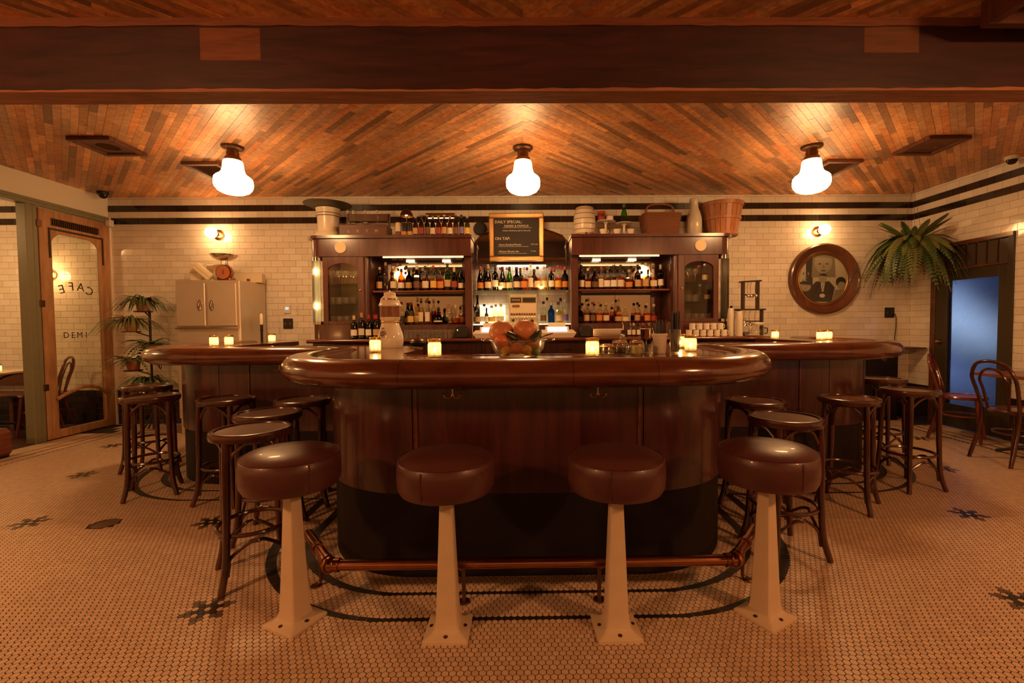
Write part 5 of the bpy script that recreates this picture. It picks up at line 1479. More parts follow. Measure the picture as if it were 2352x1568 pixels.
for lb, a, b in (('dark cucumber lying across the heap between the grapefruits', (-.055, -.06, .125), (.005, -.105, .092)), ('dark cucumber propped beside the grapefruit near the handle', (.075, -.085, .085), (.115, -.02, .135))):
    t = thing('cucumber', lb, 'cucumber', (FB[0], FB[1], ZB), 0, 'fruit heaped in the glass bowl')
    a, b = Vector(a), Vector(b)
    pts_ = [a.lerp(b, q) for q in (0, .06, .2, .5, .8, .94, 1)]
    MB().tube(pts_, [.005, .013, .0165, .018, .0165, .013, .005], 12).build('cucumber_body', 'cucumber_skin', t)
    MB().tube([b, b + (b - a).normalized() * .008], .004, 6).build('stem_end', 'leaf_olive', t)
t = thing('ice_tongs', 'small shiny metal tongs resting on the fruit bowl rim', 'tongs', (FB[0] + .13, FB[1] - .02, ZB + .095))
for s in (-1, 1): MB().tube([(-.03, s * .004, .0), (.02, s * .007, .018), (.045, s * .004, .026)], [.003, .0035, .004], 8).build('tong_arm', 'chrome', t)
MB().lathe([(0, -.006), (.006, 0), (0, .006)], 10, (.048, 0, .027)).build('tong_hinge', 'chrome', t)

# garnish jars, straws
def garnish(label, x, y, fill, r=.037, h=.06):
    t = thing('garnish_jar', label, 'jar', (x, y, ZB), 0, 'lidded garnish jars on the bar')
    MB().lathe([(0, .004), (r * .9, .002), (r, .008), (r, h), (r * .93, h + .004), (r * .9, h), (r * .92, .01), (0, .008)], 24, cap=False).build('jar', 'jar_glass', t)
    if fill: MB().lathe([(0, .009), (r * .9, .009), (r * .9, h * .72), (0, h * .72)], 20).build('filling', fill, t)
    MB().lathe([(r * .95, h + .003), (r * 1.04, h + .004), (r * 1.04, h + .009), (r * .95, h + .010)], 24, cap=False).build('rubber_seal', 'skin_orange', t)
    MB().lathe([(0, h + .010), (r, h + .010), (r, h + .016), (r * .4, h + .019), (0, h + .019)], 24).build('lid', 'clear_glass', t)
plain('cherry_syrup', (.02, .006, .006), .15); plain('olive_fill', (.45, .42, .22), .4, .3, 80)
garnish('empty low glass jar with orange seal next to the candle', .440, 2.40, None, .034, .045)
garnish('garnish jar full of dark cherries with orange seal', .522, 2.462, 'cherry_syrup', .038, .062)
garnish('garnish jar of pale onions with orange seal', .612, 2.455, 'olive_fill', .036, .062)
t = thing('pourer_bottle', 'small clear decanter with a metal pourer behind the cherry jar', 'bottle', (.56, 2.62 - .07 + .0, ZB))
MB().lathe([(0, .002), (.03, 0), (.034, .01), (.032, .05), (.018, .085), (.012, .10), (.011, .125), (.009, .125)], 18, cap=False).build('glass', 'clear_glass', t)
MB().lathe([(.0125, .112), (.013, .12), (.011, .134), (0, .134)], 14).build('stopper', 'cherry_syrup', t)
MB().tube(bez([(0, 0, .132), (.001, 0, .155), (-.006, 0, .178)], 5), .0035, 8).build('pour_spout', 'chrome', t)
t = thing('steel_shaker', 'tapered steel cocktail shaker standing on the bar arm', 'shaker', (.90, 3.30, ZB))
MB().lathe([(0, .003), (.034, 0), (.036, .004), (.046, .13), (.0475, .132), (.0445, .132), (.035, .008), (0, .006)], 24, cap=False).build('tin', 'chrome', t)
MB().lathe([(.0462, .128), (.0485, .13), (.0485, .135), (.046, .137)], 24, cap=False).build('rim', 'chrome', t)
t = thing('herb_glass', 'small tumbler holding dark dried sprigs beside the white straw pot', 'glass', (.70, 2.60 - .04, ZB))
MB().lathe([(0, .005), (.02, .003), (.022, 0), (.025, .055), (.0235, .055), (.021, .008), (0, .008)], 18, cap=False).build('glass', 'clear_glass', t)
mb = MB()
for i in range(22):
    a = rng.uniform(0, 6.28); r = rng.uniform(.01, .032)
    mb.tube([(rng.uniform(-.01, .01), rng.uniform(-.01, .01), .01), (r * .6 * math.cos(a), r * .6 * math.sin(a), .06), (r * math.cos(a), r * math.sin(a), rng.uniform(.075, .09))], [.001, .002, .0035], 5)
mb.build('sprigs', 'cherry_syrup', t)
PS = (.765, 2.543)
t = thing('straw_pot', 'white plastic pot holding black straws on the bar', 'pot', (*PS, ZB))
MB().lathe([(0, .003), (.031, .0), (.033, .003), (.041, .108), (.043, .109), (.043, .113), (.040, .113), (.032, .006), (0, .006)], 28, cap=False).build('pot_wall', 'white_plastic', t)
MB().lathe([(.0415, .100), (.044, .101), (.044, .112), (.042, .113)], 28, cap=False).build('pot_rim', 'white_plastic', t)
for i in range(3): MB().lathe([(0, 0), (.004, .0), (.0, .002)], 8, (.0325 * math.cos(-2.2 + i * .7), .0325 * math.sin(-2.2 + i * .7), .005)).build('drain_hole', 'black_plastic', t)
TG = (.862, 2.572)
t = thing('straw_glass', 'tall clear glass packed with upright black straws', 'glass', (*TG, ZB))
MB().lathe([(0, .012), (.026, .008), (.028, 0), (.031, .135), (.0295, .135), (.0255, .016), (0, .014)], 24, cap=False).build('glass', 'clear_glass', t)
sm0 = None
def straw(o, a, r0, r1, h, label, group):
    t = MB().tube([(o[0] + r0 * math.cos(a), o[1] + r0 * math.sin(a), ZB + .009), (o[0] + r1 * math.cos(a), o[1] + r1 * math.sin(a), ZB + h)], .0032, 7).build('drinking_straw', 'black_plastic')
    tag(t, label, 'straw', group)
for i in range(16): straw(PS, 2 * PI * i / 16 + .1, .006 + .014 * (i % 2), .016 + .036 * ((i * 5) % 4) / 3, .165 + .012 * ((i * 7) % 3), 'thin black drinking straw fanned out in the white pot', 'black straws in the white pot')
for i in range(18): straw(TG, 2 * PI * i / 18, .006 + .012 * (i % 3) / 2, .009 + .015 * (i % 3) / 2, .225 + .006 * ((i * 7) % 3), 'thin black drinking straw standing upright in the tall glass', 'black straws in the tall glass')

# ================================================================== on the back counter
def tablet(label, x, y, screen):
    t = thing('tablet_till', label, 'tablet till', (x, y, CZ + .001), 0, 'tablet tills on the back counter')
    vs = [(-.17, -.10, 0), (.17, -.10, 0), (.17, .10, 0), (-.17, .10, 0), (-.205, -.115, .05), (.205, -.115, .05), (.19, .10, .085), (-.19, .10, .085)]
    MB().add(vs, [(3, 2, 1, 0), (4, 5, 6, 7), (0, 1, 5, 4), (1, 2, 6, 5), (2, 3, 7, 6), (3, 0, 4, 7)]).build('wedge_base', 'white_plastic', t)
    R = Matrix.Translation((0, 0, .075)) @ Matrix.Rotation(math.radians(38), 4, 'X')
    MB().box((0, 0, 0), (.27, .15, .012), 0, .004, 0, None).build('tablet', 'white_plastic', t).matrix_local = R
    MB().box((0, 0, .0065), (.225, .125, .002)).build('screen', screen, t).matrix_local = R
    MB().box((0, .085, .125), (.20, .004, .085), 0, 0, 0, Matrix.Rotation(-.2, 4, 'X')).build('paper_slip', 'paper', t)
tablet('white tablet till on the counter beside the glowing bottle step', -.36, 5.145, 'screen_glow')
tablet('white tablet till on the counter below the blue bottle', .385, 5.145, 'screen_glow')
for lb, x, led in (('black receipt printer with a green light on the back counter', -.69, True), ('black receipt printer beside the steel tray on the back counter', .70, False)):
    t = thing('receipt_printer', lb, 'printer', (x, 5.16, CZ + .001))
    MB().box((0, 0, .06), (.13, .16, .12), 0, .012).build('case', 'black_plastic', t)
    MB().box((0, -.03, .124), (.11, .05, .01), 0, .003).build('paper_slot', 'cast_iron', t)
    if led: MB().lathe([(0, 0), (.006, 0), (0, .003)], 10, (-.045, -.081, .09), 0, True, Matrix.Rotation(PI / 2, 4, 'X')).build('status_light', 'led_green', t)
t = thing('steel_tray', 'shiny steel tray propped on the back counter', 'tray', (.98, 5.24, CZ + .001))
MB().box((0, 0, .045), (.36, .015, .09), 0, .005).build('tray_face', 'chrome', t)
MB().box((0, .02, .004), (.36, .05, .008), 0, .003).build('tray_foot', 'chrome', t)

# old cash register
rg = thing('cash_register', 'old cream cash register with number windows and rows of keys', 'cash register', (.0, 5.44, CZ + .001))
MB().box((0, .0, .085), (.36, .30, .17), 0, .01).build('drawer_base', 'card', rg)
MB().box((0, -.155, .07), (.30, .012, .10), 0, .004).build('drawer_front', 'card', rg)
MB().box((0, .03, .33), (.325, .22, .33), 0, .012).build('case', 'card', rg)
MB().box((0, -.045, .49), (.325, .07, .025), 0, .008).build('top_cap', 'card', rg)
for x, w in ((-.085, .115), (.07, .145)):
    fr_ = MB().box((x, -.083, .435), (w + .016, .008, .066), 0, .003).build('window_frame', 'brass', rg)
    MB().box((x, -.088, .435), (w, .004, .05)).build('number_window', 'slate', fr_)
for i in range(5): text_mesh('0', .03, 'digit', 'chalk', rg, Matrix.Translation((-.125 + i * .02, -.0925, .425)) @ Matrix.Rotation(PI / 2, 4, 'X'), .0004, 'CENTER')
MB().box((-.085, -.084, .365), (.085, .006, .03), 0, .002).build('name_plate', 'brass', rg)
for r in range(2):
    for i in range(10):
        MB().lathe([(0, 0), (.012, 0), (.013, .006), (.009, .012), (0, .013)], 10, (-.135 + i * .03, -.085 - r * .02, .27 - r * .035), 0, True, Matrix.Rotation(PI / 2 - .5, 4, 'X')).build('key', 'porcelain' if r else 'print_brown', rg)
for i in range(17): MB().box((-.136 + i * .017, -.094, .185), (.009, .014, .075), 0, .002).build('key_lever', 'stoneware', rg)
candle_jar('small candle burning in front of the cash register keys', .02, 5.275, CZ + .001, .8, 'small candles on the back bar', .8)
t = thing('cup_stack', 'stack of clear plastic cups beside the cash register', 'cup stack', (-.20, 5.30, CZ + .001))
for i in range(5): MB().lathe([(.028, .0 + i * .02), (.036, .10 + i * .02), (.038, .101 + i * .02), (.035, .10 + i * .02), (.027, .002 + i * .02)], 16, cap=False).build('plastic_cup', 'jar_glass', t)
bottle(-.115, 5.16, CZ, 'round', 'clear', 'honey', 'cream', 'black', 'in front of the cash register', 'bottles in front of the cash register', .7)
bottle(.10, 5.16, CZ, 'squat', 'black', None, 'orange', 'black', 'in front of the cash register', 'bottles in front of the cash register', .85)
t = thing('glass_beaker', 'clear glass beaker beside the tablet till', 'glass', (-.20, 4.992, CZ + .001))
MB().lathe([(0, .004), (.03, .002), (.03, .0), (.022, .06), (.03, .14), (.0285, .14), (.02, .06), (0, .008)], 16, cap=False).build('beaker_wall', 'clear_glass', t)
MB().lathe([(.03, .137), (.032, .139), (.03, .141)], 16, cap=False).build('beaker_rim', 'clear_glass', t)
# apothecary jar among the bottles
t = thing('apothecary_jar', 'footed glass apothecary jar with a knobbed lid on the low step', 'jar', (-.90, 5.50, Z2))
MB().lathe([(0, .004), (.04, .0), (.04, .004), (.012, .014), (.012, .03), (.045, .05), (.052, .09), (.05, .13), (.042, .15), (.040, .15)], 20, cap=False).build('jar', 'clear_glass', t)
MB().lathe([(.046, .152), (.04, .165), (.05, .18), (.035, .20), (.02, .215), (.012, .225), (.016, .235), (0, .245)], 20).build('lid', 'jar_glass', t)

# mugs and paper cups
mugm = None
mk = MB().lathe([(0, .002), (.029, 0), (.032, .003), (.034, .072), (.0325, .073), (.0305, .070), (.029, .006), (0, .006)], 22, cap=False).build('x', 'porcelain'); mugm = mk.data; bpy.data.objects.remove(mk)
mh = MB().tube(bez([(.032, 0, .058), (.048, 0, .056), (.052, 0, .038), (.046, 0, .02), (.031, 0, .016)], 5), .0042, 7).build('x', 'porcelain'); mhm = mh.data; bpy.data.objects.remove(mh)
def mug(x, y, z, label):
    t = thing('coffee_mug', label, 'mug', (x, y, z), rng.uniform(-.2, .2), 'white mugs stacked on the back counter')
    link('mug_body', mugm, t); link('handle', mhm, t)
for i in range(6): mug(1.862 + i * .079, 5.09, CZ + .0008, 'white coffee mug in the bottom row on the back counter' if i < 5 else 'white coffee mug at the bottom row end next to the paper cups')
for i in range(5): mug(1.900 + i * .079, 5.09, CZ + .0745, 'white coffee mug in the upper row of the stack' if i < 4 else 'white coffee mug at the upper row end next to the paper cups')
for x, n, lb in ((2.345, 20, 'taller stack of white paper cups beside the mugs'), (2.415, 17, 'shorter stack of white paper cups beside the spoon rack')):
    t = thing('paper_cup_stack', lb, 'cup stack', (x, 5.12 if n > 18 else 5.06, CZ + .001), 0, 'paper cup stacks on the back counter')
    for i in range(n): MB().lathe([(.036, i * .012), (.037, i * .012 + .003), (.0275, i * .012 + .085), (0, i * .012 + .085)], 16).build('paper_cup', 'white_plastic', t)
t = thing('saucer', 'white saucer on the counter in front of the paper cups', 'saucer', (2.55, 4.98 + .05, CZ + .0008))
MB().lathe([(0, .004), (.045, .002), (.048, .0), (.075, .012), (.077, .013), (.05, .006), (0, .006)], 26, cap=False).build('plate', 'porcelain', t)
MB().lathe([(.0745, .0115), (.079, .0125), (.077, .0145)], 26, cap=False).build('rim', 'porcelain', t)
# dark wooden rack with hanging spoons, glass pots
rk = thing('spoon_rack', 'dark wooden two tier rack with hanging wire spoons', 'rack', (2.63, 5.25, CZ + .001))
for x in (-.085, .085): MB().box((x, 0, .46), (.028, .05, .32), 0, .003).build('upper_post', 'dark_rack_wood', rk)
MB().box((0, 0, .625), (.24, .07, .016), 0, .003, 0, Matrix.Rotation(-.05, 4, 'Y')).build('top_board', 'dark_rack_wood', rk)
MB().box((0, 0, .30), (.33, .09, .018), 0, .003).build('shelf_board', 'dark_rack_wood', rk)
for x in (-.135, .135): MB().box((x, 0, .146), (.024, .05, .29), 0, .003).build('lower_post', 'dark_rack_wood', rk)
MB().box((0, 0, .47), (.17, .012, .014), 0, .002).build('rail', 'dark_rack_wood', rk); MB().box((0, 0, .165), (.26, .012, .014), 0, .002).build('rail', 'dark_rack_wood', rk)
for z0, xs_ in ((.615, (-.045, -.01, .045)), (.29, (-.08, -.02, .045))):
    for x in xs_:
        sp = MB().tube(bez([(x + .012, -.03, z0), (x - .006, -.034, z0 - .05), (x - .004, -.034, z0 - .11), (x + .004, -.03, z0 - .14)], 5), .0025, 6).build('hanging_spoon', 'copper', rk)
        MB().lathe([(0, 0), (.018, .004), (.026, .014), (.024, .014), (.016, .006), (0, .002)], 14, (x + .004, -.034, z0 - .165), 0, True, Matrix.Rotation(1.0, 4, 'X'), cap=False).build('spoon_bowl', 'chrome', sp)
t = thing('glass_carafe', 'round glass carafe with a metal collar beside the spoon rack', 'carafe', (2.50, 5.13, CZ + .001))
MB().lathe([(0, .004), (.04, 0), (.06, .02), (.066, .06), (.058, .10), (.035, .135), (.022, .15), (.02, .19), (.024, .20), (.022, .20), (.018, .15)], 24, cap=False).build('glass', 'clear_glass', t)
MB().lathe([(0, .006), (.05, .006), (.058, .02), (.062, .045), (0, .045)], 24).build('coffee', 'cherry_syrup', t)
MB().lathe([(.0225, .145), (.026, .15), (.026, .158), (.0225, .163)], 20, cap=False).build('collar', 'chrome', t)
bottle(2.455, 5.345, CZ, 'bordeaux', 'black', None, None, 'black', 'behind the round carafe', 'wine bottles on the back counter', 1.15, name='wine_bottle')
t = thing('coffee_pot', 'big glass coffee pot with a steel filter holder under the rack', 'coffee pot', (2.655, 5.11, CZ + .001))
MB().lathe([(0, .004), (.06, .0), (.075, .03), (.072, .08), (.05, .115), (.048, .12)], 24, cap=False).build('pot', 'jar_glass', t)
MB().lathe([(.05, .118), (.064, .14), (.06, .15), (0, .15)], 24).build('filter_holder', 'porcelain', t)
MB().tube(bez([(.068, 0, .09), (.105, 0, .08), (.10, 0, .03), (.072, 0, .025)], 5), .006, 8).build('handle', 'black_plastic', t)

# ================================================================== on top of the back bar
plain('dish_metal', (.12, .10, .08), .42, .1, 10, 0, metal=.5)
t = thing('stoneware_crock', 'cream stoneware crock with dark bands on the lit column cabinet', 'crock', (-2.285, 5.42, TOPZ + .0008))
MB().lathe([(0, 0), (.165, 0), (.172, .01), (.165, .035), (.135, .07), (.122, .085), (.118, .10), (.122, .25), (.130, .275), (.130, .325), (.136, .335), (.136, .352), (.128, .355), (.12, .35), (.112, .10), (0, .06)], 36, cap=False).build('crock_body', 'stoneware', t)
for z in (.255, .285): MB().lathe([(.1305, z), (.1325, z + .002), (.1325, z + .007), (.1305, z + .009)], 36, cap=False).build('dark_band', 'print_brown', t)
t = thing('metal_dish', 'wide shallow dark metal dish resting on the stoneware crock', 'dish', (-2.285, 5.42, TOPZ + .3575))
MB().lathe([(0, .012), (.11, .010), (.14, .0), (.20, .016), (.262, .042), (.265, .046), (.255, .047), (.20, .05), (.12, .072), (0, .085)], 40, cap=False).build('dish_body', 'dish_metal', t)
MB().lathe([(.258, .041), (.267, .043), (.267, .048), (.258, .049)], 40, cap=False).build('rolled_rim', 'dish_metal', t)
cr = thing('bottle_crate', 'worn dark wooden bottle crate with an open handle board', 'crate', (-1.835, 5.40, TOPZ + .0008))
for y in (-.11, .11): MB().box((0, y, .07), (.54, .016, .14), 0, .003).build('side_board', 'crate_wood', cr)
for x in (-.262, .262): MB().box((x, 0, .07), (.016, .204, .14), 0, .003).build('end_board', 'crate_wood', cr)
MB().box((0, 0, .006), (.52, .20, .012)).build('bottom_board', 'crate_wood', cr)
MB().box((0, .09, .265), (.50, .014, .09), 0, .006).build('handle_board', 'crate_wood', cr)
for x in (-.245, .245): MB().box((x, .09, .20), (.028, .014, .22), 0, .003).build('upright', 'crate_wood', cr)
text_mesh('L  X  Y  M', .05, 'worn_lettering', 'print_tan', cr, Matrix.Translation((0, -.119, .05)) @ Matrix.Rotation(PI / 2, 4, 'X'), .0004, 'CENTER', 0, 1.6)
for i, x in enumerate((-2.04, -1.975, -1.835, -1.70)):
    bottle(x, 5.38, TOPZ + .0135, 'longneck', 'clear', None, None, 'silver' if i else 'cream', 'standing in the wooden crate', 'empty bottles in the wooden crate', 1.32, name='soda_bottle')
sl = thing('shaded_lamp', 'small brass dome lamp glowing over the beer cans', 'lamp', (-1.39, 5.52, TOPZ + .0008))
MB().lathe([(0, 0), (.045, 0), (.045, .01), (.012, .018), (0, .018)], 24).build('base', 'dark_bronze', sl)
MB().lathe([(.006, .015), (.006, .36), (0, .36)], 10).build('stem', 'dark_bronze', sl)
MB().lathe([(.078, .285), (.072, .315), (.055, .345), (.03, .365), (.012, .372), (.0, .373)], 28, cap=False).build('shade', 'dark_bronze', sl)
MB().lathe([(.076, .286), (.070, .314), (.053, .342), (.03, .36), (0, .366)], 28, cap=False).build('shade_lining', 'brass', sl)
MB().lathe([(0, .288), (.012, .293), (.017, .307), (.010, .325), (0, .33)], 14, (.0, -.012, 0)).build('bulb', 'bulb_glow', sl)
pl = thing('picture_light', 'long brass picture light fixed to the tile wall above the beers', 'wall lamp', (-.995, YB - .02, 2.52))
MB().tube([(-.175, -.14, .03), (.175, -.14, .03)], .03, 18).build('shade', 'brass', pl)
MB().tube([(-.155, -.14, .0005), (.155, -.14, .0005)], .006, 8).build('tube', 'picture_glow', pl)
for x in (-.03, .03): MB().tube(bez([(x, .016, -.09), (x, -.05, -.08), (x, -.09, .02), (x, -.12, .06), (x, -.14, .05)], 5), .006, 8).build('arm', 'brass', pl)
MB().box((0, .01, -.08), (.12, .018, .035), 0, .003).build('wall_plate', 'brass', pl)
pn = thing('hanging_pan', 'small round dark pan hung on the tile wall beside the chalkboard', 'pan', (-.53, YB - .012, 2.42))
MB().lathe([(0, .03), (.065, .028), (.082, .0), (.085, .0), (.07, .034), (0, .036)], 28, (0, 0, 0), 0, True, Matrix.Rotation(PI / 2, 4, 'X'), cap=False).build('pan_bowl', 'cast_iron', pn)
MB().tube([(.0, -.004, -.08), (.0, -.008, -.16)], [.009, .007], 8).build('pan_handle', 'cast_iron', pn)

t = thing('ceramic_barrel', 'striped cream ceramic barrel on the unlit column cabinet', 'barrel', (.735, 5.42, TOPZ + .0008))
def barrel_r(z): return .098 + .032 * math.sin(PI * min(max((z + .02) / .39, 0), 1))
MB().lathe([(0, 0)] + [(barrel_r(z), z) for z in [.345 * i / 14 for i in range(15)]] + [(.085, .355), (.04, .366), (0, .368)], 36).build('barrel_body', 'stoneware', t)
for z in (.02, .035, .085, .145, .205, .265, .315, .33): MB().lathe([(barrel_r(z) + .0005, z), (barrel_r(z) + .002, z + .002), (barrel_r(z + .006) + .0005, z + .007)], 36, cap=False).build('painted_hoop', 'print_brown', t)
MB().tube([(0, -.105, .035), (0, -.135, .035), (0, -.14, .02)], .008, 8).build('tap', 'dark_bronze', t)
def cake_stand(label, x, y, h, r):
    t = thing('cake_stand', label, 'cake stand', (x, y, TOPZ + .0008), 0, 'white cake stands on the unlit column cabinet')
    MB().lathe([(0, .0), (.05, 0), (.052, .006), (.02, .02), (.013, .05), (.013, h - .03), (.03, h - .012), (0, h - .012)], 24).build('foot', 'porcelain', t)
    MB().lathe([(0, h - .012), (r * .8, h - .012), (r, h - .004), (r, h), (0, h)], 32).build('plate', 'porcelain', t)
cake_stand('white footed cake stand carrying the red tin', .985, 5.42, .19, .115)
cake_stand('white footed cake stand carrying the green bottle', 1.20, 5.40, .165, .10)
t = thing('red_tin', 'small red tin with dark lettering on a cake stand', 'tin', (.935, 5.42, TOPZ + .1915))
MB().lathe([(0, 0), (.044, 0), (.044, .115), (0, .115)], 24).build('tin_body', 'print_red', t)
MB().lathe([(.0445, .107), (.046, .109), (.046, .118), (0, .119)], 24).build('tin_lid', 'terracotta', t)
text_mesh('TYPO', .042, 'lettering', 'cap_black', t, Matrix.Translation((0, -.046, .05)) @ Matrix.Rotation(PI / 2, 4, 'X'), .0004, 'CENTER')
t = thing('pillar_candle', 'thick unlit white candle beside the red tin', 'candle', (1.035, 5.42, TOPZ + .1915))
MB().lathe([(0, 0), (.042, 0), (.042, .058), (.036, .062), (0, .056)], 20).build('wax_body', 'porcelain', t)
MB().tube([(0, 0, .055), (.001, 0, .068)], .0015, 6).build('wick', 'black_plastic', t)
bottle(1.20, 5.40, TOPZ + .1665, 'burgundy', 'green', None, None, 'green', 'standing on a cake stand', 'bottles on top of the unlit column cabinet', .74)
for i, (x, y, lb) in enumerate(((.93, 5.27, 'white teacup below the red tin on the cabinet top'), (1.09, 5.27, 'white teacup between the two cake stands'), (1.25, 5.275, 'white teacup below the green bottle on the cabinet top'))):
    t = thing('teacup', lb, 'teacup', (x, y, TOPZ + .0008), 1.2 * i, 'white teacups on the cabinet top')
    MB().lathe([(0, .004), (.02, .002), (.022, 0), (.03, .02), (.04, .055), (.042, .066), (.0405, .066), (.037, .05), (.026, .016), (0, .01)], 22, cap=False).build('cup', 'porcelain', t)
    MB().tube(bez([(.038, 0, .056), (.058, 0, .052), (.056, 0, .03), (.033, 0, .024)], 5), .004, 7).build('handle', 'porcelain', t)
# wicker basket: woven strands around stakes
wb = thing('wicker_basket', 'brown wicker hamper with a tall arched handle', 'basket', (1.628, 5.42, TOPZ + .0008))
def rrect(a, b, r, n=6):
    out = []
    for q, (sx, sy) in enumerate(((1, 1), (-1, 1), (-1, -1), (1, -1))):
        for k in range(n + 1):
            an = PI / 2 * q + PI / 2 * k / n; out.append((sx * (a - r) + r * math.cos(an), sy * (b - r) + r * math.sin(an)))
    return out
mb = MB()
for i in range(22):
    z = .006 + i * .0112; k = .86 + .14 * i / 21
    P = rrect(.215 * k, .135 * k, .04, 5); n = len(P)
    mb.tube([(x * (1 + .012 * (1 if (j + i) % 2 else -1)), y * (1 + .016 * (1 if (j + i) % 2 else -1)), z) for j, (x, y) in enumerate(P)], .0062, 5, closed=True)
mb.build('woven_wall', 'wicker', wb)
MB().box((0, 0, .006), (.34, .20, .01)).build('base', 'wicker', wb)
mb = MB(); mb.tube([(x, y, .252) for x, y in rrect(.22, .14, .045, 6)], .011, 7, closed=True); mb.build('rim', 'wicker', wb)
MB().box((0, 0, .262), (.42, .26, .014), 0, .006).build('lid', 'wicker', wb)
MB().tube(bez([(-.165, 0, .23), (-.162, 0, .32), (-.12, 0, .375), (0, 0, .39), (.12, 0, .375), (.162, 0, .32), (.165, 0, .23)], 6), .012, 9).build('handle', 'wicker', wb)
t = thing('milk_bottle', 'tall grey glass milk bottle with raised flowers between the baskets', 'bottle', (2.03, 5.40, TOPZ + .0008))
plain('milky_glass', (.52, .46, .36), .25, .1, 14)
MB().lathe([(0, .004), (.082, .0), (.088, .008), (.088, .20), (.082, .24), (.058, .305), (.046, .345), (.043, .39), (.052, .405), (.056, .42), (.055, .44), (.048, .445), (.042, .43), (.04, .39), (0, .38)], 30).build('bottle_body', 'milky_glass', t)
mb = MB()
for i in range(26):
    a = -PI / 2 + rng.uniform(-.8, .8); z = rng.uniform(.09, .21)
    mb.lathe([(0, .003), (.007, 0)], 6, (.088 * math.cos(a), .088 * math.sin(a), z), 0, True, Matrix.Rotation(a, 4, 'Z') @ Matrix.Rotation(PI / 2, 4, 'Y'), cap=False)
mb.build('raised_flowers', 'milky_glass', t)
bb = thing('bushel_basket', 'big round slatted bushel basket at the end of the cabinet top', 'basket', (2.365, 5.43, TOPZ + .0008))
n = 22
for i in range(n):
    a0, a1 = 2 * PI * i / n, 2 * PI * (i + .93) / n
    v = []
    for z, r in ((.004, .175), (.15, .203), (.30, .226), (.385, .238)):
        for a in (a0, a1):
            v += [(r * math.cos(a), r * math.sin(a), z), ((r - .006) * math.cos(a), (r - .006) * math.sin(a), z)]
    f = []
    for k in range(3):
        b = k * 4; f += [(b, b + 2, b + 6, b + 4), (b + 3, b + 1, b + 5, b + 7), (b + 2, b + 3, b + 7, b + 6), (b + 1, b, b + 4, b + 5)]
    f += [(0, 1, 3, 2), (12, 14, 15, 13)]
    MB().add(v, f).build('slat', 'bushel_wood', bb)
for z, r, h in ((.345, .237, .045), (.185, .213, .03), (.012, .180, .03)):
    MB().lathe([(r, z), (r + .005, z + .002), (r + .0065 + h * .06, z + h), (r + .002 + h * .06, z + h)], 36, cap=False).build('hoop', 'bushel_wood', bb)
MB().lathe([(0, .004), (.175, .004), (.175, .012), (0, .012)], 30).build('base', 'bushel_wood', bb)
for s in (-1, 1): MB().tube(bez([(s * .24, -.05, .36), (s * .262, -.04, .40), (s * .266, 0, .415), (s * .262, .04, .40), (s * .24, .05, .36)], 5), .003, 6).build('wire_handle', 'dark_bronze', bb)

# chalkboard
cb = thing('chalkboard', 'gilt framed chalkboard listing the daily special and beers on tap', 'chalkboard', (-.072, 5.40, 2.245))
w, h = .645, .564
MB().box((0, 0, 0), (w - .09, .01, h - .09)).build('slate', 'slate', cb)
for x, z, a, b in ((0, h / 2 - .028, w, .056), (0, -h / 2 + .028, w, .056), (-w / 2 + .028, 0, .056, h - .112), (w / 2 - .028, 0, .056, h - .112)):
    fr_ = MB().box((x, -.006, z), (a, .034, b), 0, .010).build('frame_side', 'gold_frame', cb)
for x, z, a, b in ((0, h / 2 - .052, w - .1, .008), (0, -h / 2 + .052, w - .1, .008), (-w / 2 + .052, 0, .008, h - .1), (w / 2 - .052, 0, .008, h - .1)):
    MB().box((x, -.02, z), (a, .01, b), 0, .003).build('inner_bead', 'brass', cb)
for x in (-.1, .1): MB().tube([(x, .004, h / 2 - .01), (x * .3, .19, h / 2 + .02)], .0015, 5).build('hanging_wire', 'dark_bronze', cb)
TX = lambda x, z: Matrix.Translation((x, -.0062, z)) @ Matrix.Rotation(PI / 2, 4, 'X')
for s_, sz, x, z, al, sh in [('DAILY SPECIAL:', .047, -.255, .165, 'LEFT', 0), ('NAKED & FAMOUS', .034, .0, .122, 'CENTER', 0), ('mezcal, chartreuse, aperol, lime juice', .022, .0, .072, 'CENTER', .2), ('ON TAP:', .047, -.255, -.03, 'LEFT', 0),
                         ('- Stone Smoked Porter', .030, -.225, -.095, 'LEFT', .1), ('5.50 / pint', .02, .17, -.088, 'LEFT', .1), ('- Mission Blonde Ale', .030, -.225, -.175, 'LEFT', .1), ('5 / pint', .02, .17, -.168, 'LEFT', .1)]:
    text_mesh(s_, sz, 'chalk_writing', 'chalk', cb, TX(x, z), .0004, al, sh)
for x0, x1, z in ((-.16, .18, .112), (-.215, .14, -.108), (-.215, .12, -.188)):
    MB().box(((x0 + x1) / 2, -.0062, z), (x1 - x0, .001, .0025)).build('chalk_line', 'chalk', cb)

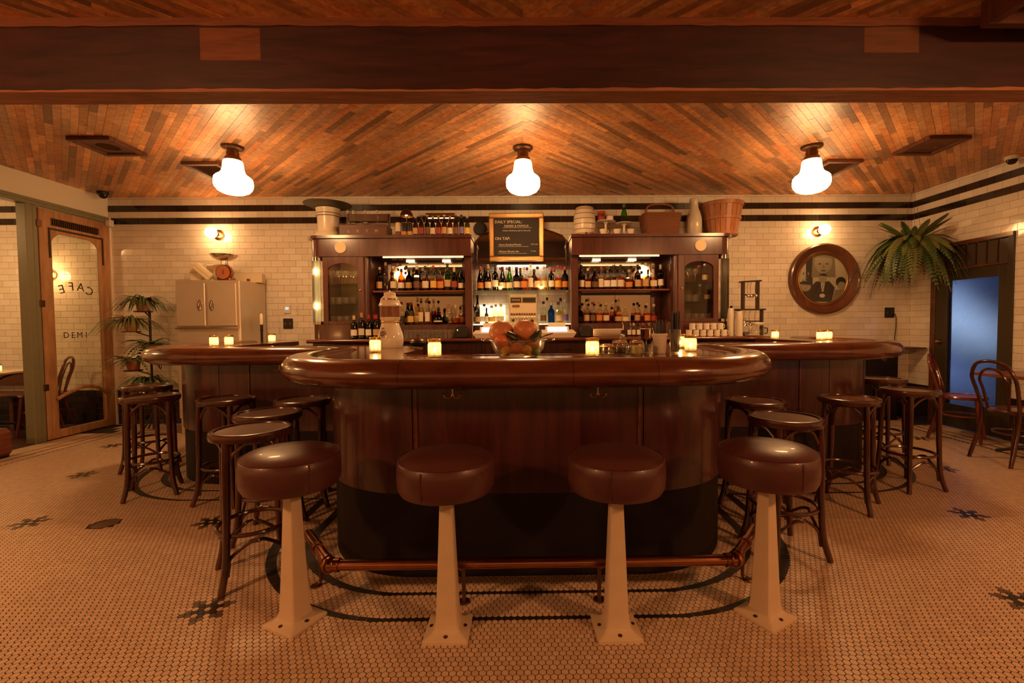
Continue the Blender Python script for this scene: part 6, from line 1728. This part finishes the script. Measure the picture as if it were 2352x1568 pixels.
# ================================================================== round framed picture
rp = thing('round_picture', 'large round walnut framed black and white photograph of diners', 'picture', (3.803, YB - .005, 1.766))
RX = Matrix.Rotation(PI / 2, 4, 'X')
MB().lathe([(.315, .004), (.325, .012), (.335, .016), (.345, .012), (.36, .018), (.395, .045), (.425, .058), (.44, .05), (.447, .03), (.447, .0), (.315, .0)], 64, (0, 0, 0), 0, True, RX, cap=False).build('frame', 'walnut_frame', rp)
MB().lathe([(.303, .008), (.312, .014), (.322, .012), (.322, .0)], 64, (0, 0, 0), 0, True, RX, cap=False).build('inner_rim', 'brass', rp)
for k, c in dict(light=(.50, .47, .40), mid=(.22, .20, .16), dark=(.035, .03, .025), skin=(.33, .30, .25), white=(.66, .62, .54)).items(): plain('photo_' + k, c, .35, .1, 30)
MB().lathe([(0, .004), (.318, .004)], 48, (0, 0, 0), 0, False, RX, cap=False).build('photo_ground', 'photo_light', rp)
def flat(poly, d, mat, nm='photo_shape'):
    c = []
    for x, z in poly:
        r = math.hypot(x, z)
        if r > .312: x, z = x * .312 / r, z * .312 / r
        c.append((x, z))
    n = len(c); a = sum(c[i - 1][0] * c[i][1] - c[i][0] * c[i - 1][1] for i in range(n))
    if a < 0: c = c[::-1]
    MB().add([(x, -.004 - d * .0004, z) for x, z in c], [tuple(range(n))]).build(nm, 'photo_' + mat, rp)
def ell(cx, cz, a, b, n=20, t0=0, t1=2 * PI): return [(cx + a * math.cos(t0 + (t1 - t0) * i / n), cz + b * math.sin(t0 + (t1 - t0) * i / n)) for i in range(n)]
flat([(-.32, -.32), (-.15, -.32), (-.15, .32), (-.32, .32)], 1, 'dark'); flat([(.17, -.3), (.32, -.3), (.32, .3), (.17, .3)], 1, 'light')
flat([(-.15, .02), (.16, .02), (.16, .312), (-.15, .312)], 2, 'mid'); flat(ell(.0, .20, .115, .125), 3, 'skin')
flat(ell(-.01, .26, .125, .075, 14, 0, PI), 4, 'mid'); flat(ell(-.045, .19, .02, .008), 5, 'dark'); flat(ell(.045, .19, .02, .008), 5, 'dark'); flat([(-.01, .18), (.012, .18), (.016, .135), (-.014, .135)], 5, 'mid'); flat(ell(0, .105, .035, .009), 5, 'dark')
for x, z in ((-.25, .07), (-.22, .02), (-.19, .07), (-.25, -.02), (-.21, -.04)): flat(ell(x, z, .012, .022, 10), 2, 'mid')
flat([(-.16, -.10), (-.09, -.03), (.08, -.03), (.15, -.11), (.12, -.32), (-.15, -.32)], 6, 'dark'); flat(ell(-.005, .0, .05, .058), 7, 'skin'); flat(ell(-.005, .035, .054, .034, 14, 0, PI), 8, 'dark')
flat([(-.03, -.055), (.02, -.055), (.005, -.16), (-.015, -.16)], 8, 'white'); flat([(-.012, -.06), (.004, -.06), (.0, -.15), (-.008, -.15)], 9, 'mid'); flat(ell(-.01, -.21, .035, .025), 8, 'white')
flat(ell(-.225, -.10, .07, .055), 7, 'skin'); flat(ell(-.235, -.075, .08, .05, 14, 0, PI), 8, 'dark'); flat([(-.32, -.14), (-.16, -.15), (-.13, -.32), (-.32, -.32)], 6, 'dark')
flat(ell(.225, -.04, .065, .065), 7, 'dark'); flat(ell(.235, -.085, .05, .05), 8, 'skin'); flat([(.15, -.14), (.28, -.13), (.32, -.2), (.2, -.32), (.12, -.30)], 9, 'mid')
MB().lathe([(0, .0125), (.318, .0125)], 40, (0, 0, 0), 0, False, RX, cap=False).build('picture_glass', 'pane_glass', rp)

# ================================================================== sockets, thermostat, cord
def plate(name, label, x, z, w, h, n, mat='black_plastic', group=None, cat='socket'):
    t = thing(name, label, cat, (x, YB - .005, z), 0, group)
    MB().box((0, -.004, 0), (w, .008, h), 0, .003).build('cover_plate', mat, t)
    for i in range(n):
        sx = (i - (n - 1) / 2) * w / n
        MB().box((sx, -.009, 0), (w / n * .45, .006, h * .55), 0, .002).build('socket_face', 'cast_iron' if mat == 'black_plastic' else 'stoneware', t)
        MB().box((sx, -.0125, .0), (.006, .002, h * .12)).build('screw', 'chrome', t)
plate('wall_socket', 'black triple socket plate on the tile wall beside the metal fridge', -3.328, 1.247, .165, .125, 3)
plate('wall_socket', 'black triple socket plate just above the bar top', -3.331, 1.105, .165, .085, 3)
plate('wall_socket', 'black double socket plate below the thermostat', -2.952, 1.252, .12, .13, 2)
plate('wall_socket', 'black socket plate with a plugged in cord beside the fern', 4.66, 1.335, .125, .13, 2)
plate('light_switch', 'narrow white switch plate next to the thermostat', -2.838, 1.425, .03, .11, 1, 'white_plastic', None, 'switch')
t = thing('thermostat', 'white thermostat with a small blue green screen', 'thermostat', (-2.955, YB - .005, 1.43))
MB().box((0, -.008, 0), (.085, .016, .10), 0, .004).build('case', 'white_plastic', t)
MB().box((0, -.017, .012), (.042, .003, .034)).build('screen', 'thermo_screen', t)
t = MB().tube(bez([(4.70, YB - .02, 1.33), (4.725, YB - .03, 1.29), (4.73, YB - .03, 1.15), (4.70, YB - .05, 1.0), (4.67, YB - .10, .905)], 8), .005, 7).build('power_cord', 'black_plastic')
tag(t, 'thin dark power cord hanging from the wall socket to the ledge', 'cord')
t = thing('tap_handle', 'slim dark upright with a white tip beside the wall sockets', 'tap handle', (-3.06, 5.35, 0))
MB().lathe([(0, 0), (.09, 0), (.09, .015), (.014, .03), (.013, 1.16), (.016, 1.165), (.016, 1.24), (0, 1.25)], 14).build('upright', 'cast_iron', t)
MB().lathe([(.015, 1.24), (.019, 1.25), (.017, 1.35), (.008, 1.37), (0, 1.37)], 14).build('white_tip', 'porcelain', t)

# ledge in the right corner
t = thing('wall_ledge', 'dark narrow ledge with a black cabinet below, in the fern corner', 'ledge', (4.50, 5.58, 0))
MB().box((4.62, 5.60, .892), (.56, .28, .018), 0, .003).build('ledge_board', 'crate_wood', t, True)
MB().box((4.42, 5.64, .44), (.40, .20, .88), 0, .004).build('cabinet_box', 'kick_black', t, True)
MB().box((4.42, 5.533, .44), (.36, .012, .80), 0, .004).build('cabinet_door', 'kick_black', t, True)

# ================================================================== metal fridge with things on top
FX0, FX1, FY0, FY1 = -3.93, -3.205, 5.15, 5.71
fg = thing('metal_fridge', 'tall brushed steel two door refrigerator cabinet against the tile wall', 'refrigerator', ((FX0 + FX1) / 2, 5.43, 0))
MB().box(((FX0 + FX1) / 2, 5.45, .96), (FX1 - FX0, .52, 1.57), 0, .008).build('case', 'steel', fg, True)
for x0, x1 in ((FX0 + .025, (FX0 + FX1) / 2 - .012), ((FX0 + FX1) / 2 + .012, FX1 - .025)):
    for z0, z1 in ((1.225, 1.715), (.28, .93)):
        d = MB().box(((x0 + x1) / 2, 5.178, (z0 + z1) / 2), (x1 - x0, .03, z1 - z0), 0, .008).build('door', 'steel', fg, True)
        s = 1 if x0 < -3.6 else -1; hx = (x1 - .055) if s > 0 else (x0 + .055); hz = (z0 + z1) / 2 - .01
        P = [(hx + .026 * math.cos(a) * (1 if True else 0), hz + .062 * math.sin(a)) for a in [2 * PI * i / 20 for i in range(20)]]
        lens = [(hx + .028 * math.copysign(abs(math.cos(a)) ** 1.6, math.cos(a)), hz + .062 * math.sin(a)) for a in [2 * PI * i / 20 for i in range(20)]]
        MB().prism(lens, 5.153, 5.165, 0, Matrix(((1, 0, 0, 0), (0, 0, 1, 0), (0, 1, 0, 0), (0, 0, 0, 1)))).build('pull_plate', 'chrome', d, True)
        MB().tube([(hx, 5.15, hz - .045), (hx, 5.138, hz), (hx, 5.15, hz + .045)], .008, 8).build('pull_handle', 'chrome', d, True)
MB().box(((FX0 + FX1) / 2, 5.20, 1.08), (FX1 - FX0 - .03, .03, .25), 0, .004).build('middle_panel', 'steel', fg, True)
MB().box(((FX0 + FX1) / 2, 5.168, 1.205), (FX1 - FX0 - .02, .02, .018), 0, .003).build('door_ledge', 'chrome', fg, True)
for x in (FX0 + .05, FX1 - .05):
    for y in (5.22, 5.66): MB().box((x, y, .09), (.06, .06, .18), 0, .006).build('leg', 'steel', fg, True)
FT_ = 1.7465
def packet(label, x, y, w, h, tilt, rz, mat, dz=0.0):
    t = thing('paper_packet', label, 'packet', (x, y, FT_), rz, 'paper packets on the metal fridge')
    M = Matrix.Rotation(tilt, 4, 'Y')
    zc = abs(math.sin(tilt)) * w / 2 + abs(math.cos(tilt)) * h / 2
    MB().box((0, 0, zc), (w, .055, h), 0, .012, 0, M).build('wrapper', mat, t)
    MB().box((0, -.03, zc), (w * .96, .004, .02), 0, 0, 0, M).build('fold', 'card', t)
packet('upright pale paper packet at the outer end of the metal fridge', -3.82, 5.40, .14, .215, .05, 0, 'paper')
packet('pale paper packet lying askew against the others on the fridge', -3.69, 5.31, .23, .09, .72, .1, 'paper')
packet('brown paper packet next to the round kitchen scale', -3.575, 5.46, .17, .21, -.06, 0, 'card')
packet('crumpled paper packet squeezed behind the askew one', -3.72, 5.56, .16, .22, -.04, .2, 'paper')
t = thing('kitchen_scale', 'old round dial kitchen scale with a shallow metal pan', 'scale', (-3.43, 5.29, FT_))
MB().box((0, .03, .02), (.15, .12, .04), 0, .01).build('foot', 'copper', t)
MB().lathe([(0, -.03), (.085, -.03), (.09, -.02), (.09, .02), (.085, .03), (0, .03)], 32, (0, 0, .095), 0, True, RX).build('dial_case', 'copper', t)
MB().lathe([(0, .0315), (.078, .0315)], 32, (0, 0, .095), 0, False, RX, cap=False).build('dial_face', 'terracotta', t)
MB().tube([(0, -.034, .075), (.006, -.034, .125)], [.006, .002], 6).build('needle', 'cast_iron', t)
MB().tube([(0, 0, .18), (0, 0, .235)], .012, 10).build('pan_post', 'chrome', t)
for x in (-.035, .035): MB().tube([(x, 0, .18), (x, 0, .232)], .004, 6).build('pan_arm', 'chrome', t)
MB().lathe([(0, .236), (.06, .238), (.11, .262), (.142, .296), (.145, .296), (.113, .258), (.06, .233), (0, .231)], 34, cap=False).build('pan', 'chrome', t)
t = thing('card_box', 'long cream cardboard box lying behind the kitchen scale', 'box', (-3.30, 5.56, FT_), .15)
MB().box((0, 0, .055), (.30, .10, .11), 0, .003).build('box_body', 'card', t)
MB().box((0, -.0505, .03), (.04, .002, .03)).build('stamp', 'print_brown', t)

# ================================================================== plants
def frond_mesh(L_, w, droop, n=16, leaf=.9, up=.4):
    """arching frond along +X with paired leaflets"""
    mb = MB(); pts = []
    for i in range(n + 1):
        s = i / n; pts.append(Vector((L_ * (s - .12 * s * s), 0, L_ * (up * s - droop * s * s))))
    mb.tube(pts[::2] if n % 2 == 0 else pts, .0022, 4, cap=False)
    for i in range(1, n + 1):
        s = i / n; p = pts[i]; t_ = (pts[i] - pts[i - 1]).normalized()
        wl = w * (math.sin(PI * min(1, s * .9 + .1)) ** .7) * (1.0 if s < .95 else .5); side = Vector((0, 1, 0)); half = L_ / n * leaf * .5
        for q in (-1, 1):
            tip = p + side * q * wl + t_ * wl * .35 + Vector((0, 0, -wl * .25)); m_ = p.lerp(tip, .45)
            mb.add([p - t_ * half * .6, m_ - t_ * half + Vector((0, 0, .002)), tip, m_ + t_ * half, p + t_ * half * .6], [(0, 1, 2, 3, 4)] if q > 0 else [(4, 3, 2, 1, 0)])
    return mb
fern = thing('hanging_fern', 'large bushy fern hanging in the corner beside the green door', 'plant', (4.555, 5.30, 2.10))
MB().lathe([(0, -.10), (.08, -.10), (.105, -.02), (.12, .06), (.125, .06), (.125, .075), (.11, .075), (.105, .06), (0, .055)], 24).build('pot', 'terracotta', fern)
for k in range(3):
    a = 2.1 * k; MB().tube([(.12 * math.cos(a), .12 * math.sin(a), .07), (0, 0, .68), (0, 0, ZC - 2.10 - .004)], .0018, 5).build('hanging_wire', 'dark_bronze', fern)
fmesh = []
for L_, w, dr_, up in ((.52, .062, .95, .5), (.46, .058, .75, .55), (.58, .064, 1.30, .50), (.40, .055, .25, .85), (.50, .06, 1.5, .25)):
    o = frond_mesh(L_, w, dr_, 26, 1.5, up).build('x', 'leaf_olive'); fmesh.append(o.data); bpy.data.objects.remove(o)
    fmesh[-1].materials.clear(); fmesh[-1].materials.append(MAT['leaf_olive'])
for i in range(140):
    a = 2 * PI * i * .382 + rng.uniform(-.1, .1); k = rng.choice([0, 1, 2, 2, 4, 4]) if i > 14 else 3
    o = link('frond', fmesh[k], fern, (.03 * math.cos(a), .03 * math.sin(a), .06))
    sc = rng.uniform(.75, 1.0)
    # keep clear of the two walls
    reach = .50 * sc
    if .555 - 0 < 9:
        ex, ey = math.cos(a), math.sin(a)
        lim = min((.33 / ex) if ex > 0 else 9, (.40 / ey) if ey > 0 else 9)
        sc = min(sc, lim / .52)
    o.rotation_euler = (rng.uniform(-.3, .3), rng.uniform(-.15, .2), a); o.scale = (sc, max(sc, .7), sc)
    if i % 3 == 0: remat(o, 'leaf')
# plant stand with terracotta pots in the left corner
ps = thing('plant_stand', 'black iron plant stand with ring shelves in the left corner', 'plant stand', (-4.36, 5.36, 0))
MB().tube([(0, 0, .02), (0, 0, 1.42)], .012, 10).build('pole', 'cast_iron', ps)
for k in range(3):
    a = 2.1 * k + .4; MB().tube(bez([(0, 0, .22), (.08 * math.cos(a), .08 * math.sin(a), .10), (.20 * math.cos(a), .20 * math.sin(a), .008)], 5), .010, 8).build('foot', 'cast_iron', ps)
POTS = [(-.03, -.05, 1.40, 0.0, 'spider'), (-.16, -.07, 1.17, .075, 'spider'), (.04, -.06, .90, 0.02, 'fern'), (-.17, -.05, .72, .08, 'fern'), (-.01, -.05, .50, 0, 'spider')]
for i, (x, y, z, r, kk) in enumerate(POTS):
    MB().tube([(x + .085 * math.cos(2 * PI * q / 20), y + .085 * math.sin(2 * PI * q / 20), z) for q in range(20)], .006, 6, closed=True).build('ring_shelf', 'cast_iron', ps)
    MB().tube(bez([(0, 0, z - .06), (x * .4, y * .4, z - .03), (x * .75, y * .75, z - .004)], 4), .007, 6).build('bracket', 'cast_iron', ps)
    MB().lathe([(0, -.003), (.085, -.003), (.085, .001), (0, .001)], 16, (x, y, z)).build('ring_plate', 'cast_iron', ps)
PN = ['potted spider plant on the top ring of the plant stand', 'potted spider plant hanging out beside the fridge side of the stand', 'potted fern on the middle ring of the stand', 'potted fern low on the stand nearest the glass door', 'small potted spider plant on the lowest ring']
PN[1] = 'potted spider plant on the second ring, nearest the glass door'
for i, (x, y, z, r, kk) in enumerate(POTS):
    t = thing('potted_plant', PN[i], 'plant', (-4.36 + x, 5.36 + y, z + .007), 0, 'potted plants on the plant stand')
    sc = .95 if i < 4 else .75
    MB().lathe([(0, 0), (.055 * sc, 0), (.075 * sc, .10 * sc), (.083 * sc, .10 * sc), (.083 * sc, .125 * sc), (.076 * sc, .125 * sc), (.07 * sc, .105 * sc), (0, .105 * sc)], 24).build('pot', 'terracotta', t)
    MB().lathe([(0, .106 * sc), (.07 * sc, .106 * sc)], 16, cap=False).build('soil', 'soil', t)
    mb = MB()
    for k in range(80 if kk == 'spider' else 0):
        a = rng.uniform(0, 2 * PI); L_ = rng.uniform(.20, .38); up = rng.uniform(.5, 1.4); w = .008
        c, s_ = math.cos(a), math.sin(a); lim = min((.30 / s_) if s_ > .05 else 9, 9); L_ = min(L_, lim)
        pts_ = [(c * L_ * q, s_ * L_ * q, .10 * sc + L_ * (up * q - (up + .35) * q * q)) for q in (0, .25, .5, .75, 1)]
        ws = (.6, 1, 1, .7, .08)
        v = []
        for p, wq in zip(pts_, ws): v += [(p[0] - s_ * w * wq, p[1] + c * w * wq, p[2]), (p[0], p[1], p[2] - .002), (p[0] + s_ * w * wq, p[1] - c * w * wq, p[2])]
        f = []
        for q in range(4): f += [(q * 3, q * 3 + 1, q * 3 + 4, q * 3 + 3), (q * 3 + 1, q * 3 + 2, q * 3 + 5, q * 3 + 4)]
        mb.add(v, f)
    if kk == 'fern':
        for k in range(34):
            a = 2 * PI * k * .382; fm = frond_mesh(rng.uniform(.20, .34), .032, rng.uniform(.5, 1.1), 10, .8, rng.uniform(.4, .9))
            R = Matrix.Translation((0, 0, .10 * sc)) @ Matrix.Rotation(a, 4, 'Z') @ Matrix.Rotation(rng.uniform(-.2, .2), 4, 'X')
            mb.add([R @ Vector(v) for v in fm.v], fm.f)
    tag(mb.build('foliage', 'leaf' if i % 2 == 0 else 'leaf_olive', t), kind='stuff')

# ================================================================== bentwood chairs, tables
def bent_chair(label, x, y, rz, wood_='bentwood', seat_='seat_ply', arms=False):
    t = thing('bentwood_chair', label, 'chair', (x, y, 0), rz, 'bentwood cafe chairs')
    R = .195; H = .46
    MB().lathe([(R - .035, H - .035), (R, H - .033), (R + .004, H - .015), (R - .004, H), (R - .024, H), (R - .028, H - .005), (R - .028, H - .032)], 32).build('seat_ring', wood_, t)
    MB().lathe([(0, H - .028), (R - .028, H - .028), (R - .028, H - .006), (0, H - .006)], 32).build('seat_panel', seat_, t)
    for sx in (-1, 1):
        MB().tube(bez([(sx * .145, -.125, H - .03), (sx * .155, -.14, .25), (sx * .175, -.165, 0)], 6), [.0165] * 6 + [.015] * 6 + [.013], 10).build('front_leg', wood_, t)
        MB().tube(bez([(sx * .155, .15, H), (sx * .155, .165, .28), (sx * .175, .235, 0)], 6), [.017] * 6 + [.016] * 6 + [.014], 10).build('rear_leg', wood_, t)
    # outer hoop of the back and the inner hoop
    MB().tube(bez([(-.155, .15, H), (-.175, .19, .62), (-.18, .225, .74), (-.12, .245, .845), (0, .252, .872), (.12, .245, .845), (.18, .225, .74), (.175, .19, .62), (.155, .15, H)], 6), .0145, 9).build('back_hoop', wood_, t)
    MB().tube(bez([(-.085, .165, H - .01), (-.105, .195, .62), (-.112, .222, .71), (-.07, .238, .785), (0, .242, .805), (.07, .238, .785), (.112, .222, .71), (.105, .195, .62), (.085, .165, H - .01)], 6), .011, 8).build('inner_hoop', wood_, t)
    MB().tube([(.15 * math.cos(2 * PI * i / 32), .15 * math.sin(2 * PI * i / 32), .255) for i in range(32)], .009, 8, closed=True).build('leg_ring', wood_, t)
bent_chair('red brown bentwood chair with its back to the tile wall by the frosted door', 4.50, 4.60, math.radians(40), 'bentwood_red', 'red_leather')
bent_chair('dark bentwood chair pulled up to the small wooden table', 4.235, 3.83, math.radians(90))
bent_chair('bentwood chair seen through the glass of the old door', -5.62, 5.34, math.radians(-60), 'bentwood_red', 'seat_ply')
t = thing('cafe_table', 'small red brown wooden table at the right wall', 'table', (4.58, 3.98, 0))
MB().box((0, 0, .725), (.66, .56, .03), 0, .004).build('table_top', 'table_wood', t)
MB().tube([(0, 0, .02), (0, 0, .71)], .03, 14).build('column', 'cast_iron', t)
for k in range(4):
    a = PI / 4 + PI / 2 * k; MB().tube(bez([(0, 0, .09), (.10 * math.cos(a), .10 * math.sin(a), .06), (.25 * math.cos(a), .25 * math.sin(a), .012)], 5), [.022] * 6 + [.014] * 5, 8).build('foot', 'cast_iron', t)
MB().box((0, 0, .702), (.36, .05, .016)).build('brace', 'cast_iron', t)
t = thing('marble_table', 'pale marble top table on a cast iron base in the side room', 'table', (-5.86, 5.02, 0))
MB().box((0, 0, .735), (.62, .62, .024), 0, .005).build('table_top', 'marble', t)
for x in (-.07, .07): MB().tube([(x, 0, .16), (x, 0, .60)], .014, 10).build('column', 'cast_iron', t)
MB().tube([(0, 0, .10), (0, 0, .68)], .022, 12).build('column', 'cast_iron', t)
for k in range(4):
    a = PI / 4 + PI / 2 * k; c, s_ = math.cos(a), math.sin(a)
    MB().tube(bez([(0, 0, .56), (.06 * c, .06 * s_, .64), (.16 * c, .16 * s_, .70), (.27 * c, .27 * s_, .718)], 5), .012, 8).build('top_bracket', 'cast_iron', t)
    MB().tube(bez([(0, 0, .20), (.10 * c, .10 * s_, .17), (.22 * c, .22 * s_, .13), (.30 * c, .30 * s_, .012 - .01)], 5), .014, 8).build('foot', 'cast_iron', t)
candle_jar('candle jar on the marble table in the side room', -5.62, 4.90, .7478, 1.0)
t = thing('wall_bench', 'low dark wooden bench along the tile wall of the side room', 'bench', (-6.79, 5.55, -.01))
MB().box((0, 0, .43), (1.7, .34, .03), 0, .006).build('seat_board', 'crate_wood', t)
for x in (-.75, .7): MB().box((x, .02, .205), (.05, .28, .41), 0, .004).build('support', 'crate_wood', t)
MB().box((0, .15, .60), (1.7, .03, .16), 0, .006).build('back_board', 'crate_wood', t)
t = thing('hide_pouf', 'worn red brown hide pouf by the doorway', 'pouf', (-5.02, 4.20, 0))
MB().box((0, 0, .14), (.30, .34, .27), 0, .04).build('hide_body', 'orange_hide', t)
MB().box((0, 0, .012), (.24, .28, .02), 0, .004).build('base', 'kick_black', t)
for z in (.10, .19): MB().tube([(x * 1.0, y, z) for x, y in rrect(.151, .171, .05, 4)], .004, 5, closed=True).build('seam', 'red_leather', t)
